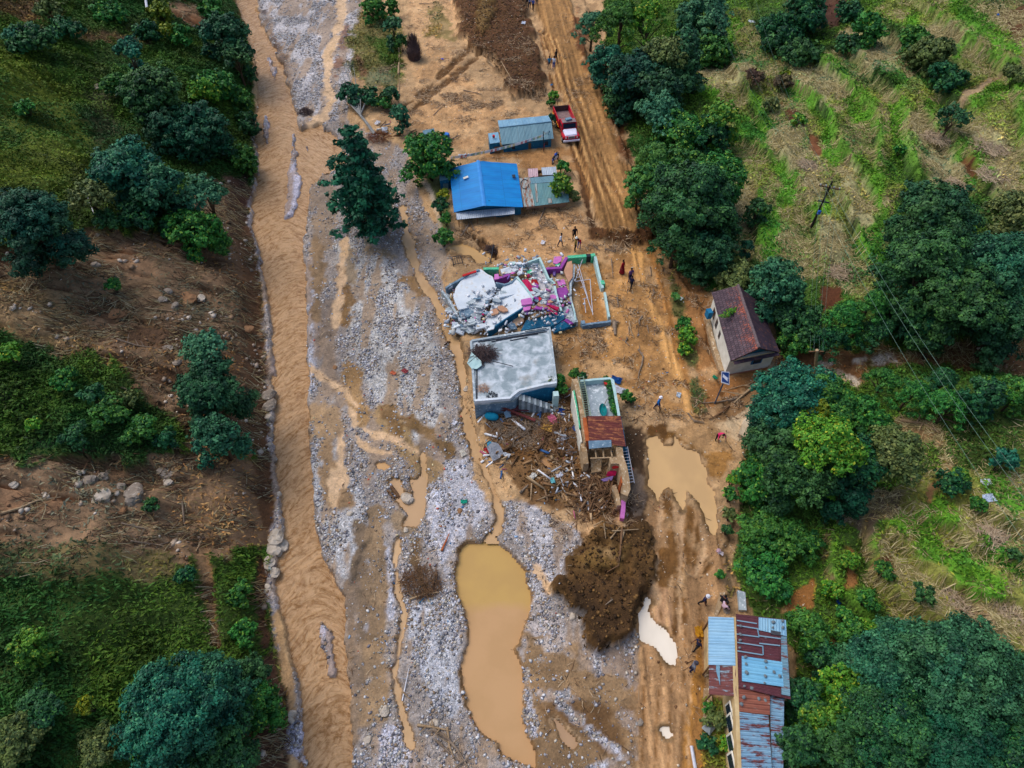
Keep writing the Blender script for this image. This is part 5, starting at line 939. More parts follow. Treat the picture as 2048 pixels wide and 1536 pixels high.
BLUET = tin_mat('blue_tin', (4, 144, 216), (4, 124, 200), (70, 130, 180), .12, .18, .5, depth=.012); GREYT = tin_mat('grey_tin', (112, 150, 162), (92, 134, 148), (150, 110, 80), .12, .16); TEALT = tin_mat('teal_tin', (110, 152, 152), (84, 132, 138), (150, 104, 74), .28, .16); SKYT = tin_mat('sky_tin', (140, 184, 206), (112, 160, 190), None, 0, .16, .4)
PATCHT = tin_mat('patched_tin', (176, 178, 170), (128, 150, 150), (158, 98, 62), .55, .16); RUSTT = tin_mat('rusty_tin', (116, 52, 48), (96, 42, 44), (172, 112, 76), .4, .15, .7); PALETN = tin_mat('pale_tin', (190, 200, 210), (164, 176, 190), (150, 130, 120), .2, .2); RUSTB = tin_mat('maroon_tin', (96, 46, 52), (78, 38, 48), (150, 170, 186), .16, .15, .6)
STRIPET = tin_mat('streaked_tin', (132, 168, 190), (104, 144, 172), (112, 54, 50), .5, .22, .5, depth=.04)
def roof_tiles():
    t = NT('roof_tiles'); uv = t.uv(); br = t.add('TexBrick'); t.link(uv, br.inputs['Vector']); br.inputs['Scale'].default_value = 1; br.inputs['Brick Width'].default_value = .22; br.inputs['Row Height'].default_value = .3; br.inputs['Mortar Size'].default_value = .02
    br.inputs['Color1'].default_value = (1.3, 1.25, 1.25, 1); br.inputs['Color2'].default_value = (.65, .62, .7, 1); br.inputs['Mortar'].default_value = (.3, .3, .3, 1); sp = t.add('SeparateXYZ'); t.link(uv, sp.inputs[0])
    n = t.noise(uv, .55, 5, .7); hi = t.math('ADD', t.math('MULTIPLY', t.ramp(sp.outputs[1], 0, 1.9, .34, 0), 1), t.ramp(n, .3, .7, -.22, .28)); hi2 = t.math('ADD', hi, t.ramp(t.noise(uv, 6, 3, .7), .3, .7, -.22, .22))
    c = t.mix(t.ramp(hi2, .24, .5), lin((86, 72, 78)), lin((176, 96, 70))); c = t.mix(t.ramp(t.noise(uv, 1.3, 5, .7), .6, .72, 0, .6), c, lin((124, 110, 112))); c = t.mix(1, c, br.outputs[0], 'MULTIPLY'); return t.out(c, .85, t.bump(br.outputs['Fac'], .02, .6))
TILER = roof_tiles(); TILED = rough_mat('shaded_tiles', (70, 54, 66), (52, 42, 54), 1.2, .8, .02, (104, 70, 62))  # second tile material is darker: the far slope's shade put into its colour
def walls_from(b, name, corners, zb, mat, w_=.22, label=None):
    pts = [Vector(p) for p in corners]; pts = pts + [pts[0]]; return b.add(name, wall_bm(pts, w_, zb), mat, None, False, label)
rg = np.random.RandomState(77)
g = .35
b = B('house', G(970, 380), 'long low house with a bright blue metal gable roof', 'house')
e, r = g + 1.15, g + 2.1
q = at(Z2([(207, 738), (520, 660), (582, 1138), (258, 1210)]), [e, r, r, e]); q2 = at(Z2([(520, 660), (935, 685), (1003, 1155), (582, 1138)]), [r, e, e, r])
rf = b.add('roof', sheet([q[1], q[2], q[3], q[0]], .05, 8, 6, .012, rg), BLUET); b.add('roof', sheet([q2[3], q2[0], q2[1], q2[2]], .05, 8, 6, .012, rg), BLUET)
rd = bmesh.new()
d_ = (q[2] - q[1]).normalized(); sx_ = Vector((1, 0, 0))
slab_bm([q[1] - d_ * .1 - sx_ * .2 + Vector((0, 0, .02)), q[1] - d_ * .1 + Vector((0, 0, .09)), q[1] - d_ * .1 + sx_ * .2 + Vector((0, 0, .02)), q[2] + d_ * .1 + sx_ * .2 + Vector((0, 0, .02)), q[2] + d_ * .1 + Vector((0, 0, .09)), q[2] + d_ * .1 - sx_ * .2 + Vector((0, 0, .02))], .03, rd)
b.add('ridge_cap', rd, rough_mat('ridge_blue', (74, 150, 214), (50, 130, 206), 2), rf)
el, er = inset([q[0], q2[1], q2[2], q[3]], .45), None; walls_from(b, 'wall', [Vector((p.x, p.y, e - .12)) for p in el], 0, TEALW)
for qa, qb in ((q[0], q2[1]), (q[3], q2[2])):
    a_, c_ = qa + (qb - qa) * .05, qa + (qb - qa) * .95; m_ = (qa + qb) / 2; inn = Vector((0, -.35 if qa is q[0] else .35, 0)); bm = bmesh.new(); vv = [a_ + inn - Vector((0, 0, .1)), c_ + inn - Vector((0, 0, .1)), Vector((m_.x, m_.y, r - .12)) + inn]
    t3 = [bm.verts.new(p) for p in vv] + [bm.verts.new(p + Vector((0, .12, 0))) for p in vv]
    for f in ((0, 1, 2), (5, 4, 3), (0, 3, 4, 1), (1, 4, 5, 2), (2, 5, 3, 0)): bm.faces.new([t3[i] for i in f])
    b.add('gable', bm, TEALW)
aw = at(Z2([(278, 1212), (912, 1150), (912, 1226), (290, 1290)]), [e - .05, e - .05, e - .2, e - .2]); b.add('awning', sheet([aw[0], aw[1], aw[2], aw[3]], .04, 8, 2, .02, rg), PALETN, label='white sheet awning along the lower gable')
for k in (.03, .35, .66, .97):
    p = aw[3].lerp(aw[2], k); b.add('post', rod_bm((p.x, p.y, -.2), (p.x, p.y, p.z - .05), .045), WOOD)
b.add('roof_patch', box_bm(at(Z2([(903, 820)]), g + 1.5)[0], (.35, .5, .06), .1, bevel=.01), IRON)
b.add('roof_patch', box_bm(at(Z2([(385, 835)]), g + 1.85)[0], (.55, .3, .05), .3, ry=-.25), WHITEW, label='white scrap on the blue roof')
b = B('annex', G(1100, 395), 'low annex with a patched teal and rusty tin roof joined to the blue roofed house', 'shed')
h = g + 1.05
def rs(nm, pts, z, mt, par=None, lab=None, uu=4, vv=4): return b.add(nm, sheet(at(Z2(pts), z), .03, uu, vv, .015, rg), mt, par, label=lab)
rs('roof_sheet', [(962, 842), (1076, 832), (1126, 1144), (1010, 1152)], [h + .05, h + .05, h, h], PATCHT, lab='rust streaked pale roof sheet'); rs('roof_sheet', [(1080, 908), (1480, 872), (1500, 1100), (1128, 1142)], [h + .12, h + .12, h - .05, h - .05], TEALT, lab='teal roof sheet')
rs('roof_sheet', [(1072, 838), (1368, 812), (1480, 868), (1082, 904)], [h - .1, h - .1, h + .1, h + .1], GREYT, lab='pale grey upper roof sheet')
rs('roof_sheet', [(1055, 740), (1160, 735), (1165, 824), (1062, 832)], [h - .5, h - .5, h - .3, h - .3], tin_mat('pink_tin', (206, 176, 180), (186, 150, 158), (150, 40, 50), .35, .2), lab='faded pink roof sheet'); rs('roof_sheet', [(1200, 727), (1355, 716), (1370, 803), (1212, 810)], [h - .5, h - .5, h - .3, h - .3], PALETN, lab='white grey roof sheet')
for pts in ([(1128, 900), (1150, 900), (1165, 1100), (1145, 1100)], [(1270, 1060), (1310, 1060), (1316, 1110), (1276, 1112)]): rs('roof_patch', pts, [h + .17, h + .17, h + .02, h + .02], PATCHT, uu=1, vv=1)
cr = at(Z2([(990, 860), (1470, 890), (1485, 1085), (1030, 1125)]), h - .25); walls_from(b, 'wall', [Vector((p.x, p.y, h - .2)) for p in inset(cr, .2)], 0, TANP, .12)
cr = at(Z2([(1075, 760), (1345, 740), (1350, 800), (1090, 815)]), h - .6); walls_from(b, 'wall', [Vector((p.x, p.y, h - .62)) for p in inset(cr, .1)], 0, WOOD, .08)
bm = bmesh.new(); pts = [P(860 + (1020 + 42 * math.cos(a)) / 5.389, 200 + (905 + 50 * math.sin(a)) / 5.389, h + .1) for a in np.linspace(0, 5.6, 14)]; tube(bm, pts, [.035] * len(pts), 5)
hs = B('hose', pts[0], 'coiled dark hose lying on the rust streaked sheet of the annex roof', 'hose'); hs.add('coil', bm, IRON)
def box_house(nm, lab, roof, z, mt, wallm, zb=0.0, group=None, door=None, slope=.12):
    bb = B(nm, at(roof, 0)[0], lab, 'shed' if nm == 'shed' else 'outhouse', group); rr = at(roof, [z + slope, z + slope, z, z]); bb.add('roof', sheet(rr, .04, 3, 3, .01, rg), mt); ins = inset(rr, .14); walls_from(bb, 'wall', [Vector((p.x, p.y, z - .06)) for p in ins], zb, wallm, .1)
    return bb, rr, ins
bb, rr, ins = box_house('outhouse', 'small grey tin outhouse against the outer wall of the blue roofed house', Z2([(98, 778), (205, 757), (212, 850), (105, 868)]), g + 1.35, GREYT, TEALW)
c = (ins[2] + ins[3]) / 2; bb.add('door', box_bm((c.x, c.y - .09, .7), (.7, .05, 1.0), 0, bevel=.01), GREYT); bb.add('roof_tank', box_bm((rr[0] + rr[2]) / 2 + Vector((-.1, 0, .14)), (.35, .35, .22), .3, bevel=.04), IRON)
bb, rr, ins = box_house('outhouse', 'tiny teal outhouse with a red bucket on its roof beside the long grey shed', Z2([(625, 360), (735, 345), (755, 455), (645, 470)]), g + 1.35, SKYT, TEALW)
c = (ins[2] + ins[3]) / 2; bb.add('door', box_bm((c.x + .25, c.y - .09, .7), (.6, .05, 1.0), .1, bevel=.01), WOOD)
c = (rr[0] + rr[3]) / 2 + Vector((.55, 0, .12)); bk = bmesh.new(); tube(bk, [c, c + Vector((0, 0, .28))], [.12, .16], 10); kb = B('bucket', c, 'red bucket standing on the tiny teal outhouse roof', 'bucket'); kb.add('body', bk, REDW)
b = B('shed', G(1050, 280), 'long grey tin shed beside the parked truck', 'shed'); e, r = g + 1.15, g + 1.8
A = at(Z2([(730, 220), (1275, 165), (1310, 235), (745, 300)]), [e + .2, e + .2, r, r]); D = at(Z2([(745, 300), (1310, 235), (1333, 415), (772, 482)]), [r, r, e, e]); b.add('roof', sheet(A, .04, 8, 3, .01, rg), SKYT, label='pale back slope'); rf = b.add('roof', sheet(D, .04, 8, 4, .015, rg), GREYT); tb = bmesh.new(); tube(tb, [D[0] + Vector((0, 0, .03)), D[1] + Vector((0, 0, .03))], [.07, .07], 6); b.add('ridge_cap', tb, SKYT, rf)
walls_from(b, 'wall', [Vector((p.x, p.y, e - .05)) for p in inset([A[0], A[1], D[2], D[3]], .35)], 0, TEALW, .1)
for k in (.18, .5, .82):
    p = D[3].lerp(D[2], k); b.add('door' if k == .5 else 'window', box_bm((p.x, p.y + .2, .7 if k == .5 else .9), (.8, .06, 1.0) if k == .5 else (.9, .06, .5), .06, bevel=.01), WOOD if k == .5 else GLASSM)
tb = B('tin_sheet', G(858, 262), 'loose grey tin sheet lying in the mud above the round green tree', 'tin sheet'); pp = at(Z1([(655, 836), (730, 820), (735, 856), (662, 862)]), .6); tb.add('sheet', sheet(pp, .03, 3, 2, .03, rg), GREYT)

g = .35; H = g + 1.9
b = B('house', G(1030, 740), 'flat roofed grey concrete house buried to half its height in mud', 'house')
outl = [(192, 187), (936, 66), (993, 560), (992, 610), (885, 622), (665, 682), (590, 745), (560, 748), (225, 775)]; rp = at(Z4(outl), H)
def stained():
    t = NT('stained_roof'); p = t.obj(); n = t.noise(p, 1.15, 5, .55, .4); c = t.mix(t.ramp(n, .40, .60), lin((136, 150, 155)), lin((192, 200, 205))); c = t.mix(t.ramp(t.noise(p, .5, 4, .6), .56, .72, 0, .75), c, lin((158, 150, 138))); v = t.add('TexVoronoi'); t.link(p, v.inputs['Vector']); v.inputs['Scale'].default_value = 1.0
    c = t.mix(t.ramp(v.outputs['Distance'], .30, .36, .35, 0), c, lin((108, 124, 130))); c = t.mix(t.ramp(t.noise(p, 5, 5, .7), .55, .75, 0, .6), c, lin((92, 104, 108))); return t.out(c, .75, t.bump(n, .01))
b.slab('roof_slab', rp, .28, stained())
pr = [p + Vector((0, 0, .14)) for p in at(Z4([(205, 200), (926, 80), (984, 560), (984, 600)]), H)]; b.add('parapet', wall_bm([pr[0], pr[1], pr[2], pr[3]], .2, H + .002), CONC); pr2 = [p + Vector((0, 0, .14)) for p in at(Z4([(196, 205), (232, 765)]), H)]; b.add('parapet', wall_bm(pr2, .2, H + .003), CONC)
pr3 = [p + Vector((0, 0, .3)) for p in at(Z4([(232, 768), (560, 742), (580, 720), (640, 672), (885, 615), (990, 600)]), H)]; b.add('parapet', wall_bm(pr3, .2, H + .001), PLAST)
for off in ((250, 225, 250, 740), (262, 205, 900, 108)):
    a_, c_ = at(Z4([(off[0], off[1]), (off[2], off[3])]), H + .03); b.add('dark_line', rod_bm(a_, c_, .05), IRON)  # thin dark rods following the inside of the parapet
iw = inset(rp, .3); walls_from(b, 'wall', [Vector((p.x, p.y, H - .28)) for p in iw], -.1, BLUEG, .25)
sp = at(Z4([(655, 700), (975, 690)]), H - .3); st = bmesh.new(); n = 13
for k in range(n):
    f = k / (n - 1.); x = sp[0].x + (sp[1].x - sp[0].x) * f; z = H - .1 - f * 1.5; b.add('step', box_bm((x, sp[0].y - .30 - .05 * f, z / 2), (.26, .62, max(z, .15)), 0), CONC if k % 2 else CONCD)
bw = at(Z4([(665, 690), (760, 672), (885, 640), (975, 640)]), [H - .02, H - .05, H - .1, H - .2]); b.add('stair_wall', wall_bm([p + Vector((0, .10, 0)) for p in bw], .1, 0), TEALW, label='blue painted wall above the stairs'); e_ = at(Z4([(975, 690)]), H - .2)[0]; b.add('pillar', box_bm((e_.x + .1, e_.y + .1, .9), (.45, .5, 2.2), .1, bevel=.02), PALET)
def twigs(name, lab, cat, c, R, n, mat, seed, L=(.5, 1.4), zs=.5, r=.016):
    rr = np.random.RandomState(seed); bm = bmesh.new()
    for i in range(n):
        a = rr.uniform(0, 6.28); q = R * math.sqrt(rr.uniform(0, 1)); x, y = c[0] + q * math.cos(a), c[1] + q * math.sin(a) * .8; z = c[2] + rr.uniform(.03, zs) * (1.2 - q / R); d = rr.uniform(0, 6.28); l = rr.uniform(*L) * .5; dz = rr.uniform(-.15, .15)
        tube(bm, [(x - math.cos(d) * l, y - math.sin(d) * l, max(z - dz, c[2] + .02)), (x, y, z + .05), (x + math.cos(d) * l, y + math.sin(d) * l, max(z + dz, c[2] + .02))], [r * 1.3, r, r * .4], 4)
    o = B(name, c, lab, cat); o.add('twigs', bm, mat); return o
BRUSH = rough_mat('dry_brush', (92, 74, 70), (56, 44, 46), 3)
c = at(Z4([(305, 325)]), H + .02)[0]; twigs('brush_bundle', 'dark bundle of dry brushwood lying on the flat concrete roof', 'brushwood', c, 1.1, 260, BRUSH, 3, (.7, 1.7), .6)
tp = at(Z4([(160, 400), (200, 300), (290, 380), (295, 420), (250, 455), (200, 450)]), [H + .3, H + .4, H + .3, H + .27, H + .26, H + .2]); ts = B('tarpaulin', tp[0], 'crumpled white tarpaulin hanging over the corner of the flat roof', 'tarpaulin'); ts.slab('cloth', tp, .05, PALET)
a_, c_ = at(Z4([(395, 382), (585, 430)]), [H + .5, H + .08]); ps = B('pole', c_, 'thin dark pole sticking out of the brushwood on the flat roof', 'pole'); ps.add('rod', rod_bm(a_, c_, .035), IRON)
for i, (x1, y1, x2, y2) in enumerate([(385, 202, 560, 168), (430, 185, 820, 128), (700, 108, 900, 76), (560, 190, 720, 160)]):
    a_, c_ = at(Z4([(x1, y1), (x2, y2)]), H + .24 if i == 2 else H + .06); o = B('steel_bar', a_, ['short steel bar at the left end of the bars on the flat roof', 'longest steel bar lying along the upper edge of the flat roof', 'steel bar resting on the upper parapet of the flat roof', 'bent steel bar below the longest one on the flat roof'][i], 'steel bar', 'steel bars on the flat roof'); o.add('rod', rod_bm(a_, c_, .04), IRON)
c = at(Z4([(390, 700)]), H + .02)[0]; twigs('ash_heap', 'little heap of black charred scraps on the flat roof', 'ash heap', c, .45, 60, IRON, 5, (.1, .3), .1); c = at(Z4([(310, 640)]), H + .02)[0]; twigs('plant_scraps', 'reddish dry plant scraps on the corner of the flat roof', 'plant scraps', c, .5, 60, TANP, 6, (.2, .5), .08, .012)
def loose(name, lab, cat, pts, z, mat, th=.05, grp=None, tinlike=False):
    zz = z if isinstance(z, (list, tuple)) else [z] * len(pts); pp = at(pts, list(zz)); o = B(name, pp[0], lab, cat, grp); o.add('sheet' if tinlike else 'board', sheet(pp, th, 3, 3, .03, rg) if tinlike and len(pp) == 4 else slab_bm(pp, th), mat); return o
loose('roof_sheet_wreck', 'long rusty roofing strip sliding from the flat roofed house toward the rubble', 'tin sheet', Z4([(410, 790), (480, 800), (800, 920), (790, 948)]), [1.3, 1.2, .8, .8], RUSTT, .04, 'rusty sheets below the flat roofed house', True)
loose('roof_sheet_wreck', 'short rusty strip under the long one by the flat roofed house', 'tin sheet', Z4([(420, 800), (450, 830), (640, 900), (620, 862)]), [1.0, .95, .75, .75], RUSTT, .04, 'rusty sheets below the flat roofed house', True)
loose('roof_sheet_wreck', 'maroon sheet beside the foot of the concrete stairs', 'tin sheet', Z4([(560, 790), (680, 790), (740, 850), (560, 840)]), [1.1, 1.0, .75, .8], RUSTB, .04, 'rusty sheets below the flat roofed house', True)
loose('plywood_panel', 'grey broken panel poking out under the rusty strips', 'panel', Z4([(500, 860), (560, 820), (570, 900), (520, 912)]), [1.0, 1.0, .7, .7], BLUEG)
a_, c_ = at(Z4([(335, 888), (438, 905)]), .75); tk = bmesh.new(); dd = (c_ - a_).normalized(); tube(tk, [a_ - dd * .12, a_, a_ + dd * .25, c_ - dd * .25, c_, c_ + dd * .12], [.08, .26, .33, .33, .26, .08], 14); o = B('water_tank', a_, 'teal blue cylindrical tank lying on its side below the flat roofed house', 'tank'); o.add('body', tk, rough_mat('tank_teal', (10, 140, 170), (8, 120, 150), 2), None, True)
g = .3; rr_ = random.Random(5)
b = B('collapsed_house', G(1050, 600), 'collapsed concrete house with pink, purple and green walls', 'collapsed house')
b.slab('roof_slab', at(Z3([(470, 305), (525, 300), (590, 350), (640, 372), (668, 450), (690, 475), (650, 560), (600, 640), (530, 745), (440, 742), (285, 705), (240, 590), (262, 490), (330, 400)]), [1.3, 1.35, 1.4, 1.45, 1.45, 1.4, 1.2, 1.1, .95, .9, .85, .95, 1.0, 1.15]), .22, PLAST, label='largest pale slab at the gravel side')
b.slab('roof_slab', at(Z3([(880, 400), (960, 470), (1052, 600), (1045, 645), (950, 690), (590, 932), (540, 885), (600, 770), (660, 570), (760, 470)]), [2.0, 2.0, 1.95, 1.9, 1.75, 1.1, 1.05, 1.05, 1.3, 1.7]), .3, PLAST, label='second grey slab tilted toward the flat roofed house')
b.add('slab_edge', wall_bm(at(Z3([(955, 690), (760, 815), (590, 935)]), [1.78, 1.45, 1.12]), .12, .3), TEALW)
b.slab('floor', at(Z3([(1000, 260), (1120, 195), (1150, 215), (1215, 390), (1275, 450), (1290, 560), (1340, 720), (1250, 745), (1190, 600), (1090, 430), (1050, 380)]), [1.2] * 11), .2, TILEM, label='white speckled tile floor')
b.add('wall', wall_bm(at(Z3([(985, 232), (1122, 180), (1160, 260), (1215, 388), (1272, 435), (1290, 540), (1345, 722)]), [1.7, 1.8, 1.75, 1.7, 1.6, 1.6, 1.5]), .18, .2, None, .06, rg), PALET, label='whitish broken outer wall')
b.add('wall', wall_bm(at(Z3([(672, 432), (760, 452), (835, 430), (885, 378)]), [1.9, 1.9, 2.0, 2.1]), .16, .6, None, .05, rg), BLUEG); b.add('wall', wall_bm(at(Z3([(888, 372), (960, 460), (1055, 590)]), [2.2, 2.1, 2.0]), .2, .6, None, .04, rg), PALET)
b.add('wall', wall_bm(at(Z3([(160, 486), (330, 385), (400, 335), (505, 300)]), [1.0, 1.3, 1.4, 1.5]), .2, .2, None, .06, rg), BLUEG); b.slab('wall_panel', at(Z3([(330, 355), (470, 308), (475, 325), (335, 372)]), [1.55, 1.6, 1.6, 1.5]), .08, REDW, label='red painted strip of wall')
b.add('wall', wall_bm(at(Z3([(120, 520), (210, 630), (290, 790), (340, 850)]), [.9, .85, .8, .7]), .2, .0, None, .12, rg), CONC); b.add('wall', wall_bm(at(Z3([(545, 292), (620, 290), (705, 290)]), 1.35), .3, .2, None, .03, rg), MINT, label='mint green wall piece')
b.add('wall', wall_bm(at(Z3([(655, 392), (735, 380), (815, 350)]), [1.4, 1.45, 1.5]), .26, .3, None, .05, rg), PURP); b.add('wall', wall_bm(at(Z3([(1190, 292), (1265, 285), (1340, 280), (1360, 240), (1400, 175)]), [1.5, 1.5, 1.5, 1.55, 1.6]), .28, .2, None, .03, rg), PURP, label='purple wall at the corner by the green foundation')
b.add('wall', wall_bm(at(Z3([(1478, 250), (1470, 370), (1440, 440), (1440, 600), (1470, 700), (1505, 840)]), [1.2, 1.2, 1.1, 1.0, 1.0, .9]), .18, 0, None, .08, rg), CONC)
b.add('wall', wall_bm(at(Z3([(1455, 640), (1480, 740), (1490, 820)]), [1.1, 1.05, 1.0]), .12, 0, None, .05, rg), PALET)
for lab, pts, z, m in (('magenta panel beside the pale wall', [(940, 412), (1000, 400), (1060, 500), (1108, 590), (1064, 606), (1000, 510)], [1.9, 1.9, 1.7, 1.5, 1.5, 1.8], MAG), ('white stripe at the magenta panel', [(1005, 410), (1060, 420), (1090, 470), (1050, 460)], 1.75, WHITEW),
        ('pink slab lying on the tilted grey slab', [(930, 610), (1035, 588), (1050, 650), (940, 665)], [2.1, 2.05, 2.0, 2.0], PINK), ('pink chunk under the pink slab', [(950, 690), (1035, 670), (1025, 710), (965, 725)], 1.8, PINK), ('tan panel on the tilted slab', [(620, 720), (680, 695), (705, 735), (690, 755), (630, 770)], 1.55, TANP), ('rounded brown board on the tilted slab', [(690, 680), (740, 668), (790, 700), (800, 725), (750, 735), (705, 715)], 1.7, TANP),
        ('large dark blue wall lying flat', [(985, 822), (1080, 800), (1170, 785), (1240, 745), (1365, 735), (1380, 800), (1300, 860), (1250, 890), (930, 928)], [1.0, 1.1, 1.1, 1.2, 1.3, 1.2, 1.0, .8, .75], TEALW), ('pointed blue wall piece', [(1250, 905), (1365, 825), (1385, 842), (1440, 880), (1490, 878), (1268, 952)], [.8, 1.2, 1.2, 1.0, .9, .6], TEALW), ('purple underside by the pointed blue wall', [(1370, 820), (1400, 800), (1470, 850), (1430, 862)], 1.1, PURP),
        ('grey floor at the corner', [(1355, 690), (1440, 665), (1495, 835), (1440, 865), (1385, 800)], .95, CONC), ('brown standing board', [(1405, 225), (1452, 212), (1462, 375), (1420, 432), (1370, 315)], [1.4, 1.5, 1.3, 1.2, 1.3], TANP), ('room floor', [(1225, 325), (1365, 312), (1420, 450), (1440, 640), (1330, 640), (1260, 470)], .9, MUDP), ('violet rounded slab', [(1285, 500), (1340, 482), (1400, 490), (1420, 530), (1400, 560), (1395, 600), (1335, 605), (1295, 570)], [1.3, 1.3, 1.3, 1.2, 1.2, 1.1, 1.1, 1.2], PURP),
        ('pink board outside the purple corner', [(1270, 170), (1350, 165), (1345, 215), (1300, 245), (1260, 235)], .95, PINK), ('mint board by the pink one', [(1285, 240), (1325, 235), (1335, 262), (1285, 265)], .9, MINT), ('cream panel under the tilted slab', [(860, 800), (950, 760), (960, 830), (810, 930)], [.9, .95, .8, .6], rough_mat('cream_panel', (216, 182, 150), (196, 160, 128), 2)), ('mint board among the rubble', [(990, 310), (1040, 300), (1050, 335), (1000, 352)], 1.5, MINT), ('white shard', [(890, 340), (950, 268), (945, 340), (905, 360)], [1.5, 1.9, 1.7, 1.5], PLAST), ('grey shard', [(850, 265), (910, 240), (915, 285), (860, 305)], 1.4, PLAST), ('pink corner piece', [(660, 350), (700, 345), (710, 395), (660, 405)], 1.45, PINK),
        ('broken grey slab rim', [(290, 735), (370, 700), (440, 715), (455, 760), (380, 800), (320, 810)], [.9, 1.0, 1.0, .9, .7, .7], BLUEG), ('white block on the pale slab', [(290, 690), (390, 660), (398, 690), (305, 712)], 1.15, PLAST), ('wooden frame with shelves', [(1010, 775), (1230, 665), (1235, 740), (1030, 810)], [1.2, 1.4, 1.4, 1.2], WOODP), ('pink wall piece in the corner room', [(1300, 420), (1370, 400), (1390, 450), (1320, 470)], 1.15, PINK), ('white wall piece on the tile floor', [(1130, 560), (1190, 540), (1205, 640), (1150, 650)], 1.5, PLAST), ('pink wall piece near the blue wall', [(1180, 620), (1250, 600), (1262, 650), (1190, 668)], 1.5, PINK), ('long white wall piece over the tilted slab', [(700, 560), (900, 520), (905, 545), (710, 590)], 1.75, PLAST), ('white slab by the mint wall', [(720, 300), (850, 260), (870, 330), (740, 350)], 1.3, PLAST), ('purple scrap at the back', [(815, 245), (870, 235), (872, 255), (820, 265)], 1.2, PURP)):
    b.slab('wall_panel', at(Z3(pts), z), .16, m, None, lab)
for u, v in ((1060, 785), (1130, 750), (1190, 715)): b.add('shelf_board', box_bm(at(Z3([(u, v)]), 1.46)[0], (.08, .5, .12), .5), WOOD)
zones = [(250, 860, 700, 150, 26, .7), (560, 760, 140, 170, 16, 1.25), (700, 600, 120, 70, 12, 1.6), (1090, 520, 80, 130, 16, 1.5), (1150, 650, 120, 70, 16, 1.5), (900, 280, 120, 60, 10, 1.4), (780, 880, 90, 60, 6, .8), (1320, 420, 80, 60, 8, 1.1), (1390, 650, 50, 70, 6, 1.1), (1070, 400, 60, 60, 7, 1.5)]
zones[0] = (370, 840, 140, 90, 26, .7)
cm = [CONC, PLAST, PLAST, CONC, BLUEG, PLAST, PINK, PALET, MAG, PURP, CONC, TANP, WHITEW, REDW]; k_ = 0
for cx, cy, sx, sy, n, z in zones:
    for i in range(n):
        if k_ >= 98: break
        k_ += 1; u, v = cx + rr_.uniform(-1, 1) * sx, cy + rr_.uniform(-1, 1) * sy; p = at(Z3([(u, v)]), z + rr_.uniform(-.15, .25))[0]; s_ = rr_.uniform(.2, .55); n_ = rr_.choice((4, 5, 5)); a0 = rr_.uniform(0, 6.28); tx, ty = rr_.uniform(-.5, .5), rr_.uniform(-.5, .5); pts = []
        for j in range(n_):
            a = a0 + 6.283 * j / n_; q_ = s_ * rr_.uniform(.7, 1.2); dx, dy = q_ * math.cos(a), q_ * math.sin(a) * rr_.uniform(.45, .9); pts.append(p + Vector((dx, dy, dx * tx + dy * ty)))
        b.slab('concrete_chunk', pts, rr_.uniform(.08, .22), cm[rr_.randrange(6)] if cx < 800 and rr_.random() < .85 else rr_.choice(cm))
for i in range(16):
    u, v = rr_.uniform(893, 935), rr_.uniform(595, 665); p = G(u, v); s_ = rr_.uniform(.25, .55); pts = [p + Vector((s_ * math.cos(a) * rr_.uniform(.7, 1.1), s_ * math.sin(a) * .7, .25 + rr_.uniform(-.05, .1))) for a in np.linspace(0, 5.2, 5)]
    o = B('concrete_block', p, 'broken grey concrete block lying between the muddy stream and the collapsed house', 'concrete block', 'broken blocks beside the muddy stream'); o.add('block', slab_bm(pts, .35), CONC)
b = B('foundation_wall', G(1170, 520), 'mint green foundation wall round an empty room beside the collapsed house', 'wall')
b.add('wall', wall_bm(at(Z3([(1410, 172), (1540, 162), (1600, 158)]), 1.0), .4, -.2, None, .03, rg), MINT); b.add('wall', wall_bm(at(Z3([(1650, 154), (1692, 148)]), 1.0), .4, -.2), MINT); b.add('wall', wall_bm(at(Z3([(1600, 158), (1650, 154)]), .85), .38, -.2), IRON, label='dark gap in the green wall')
b.add('wall', wall_bm(at(Z3([(1692, 165), (1720, 300), (1768, 490)]), [1.0, .95, .9]), .25, -.2, None, .04, rg), PALET); b.add('pillar', box_bm(at(Z3([(1765, 470)]), .5)[0], (.35, .5, 1.0), .2, bevel=.02), MINT)
for lab, z3, zt, w_, m in (('low crumbling pale wall stub below the green wall', [(1790, 530), (1805, 620), (1835, 785)], .75, .2, PALET), ('low blue grey wall at the lower end of the empty room', [(1562, 868), (1700, 848), (1852, 828)], .85, .22, BLUEG)):
    o = B('wall_stub', at(Z3(z3), 0)[0], lab, 'wall'); o.add('wall', wall_bm(at(Z3(z3), zt), w_, -.2, None, .06, rg), m)
    if m is BLUEG: o.add('end_block', box_bm(at(Z3([(1565, 872)]), .5)[0], (.35, .45, .8), .2, bevel=.02), BLUEG)
b = B('roof_truss', at(Z3([(1560, 500)]), .6)[0], 'pale steel roof truss lying inside the green foundation', 'steel frame')
for pth in ([(1562, 200), (1525, 300), (1485, 425), (1640, 402), (1650, 560), (1667, 768)], [(1495, 265), (1545, 400), (1600, 560), (1662, 740)], [(1520, 250), (1562, 400), (1615, 590)], [(1580, 600), (1595, 745)]):
    for a_, c_ in zip(pth[:-1], pth[1:]): p1, p2 = at(Z3([a_, c_]), .8); b.add('bar', rod_bm(p1, p2, .035), STEEL)
for a_, c_ in (((1495, 390), (1545, 370)), ((1540, 485), (1580, 478)), ((1562, 605), (1618, 590)), ((1520, 300), (1500, 330))): p1, p2 = at(Z3([a_, c_]), .83); b.add('rung', rod_bm(p1, p2, .03), STEEL)
b = B('bed_frame', at(Z3([(270, 230)]), .2)[0], 'black iron frame lying on the gravel above the collapsed house', 'iron frame')
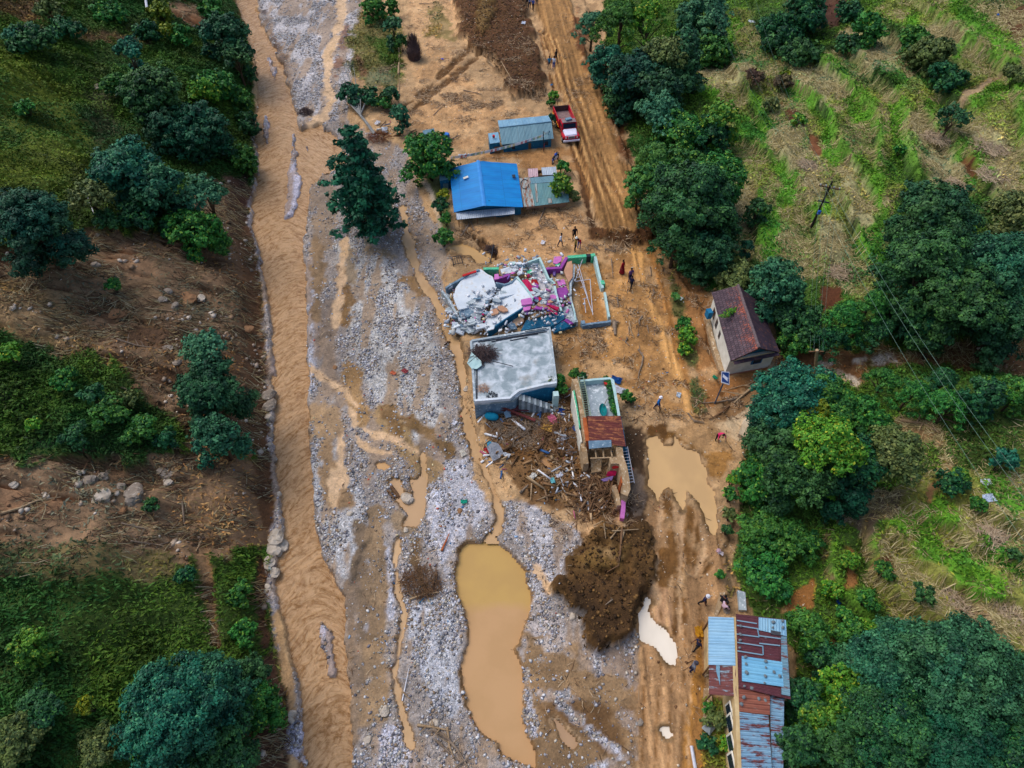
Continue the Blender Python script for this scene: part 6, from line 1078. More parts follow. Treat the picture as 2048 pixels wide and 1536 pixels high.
q = at(Z3([(225, 175), (310, 160), (335, 235), (240, 250)]), .55)
for i in range(4): b.add('rail', rod_bm(q[i], q[(i + 1) % 4], .035), IRON)
for k in (.25, .5, .75): b.add('slat', rod_bm(q[0].lerp(q[1], k), q[3].lerp(q[2], k), .025), IRON)
for i, (x, y) in enumerate(((245, 310), (345, 275), (232, 240), (322, 200))): b.add('leg', rod_bm(q[[3, 2, 0, 1][i]], at(Z3([(x, y)]), .05)[0], .025), IRON)
def root_ball(u, v, lab, R, seed, mat=DEADW, trunk=None):
    p = G(u, v); rr = np.random.RandomState(seed); bm = bmesh.new()
    for i in range(34):
        d = unit(rr.normal(size=(1, 3)))[0]; d[2] = abs(d[2]) * .7; l = R * rr.uniform(.5, 1.15); m = p + Vector((d[0] * l * .5 + rr.uniform(-.1, .1), d[1] * l * .5, d[2] * l * .5 + .12)); tube(bm, [p + Vector((0, 0, .15)), m, p + Vector((d[0] * l, d[1] * l, d[2] * l * .8 + .05))], [.09, .05, .012], 5)
    o = B('tree_stump', p, lab, 'tree stump'); o.add('roots', bm, mat)
    if trunk: t2 = bmesh.new(); e_ = G(*trunk); tube(t2, [p + Vector((0, 0, .2)), (p + e_) / 2 + Vector((0, 0, .25)), e_ + Vector((0, 0, .15))], [.2, .17, .11], 8); o.add('trunk', t2, mat)
    return o
root_ball(1228, 648, 'uprooted tree stump lodged against the end of the low blue grey wall', .6, 3, DEADW, (1230, 672)); root_ball(1262, 805, 'muddy root ball beside the uprooted green bush', .45, 4, WOOD); root_ball(660, 1, 'root ball in the pale wash at the upper edge', .4, 8)
g = .35
b = B('ruined_house', G(1200, 850), 'narrow half destroyed house with a rusty roof and a small terrace', 'house'); H = g + 2.5
b.slab('terrace_floor', at(Z5([(560, 195), (745, 180), (795, 480), (590, 480)]), H - .55), .2, CONC); b.add('parapet', wall_bm(at(Z5([(515, 178), (640, 164), (768, 155), (790, 170), (815, 300), (845, 475)]), H), .2, 0), PALET)
b.add('wall', wall_bm(at(Z5([(468, 145), (498, 235), (520, 340), (545, 500), (560, 600), (580, 700)]), [H + .1, H + .2, H + .1, H + .1, H, H - .2]), .45, 0, None, .25, rg), MUDP, label='thick crumbling mud brick wall'); b.add('wall', wall_bm(at(Z5([(452, 262), (475, 380), (500, 520), (515, 640), (525, 700)]), [H - .3, H - .3, H - .4, H - .6, H - .8]), .12, 0, None, .15, rg), WHITEW, label='whitewashed outer face')
b.add('wall', wall_bm(at(Z5([(460, 255), (484, 380), (508, 540), (512, 575)]), [H - .1, H - .1, H - .2, H - .3]), .08, 0, None, .1, rg), MINT, label='mint green painted face'); b.add('wall', wall_bm(at(Z5([(482, 215), (512, 380), (532, 500), (545, 590)]), [H, H, H - .1, H - .2]), .1, 0, None, .1, rg), ORNG, label='orange plaster face')
rf = b.add('roof', sheet(at(Z5([(592, 700), (575, 478), (860, 478), (903, 738)]), [H + .25, H + .25, H + .05, H + .05]), .04, 5, 4, .02, rg), tin_mat('rust_roof', (112, 52, 44), (92, 42, 40), (176, 108, 70), .5, .17, .7)); b.add('roof', sheet(at(Z5([(583, 690), (778, 682), (782, 740), (590, 758)]), [H + .34, H + .3, H + .2, H + .25]), .04, 3, 2, .02, rg), BLUEG, label='grey blue sheet at the lower edge of the rusty roof')
b.add('wall', wall_bm(at(Z5([(548, 475), (560, 560), (578, 690)]), H - .02), .3, 0), ORNG); b.add('wall', wall_bm(at(Z5([(852, 482), (880, 640), (893, 735)]), H - .05), .2, 0), TEALW); b.add('wall', wall_bm(at(Z5([(540, 700), (550, 780), (565, 885)]), [H - .6, H - .8, H - 1.2]), .4, 0, None, .25, rg), MUDP)
b.add('wall', wall_bm(at(Z5([(845, 742), (862, 840), (885, 900), (905, 1000), (915, 1090), (890, 1150)]), [H - .1, H - .1, H, H - .1, H - .3, H - .6]), .5, 0, None, .15, rg), MUDP, label='thick pale wall beside the lower ladder'); b.add('wall', wall_bm(at(Z5([(770, 860), (815, 855), (862, 862)]), H - .1), .5, 0, None, .1, rg), MUDP); b.add('wall', wall_bm(at(Z5([(852, 890), (870, 970), (872, 1050)]), [H - .3, H - .35, H - .5]), .12, 0, None, .1, rg), ORNG, label='bright orange inner face')
b.add('wall', wall_bm(at(Z5([(800, 1070), (830, 1140), (845, 1240)]), [1.6, 1.4, 1.2]), .3, 0, None, .25, rg), MUDP); b.add('wall', wall_bm(at(Z5([(885, 1160), (885, 1260), (872, 1350)]), [1.6, 1.3, .8]), .3, 0, None, .2, rg), PINK, label='pinkish wall stub at the lower end')
b.add('wall', wall_bm(at(Z5([(905, 745), (925, 880), (935, 1000)]), [1.5, 1.5, 1.3]), .12, 0), TEALW, label='teal outer face under the ladder')
b.slab('wall_panel', at(Z5([(772, 895), (850, 880), (858, 912), (795, 925)]), [H - .4, H - .35, H - .5, H - .7]), .1, REDW, None, 'dark red panel'); b.slab('wall_panel', at(Z5([(745, 955), (835, 925), (815, 985), (735, 990)]), [1.7, 1.8, 1.4, 1.3]), .06, MAG, None, 'crimson cloth like sheet'); b.slab('wall_panel', at(Z5([(690, 1018), (800, 985), (785, 1025), (715, 1035)]), [1.2, 1.35, 1.1, 1.1]), .06, rough_mat('lavender', (150, 124, 178), (126, 100, 156), 2), None, 'lavender sheet')
for x1, y1, x2, y2 in ((600, 840, 852, 830), (704, 745, 715, 832), (770, 740, 788, 842), (610, 765, 800, 750), (640, 760, 650, 835)): p1, p2 = at(Z5([(x1, y1), (x2, y2)]), H - .25); b.add('roof_beam', box_bm((p1 + p2) / 2, ((p2 - p1).length, .09, .09), math.atan2((p2 - p1).y, (p2 - p1).x)), WOODP)
b.slab('floor', at(Z5([(600, 840), (700, 845), (690, 950), (610, 960)]), .8), .3, MUDP)
def ladder(lab, z5, z, wpx, mat, n):
    p1, p2 = at(Z5(z5), z); d = (p2 - p1).normalized(); s_ = Vector((-d.y, d.x, 0)).normalized() * wpx; o = B('ladder', p2, lab, 'ladder'); o.add('rail', rod_bm(p1 + s_, p2 + s_, .035), mat); o.add('rail', rod_bm(p1 - s_, p2 - s_, .035), mat)
    for i in range(n): c = p1.lerp(p2, (i + .5) / n); o.add('rung', rod_bm(c + s_, c - s_, .028), mat)
ladder('dusty metal ladder lying along the crumbling mud wall', [(518, 140), (583, 480)], [H + .25, H + .2], .22, rough_mat('dusty_metal', (150, 160, 140), (104, 128, 104), 3), 18); ladder('pale ladder lying on the outer side of the narrow ruined house', [(886, 742), (945, 1055)], [2.2, 1.2], .28, STEEL, 12)
c = at(Z5([(706, 440)]), H - .5)[0]; bm = bmesh.new(); N_ = 16; cen = [(0, 1.0), (.05, .9), (.18, .6), (.22, .1)]
for (zz, s_), (z2, s2) in zip(cen[:-1], cen[1:]):
    r1 = [bm.verts.new(c + Vector((.30 * s_ * math.cos(a), .62 * s_ * math.sin(a), .25 - zz))) for a in np.linspace(0, 6.283, N_, endpoint=False)]; r2 = [bm.verts.new(c + Vector((.30 * s2 * math.cos(a), .62 * s2 * math.sin(a), .25 - z2))) for a in np.linspace(0, 6.283, N_, endpoint=False)]
    for i in range(N_): bm.faces.new((r1[i], r1[(i + 1) % N_], r2[(i + 1) % N_], r2[i]))
o = B('wheelbarrow_tray', c, 'teal oval tray with a stick on the concrete terrace', 'tray'); o.add('tray', bm, rough_mat('tray_teal', (0, 128, 128), (0, 104, 108), 2)); p1, p2 = at(Z5([(712, 395), (745, 330)]), H - .3); o.add('handle', rod_bm(p1, p2, .025), WOOD)
c = at(Z5([(735, 212)]), H - .55)[0]; bm = bmesh.new(); tube(bm, [c, c + Vector((0, 0, .35))], [.17, .23], 12); o = B('bucket', c, 'red bucket in the corner of the concrete terrace', 'bucket'); o.add('body', bm, REDW)
for lab, z5, rr2, cc in (('green potted plants along the upper part of the terrace parapet', (765, 230), .5, 'green'), ('dark green plants in the middle of the terrace parapet', (785, 320), .45, 'dark'), ('trailing plants at the lower part of the terrace parapet', (805, 410), .5, 'green')):
    c = at(Z5([z5]), H - .3)[0]; rng_ = np.random.RandomState(int(z5[0])); lb = [(0, y, 0, .24, .4, .22) for y in (-.6, 0, .6)]; cc_, nn_, rn_ = lobes_to_leaves(lb, .09, 2.2, rng_); vts, fs = leaf_quads(cc_, nn_, .09 * rng_.uniform(.6, 1.4, len(cc_)), rng_); me = mesh_from('foliage', vts, fs); vattr(me, 'Rnd', np.repeat(rn_, 4, axis=0)); me.materials.append(LM[cc]); t_ = empty('terrace_plant', c, .15, lab, 'plant', 'plants along the terrace parapet'); o_ = bpy.data.objects.new('foliage', me); COL.objects.link(o_); o_.parent = t_; bm = bmesh.new(); box_bm((0, 0, -.2), (.3, 1.5, .25), 0, bm); bm_obj('planter', bm, CONCD, t_)
gb = G(1480, 740); g = gb.z; g0 = hz(np.array([gb.x]), np.array([gb.y]))[0]
base = G(1458, 748); g = base.z
E1, R1_ = g + 2.3, g + 3.9
b = B('house', base, 'white walled house with a weathered red brown tile roof', 'house')
ls = at(Z6([(425, 228), (695, 157), (912, 798), (620, 932)]), [E1, R1_, R1_, E1]); rs_ = at(Z6([(695, 157), (915, 330), (1122, 838), (912, 798)]), [R1_, E1, E1, R1_])
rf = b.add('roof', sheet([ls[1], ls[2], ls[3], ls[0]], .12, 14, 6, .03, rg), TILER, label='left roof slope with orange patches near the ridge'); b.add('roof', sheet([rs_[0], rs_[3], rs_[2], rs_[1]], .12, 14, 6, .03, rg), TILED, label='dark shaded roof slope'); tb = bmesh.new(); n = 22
tube(tb, [ls[1].lerp(ls[2], k / n) + Vector((0, 0, .04 + rg.uniform(-.02, .02))) for k in range(n + 1)], [.13] * (n + 1), 7); b.add('ridge_tiles', tb, rough_mat('ridge_tiles', (120, 104, 104), (84, 70, 74), 5), rf)
sw, se = ls[3], rs_[2]; mid = (sw + se) / 2; dn = (ls[2] - ls[1]).normalized(); dn.z = 0
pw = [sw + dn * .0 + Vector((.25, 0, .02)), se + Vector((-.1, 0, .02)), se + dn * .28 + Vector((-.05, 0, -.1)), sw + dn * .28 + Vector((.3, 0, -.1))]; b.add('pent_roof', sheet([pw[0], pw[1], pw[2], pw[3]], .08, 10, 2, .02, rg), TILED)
bm = bmesh.new(); gi = -dn * .35; vv = [sw + gi + Vector((.3, 0, 0)), se + gi + Vector((-.3, 0, 0)), ls[2] + gi - Vector((0, 0, .12))]; t3 = [bm.verts.new(p) for p in vv] + [bm.verts.new(p - dn * .15) for p in vv]
for f in ((0, 1, 2), (5, 4, 3), (0, 3, 4, 1), (1, 4, 5, 2), (2, 5, 3, 0)): bm.faces.new([t3[i] for i in f])
b.add('gable', bm, TEALW, label='blue boarded gable')
c4 = inset2([ls[0], rs_[1], rs_[2], ls[3]], .34); wl = [Vector((p.x, p.y, E1 - .15)) for p in c4]; walls_from(b, 'wall', wl, g - 1.2, WHITEW, .3)
d = (wl[2] - wl[3]).normalized(); nn = Vector((d.y, -d.x, 0)); c = wl[3].lerp(wl[2], .62) + nn * .17; wf = b.add('window', box_bm((c.x, c.y, E1 - .85), (.95, .08, .85), math.atan2(d.y, d.x), bevel=.01), rough_mat('window_frame_blue', (40, 110, 160), (26, 90, 140), 3)); c2 = c + nn * .035; b.add('pane', box_bm((c2.x, c2.y, E1 - .85), (.72, .05, .62), math.atan2(d.y, d.x)), GLASSM, wf)
c = wl[3].lerp(wl[2], .45) + nn * .155; b.add('wall_base', box_bm((c.x, c.y, g - .1), ((wl[2] - wl[3]).length * .8, .05, .5), math.atan2(d.y, d.x)), rough_mat('brick_red', (176, 116, 92), (150, 92, 70), 3), label='reddish base of the lower wall')
d = (wl[0] - wl[3]).normalized(); nn = Vector((-d.y, d.x, 0)); nn = nn if nn.x < 0 else -nn
for k in (.12, .3, .48, .66, .84):
    c = wl[3].lerp(wl[0], k) + nn * .16; wf = b.add('window', box_bm((c.x, c.y, E1 - 1.1), (.06, .7, 1.0), math.atan2(d.y, d.x) - math.pi / 2, bevel=.01), WOOD); c2 = c + nn * .03; b.add('pane', box_bm((c2.x, c2.y, E1 - 1.1), (.04, .5, .8), math.atan2(d.y, d.x) - math.pi / 2), GLASSM, wf)
p = at(Z6([(410, 375)]), g + 2.3)[0]; b.add('porch_box', box_bm((p.x + .1, p.y, g + 1.4), (.45, .6, .8), .25, bevel=.02), rough_mat('porch_blue', (30, 120, 160), (20, 100, 140), 3), label='small blue porch at the upper corner')
gl = at(Z6([(560, 465), (640, 415), (725, 385)]), [g + 3.35] * 3)
lb = [(p.x, p.y, p.z, .45, .2, .12) for p in [gl[0].lerp(gl[1], k) for k in (0, .5, 1)] + [gl[1].lerp(gl[2], .6), gl[2]]]; rng_ = np.random.RandomState(3); cc_, nn_, rn_ = lobes_to_leaves(lb, .08, 1.6, rng_); vts, fs = leaf_quads(cc_ - np.array(gl[0]), nn_, .08 * rng_.uniform(.6, 1.4, len(cc_)), rng_); me = mesh_from('roof_weeds', vts, fs); vattr(me, 'Rnd', np.repeat(rn_, 4, axis=0)); me.materials.append(LM['bright'])
o_ = bpy.data.objects.new('creeper', me); COL.objects.link(o_); o_.location = gl[0]; tag(o_, 'light green creeper growing across the tile roof', 'creeper')
def gz(pts, h):
    out = []
    for u, v in pts: p = G(u, v, h); out.append(p + Vector((0, 0, h)))
    return out
wp = gz(Z6([(378, 470), (400, 560), (425, 680), (460, 800), (500, 920), (535, 1030)]), .5); o = B('retaining_wall', wp[-1], 'low pale retaining wall along the muddy side of the tile roofed house', 'wall'); o.add('wall', wall_bm(wp, .42, min(p.z for p in wp) - 1.2, None, .08, rg), MUDP)
base = G(1340 + 455 / 5.12, 540 + 1372 / 5.12); top = None
for k in range(60):
    t_ = base + Vector((0, 0, 2.0 + k * .1)); uu, vv_ = project(np.array([t_.x]), np.array([t_.y]), np.array([t_.z]))
    if vv_[0] < 540 + 1150 / 5.12: top = t_; break
o = B('solar_lamp', base, 'solar panel on a leaning pole at the corner of the tile roofed house', 'solar lamp'); tp = P(1340 + 568 / 5.12, 540 + 1105 / 5.12, top.z); o.add('pole', rod_bm(base - Vector((0, 0, .4)), tp, .06, None, 8), rough_mat('pole_blue', (70, 84, 104), (52, 64, 84), 4))
pq = at(Z6([(528, 1038), (608, 1044), (608, 1175), (524, 1150)]), [tp.z + .45, tp.z + .45, tp.z - .05, tp.z - .05]); fr = o.add('panel_frame', slab_bm(pq, .06), STEEL); ins = inset(pq, .07); mm = [(ins[0] + ins[3]) / 2, (ins[1] + ins[2]) / 2]; SOL = rough_mat('solar_cells', (18, 54, 112), (14, 44, 98), 3, .3)
for qq in ([ins[0], ins[1], mm[1] + (ins[1] - mm[1]) * .04, mm[0] + (ins[0] - mm[0]) * .04], [mm[0] + (ins[3] - mm[0]) * .04, mm[1] + (ins[2] - mm[1]) * .04, ins[2], ins[3]]): o.add('solar_cell', slab_bm([p + Vector((0, 0, .012)) for p in qq], .01), SOL, fr)
q = gz(Z6([(830, 1500), (870, 1480), (905, 1520), (930, 1560)]), .2)
rk = gz(R2([(120, 1240), (150, 1150), (205, 1110), (290, 1150), (260, 1220), (190, 1280)]), .45); o = B('rock_slab', rk[0], 'broad pale rock slab between the muddy track and the centre wood', 'rock'); bm = slab_bm(rk, .9); bmesh.ops.subdivide_edges(bm, edges=bm.edges[:], cuts=2, use_grid_fill=True); o.add('rock', bm, rough_mat('pale_rock', (206, 188, 160), (176, 152, 120), 1.2, .9, .05))
base = G(1475, 1400); g = base.z; g = min(g, .8); H = g + 3.1
b = B('house', base, 'long house with patched blue and maroon tin roofs at the lower edge', 'house')
def rs(nm, pts, z, mt, lab=None, uu=4, vv=6, par=None): return b.add(nm, sheet(at(Z7(pts), z), .035, uu, vv, .018, rg), mt, par, label=lab)
rs('roof', [(330, 645), (330, 230), (550, 238), (566, 652)], [H - .75, H - .75, H - .35, H - .35], tin_mat('light_blue_tin', (150, 192, 216), (128, 174, 204), None, 0, .2, .4), 'light blue porch roof'); pr_ = rs('roof', [(335, 900), (337, 648), (566, 655), (573, 917)], [H - .8, H - .8, H - .4, H - .4], tin_mat('mixed_tin', (120, 66, 60), (96, 50, 50), (150, 178, 190), .42, .2, .6), 'rust and grey lower porch roof')
rs('roof_patch', [(396, 690), (398, 648), (430, 650), (432, 825)], [H - .60, H - .60, H - .55, H - .55], SKYT, 'grey strip on the lower porch roof', 1, 1)
W = [(568, 205), (1000, 255), (1042, 945), (590, 838)]
rs('roof', [(590, 838), (568, 205), (1000, 255), (1042, 945)], [H - .2, H - .2, H + .5, H + .5], RUSTB, 'wide maroon roof', 8, 10)
for pts, m, lab, dz_ in (([(765, 235), (1000, 258), (1006, 398), (765, 345)], SKYT, 'pale blue patch by the upper corner', .0), ([(620, 785), (618, 568), (968, 620), (980, 835)], tin_mat('bright_blue_tin', (116, 178, 208), (96, 160, 196), (120, 60, 56), .18, .22, .45), 'bright blue patch in the middle', .0), ([(960, 900), (958, 398), (1006, 400), (1038, 915)], tin_mat('edge_tin', (112, 150, 164), (84, 120, 140), (120, 60, 50), .45, .2), 'blue and rust strip along the outer edge', 0), ([(870, 345), (870, 380), (955, 395), (955, 362)], IRON, 'dark sheet', .01)):
    zz = []
    for (x, y) in pts:
        s_ = (x - 568) / 440.; zz.append(H - .2 + .7 * s_ + .05 + dz_)
    b.add('roof_patch', sheet(at(Z7(pts), zz), .02, 3, 4, .004, rg), m, None, label=lab)
for (x1, y1, x2, y2) in ((575, 305, 760, 335), (575, 380, 770, 405), (580, 452, 800, 485), (580, 525, 800, 560), (770, 395, 955, 420), (770, 460, 950, 480), (755, 335, 768, 405), (800, 480, 804, 560), (575, 262, 750, 290)):
    s1, s2 = (x1 - 568) / 440., (x2 - 568) / 440.; p1, p2 = at(Z7([(x1, y1), (x2, y2)]), [H - .2 + .7 * s1 + .05, H - .2 + .7 * s2 + .05]); b.add('roof_seam', box_bm((p1 + p2) / 2, ((p2 - p1).length, .07, .03), math.atan2((p2 - p1).y, (p2 - p1).x), ry=-math.asin((p2 - p1).z / (p2 - p1).length)), SKYT)
rs('roof', [(598, 1050), (590, 838), (862, 862), (862, 1080)], [H - .3, H - .3, H + .05, H + .05], tin_mat('rust_ribbed_tin', (150, 92, 72), (124, 66, 56), (176, 178, 170), .3, .26, .7, depth=.05), 'rusty ribbed roof', 4, 3)
rs('roof', [(625, 1720), (598, 1052), (850, 1082), (890, 1720)], [H - .3, H - .3, H + .05, H + .05], STRIPET, 'blue roof with rust streaks', 6, 8); rs('roof', [(885, 1720), (858, 905), (985, 925), (975, 1720)], [H - .12, H - .12, H + .1, H + .1], STRIPET, 'outer strip of the streaked blue roof', 4, 8)
wq = at(Z7([(562, 232), (575, 838), (592, 1060), (612, 1500), (622, 1720)]), H - .42); b.add('wall', wall_bm([Vector((p.x - .05, p.y, H - .4)) for p in wq], .3, g - .6), CREAM, label='cream side wall facing the road'); wr_ = at(Z7([(985, 270), (1020, 930), (945, 1000), (955, 1720)]), H - .1); b.add('wall', wall_bm([Vector((p.x - .25, p.y, H - .1)) for p in wr_], .3, g - .6), CREAM); bk_ = at(Z7([(585, 230), (980, 275)]), [H - .3, H + .15]); b.add('wall', wall_bm([p + Vector((0, -.3, 0)) for p in bk_], .3, g - .6), CREAM)
for yy in (1060, 1160, 1330, 1495):
    p = at(Z7([(553 + (yy - 1000) * .03, yy)]), g + 1.5)[0]; xw = np.interp(p.y, [q_.y for q_ in wq][::-1], [q_.x for q_ in wq][::-1]) - .05; wf = b.add('window', box_bm((xw - .17, p.y, g + 1.55), (.07, 1.1, 1.1), 0.03, bevel=.01), WHITEW); b.add('pane', box_bm((xw - .2, p.y, g + 1.55), (.05, .85, .85), .03), GLASSM, wf)
for k in ((340, 240), (340, 640), (345, 895)): p = at(Z7([k]), H - .8)[0]; b.add('post', rod_bm((p.x + .1, p.y, g - .6), (p.x + .1, p.y, p.z - .02), .06), WOOD)
pw = at(Z7([(345, 250), (350, 640)]), H - 1.0); b.add('porch_wall', wall_bm([Vector((p.x + .15, p.y, g + .9)) for p in pw], .15, g - .5), CREAM)
for i, (x, y, lab) in enumerate([(602, 435, 'a'), (600, 500, 'b'), (605, 385, 'c'), (608, 312, 'd'), (825, 618, 'e'), (825, 670, 'f'), (820, 745, 'g'), (660, 715, 'h'), (655, 640, 'i'), (650, 578, 'j'), (890, 280, 'k'), (885, 325, 'l'), (970, 270, 'm'), (972, 325, 'n'), (945, 745, 'o'), (815, 805, 'p'), (640, 830, 'q'), (705, 850, 'r'), (825, 900, 's'), (822, 955, 't'), (765, 940, 'u'), (635, 925, 'v'), (615, 985, 'w'), (895, 710, 'x'), (890, 910, 'y'), (748, 845, 'z')]):
    s_ = (x - 568) / 440.; p = at(Z7([(x, y)]), H - .2 + .7 * s_ + .08)[0] if y < 840 else at(Z7([(x, y)]), H - .1)[0] ; bm = bmesh.new(); bmesh.ops.create_icosphere(bm, subdivisions=2, radius=1.0); sz = rg.uniform(.06, .11)
    for v_ in bm.verts: v_.co = Vector((v_.co.x * sz * 1.2, v_.co.y * sz, v_.co.z * sz * .7)) * (1 + rg.uniform(-.18, .18))
    o = bm_obj('roof_stone', bm, CONCD, None, False, p + Vector((0, 0, .06))); o.rotation_euler.z = rg.uniform(0, 3); tag(o, 'fist sized dark stone weighing down the patched tin roof', 'stone', 'stones weighing down the tin roof')
for i, (pts, z, m, lab) in enumerate([([(293, 845), (360, 842), (372, 1200), (290, 1210)], g + .25, MUDP, 'long mossy concrete ledge below the small porch roof'), ([(300, 500), (328, 470), (335, 740), (305, 745)], g + .2, MUDP, 'pale step along the porch of the tin roofed house'), ([(585, 0), (650, 20), (660, 175), (600, 170)], g + .3, CONC, 'cracked grey concrete slab above the tin roofed house'), ([(430, 20), (475, 20), (450, 130), (400, 240), (375, 225)], g + .15, MUDP, 'pale concrete path slab above the porch roof')]):
    pp = at(Z7(pts), z); o = B('concrete_slab', pp[0], lab, 'concrete slab'); o.slab('slab', pp, .4, m)
p1, p2 = at(Z7([(185, 1345), (222, 1560)]), .45); o = B('pipe', p1, 'white pipe lying at the lower edge between road and yard', 'pipe'); o.add('tube', rod_bm(p1, p2, .11, None, 10), STEEL)
p = at(Z7([(332, 1190)]), g + .3)[0]; bm = bmesh.new(); tube(bm, [p, p + Vector((0, 0, .5))], [.42, .03], 4); o = B('concrete_post', p, 'small pale pyramid shaped block on the mossy ledge', 'block'); o.add('block', bm, CONC)
REDP = flat_mat('truck_red', (190, 16, 40), .35, 0, .12); WHITEP = flat_mat('truck_white', (226, 224, 240), .35, 0, .06); TYRE = flat_mat('rubber', (26, 25, 25), .9); BEDW = rough_mat('bed_floor', (146, 124, 120), (112, 92, 90), 3, .9, .01); YEL = flat_mat('yellow_trim', (224, 160, 30), .5); BLUEP = flat_mat('barrel_blue', (10, 66, 150), .4)
def local(parent, name, bm, mat, smooth=False): return bm_obj(name, bm, mat, parent, smooth)
def wheel(parent, x, y, r, w_):
    bm = bmesh.new(); tube(bm, [(x - w_ / 2, y, r), (x - w_ / 2 + .05, y, r), (x + w_ / 2 - .05, y, r), (x + w_ / 2, y, r)], [r * .9, r, r, r * .9], 18); wh = local(parent, 'wheel', bm, TYRE); bm = bmesh.new(); tube(bm, [(x - w_ / 2 - .02, y, r), (x + w_ / 2 + .02, y, r)], [r * .5, r * .5], 12); local(wh, 'rim', bm, STEEL)
def truck():
    a, c = G(1120.5, 238), G(1137, 281); d = c - a; rz = math.atan2(d.y, d.x) + math.pi / 2; mid = G(1131, 262); mid.z -= .02
    t = empty('truck', mid, rz, 'red and white tipper truck parked at the road edge with an empty open bed', 'truck'); t.scale = (.85, .85, .86)     # nose along -y
    bm = bmesh.new(); box_bm((-.42, .0, .72), (.14, 6.4, .22), 0, bm); box_bm((.42, .0, .72), (.14, 6.4, .22), 0, bm); local(t, 'chassis', bm, IRON)
    bm = bmesh.new(); box_bm((0, 1.35, 1.08), (2.2, 3.9, .12), 0, bm); local(t, 'bed_floor', bm, BEDW)
    bm = bmesh.new(); box_bm((-1.12, 1.35, 1.5), (.09, 3.9, .95), 0, bm); box_bm((1.12, 1.35, 1.5), (.09, 3.9, .95), 0, bm)
    for y in np.linspace(-.4, 3.1, 6): box_bm((-1.19, y, 1.45), (.06, .1, .9), 0, bm); box_bm((1.19, y, 1.45), (.06, .1, .9), 0, bm)
    sd = local(t, 'bed_side', bm, REDP); bm = bmesh.new(); box_bm((-1.2, 1.35, 1.12), (.05, 3.9, .1), 0, bm); local(sd, 'trim', bm, YEL); bm = bmesh.new(); box_bm((0, 3.33, 1.45), (2.3, .09, .95), 0, bm); local(t, 'tailgate', bm, rough_mat('tailgate', (84, 62, 60), (60, 44, 46), 3)); bm = bmesh.new(); box_bm((0, -.62, 1.65), (2.3, .1, 1.25), 0, bm); local(t, 'headboard', bm, REDP)
    bm = bmesh.new(); pr = [(.0, .75), (-1.95, .75), (-1.98, 1.55), (-1.55, 1.62), (-1.25, 2.25), (-.0, 2.3)]; pts = [(x, -.75 + y * 1.0 + 0 * x, z) for x in (-1.05, 1.05) for y, z in [(0, .75), (-1.25, .75), (-1.25, 1.62), (-1.0, 2.25), (-.1, 2.32), (0, 2.3)]]
    vs = [bm.verts.new(p) for p in pts]; n = 6; bm.faces.new(vs[:6]); bm.faces.new(vs[6:][::-1])
    for i in range(n): bm.faces.new((vs[i], vs[(i + 1) % n], vs[n + (i + 1) % n], vs[n + i]))
    bmesh.ops.bevel(bm, geom=bm.edges[:], offset=.05, segments=2, affect='EDGES'); cab = local(t, 'cab', bm, REDP)
    bm = bmesh.new(); box_bm((0, -1.3, 2.36), (1.9, .9, .05), 0, bm, bevel=.01); local(cab, 'cab_roof_panel', bm, rough_mat('cab_roof', (150, 132, 128), (110, 96, 100), 2)); bm = bmesh.new(); box_bm((0, -1.915, 1.96), (1.75, .04, .58), 0, bm, rx=-.36); local(cab, 'windscreen', bm, GLASSM)
    for s_ in (-1, 1): bm = bmesh.new(); box_bm((s_ * 1.06, -1.3, 1.85), (.03, .75, .42), 0, bm); local(cab, 'side_window', bm, GLASSM)
    bm = bmesh.new(); box_bm((0, -1.2, 2.52), (.9, .5, .24), .2, bm, bevel=.06); local(t, 'roof_load', bm, SKYT)
    bm = bmesh.new(); vs = [bm.verts.new(p) for p in [(-.95, -1.98, 1.62), (.95, -1.98, 1.62), (.8, -3.25, 1.38), (-.8, -3.25, 1.38), (-.95, -1.98, .75), (.95, -1.98, .75), (.8, -3.25, .75), (-.8, -3.25, .75)]]
    for f in ((0, 1, 2, 3), (7, 6, 5, 4), (3, 2, 6, 7), (0, 3, 7, 4), (2, 1, 5, 6), (1, 0, 4, 5)): bm.faces.new([vs[i] for i in f])
    bmesh.ops.bevel(bm, geom=bm.edges[:], offset=.09, segments=3, affect='EDGES'); local(t, 'bonnet', bm, WHITEP)
    bm = bmesh.new(); box_bm((-.98, -2.65, 1.02), (.42, 1.2, .35), 0, bm, bevel=.1); box_bm((.98, -2.65, 1.02), (.42, 1.2, .35), 0, bm, bevel=.1); box_bm((0, -3.3, 1.0), (2.0, .16, .5), 0, bm, bevel=.04); local(t, 'mudguard', bm, REDP)
    bm = bmesh.new(); box_bm((0, -3.40, 1.12), (.95, .06, .36), 0, bm, bevel=.02); gr = local(t, 'grille', bm, STEEL); bm = bmesh.new()
    for k in range(5): box_bm((0, -3.44, .99 + k * .065), (.85, .02, .025), 0, bm)
    local(gr, 'grille_bars', bm, IRON); bm = bmesh.new(); box_bm((0, -3.5, .68), (2.3, .16, .24), 0, bm, bevel=.04); local(t, 'bumper', bm, WHITEP)
    for s_ in (-1, 1):
        bm = bmesh.new(); tube(bm, [(s_ * .78, -3.36, 1.08), (s_ * .78, -3.43, 1.08)], [.12, .11], 10); local(t, 'headlight', bm, STEEL); bm = bmesh.new(); tube(bm, [(s_ * 1.05, -1.95, 1.7), (s_ * 1.32, -2.1, 1.85), (s_ * 1.32, -2.1, 1.6)], [.025, .03, .08], 6); local(t, 'mirror', bm, IRON)
    for x in (-1.0, 1.0):
        for y in (-2.6, 1.1, 2.3): wheel(t, x, y, .5, .3)
truck()
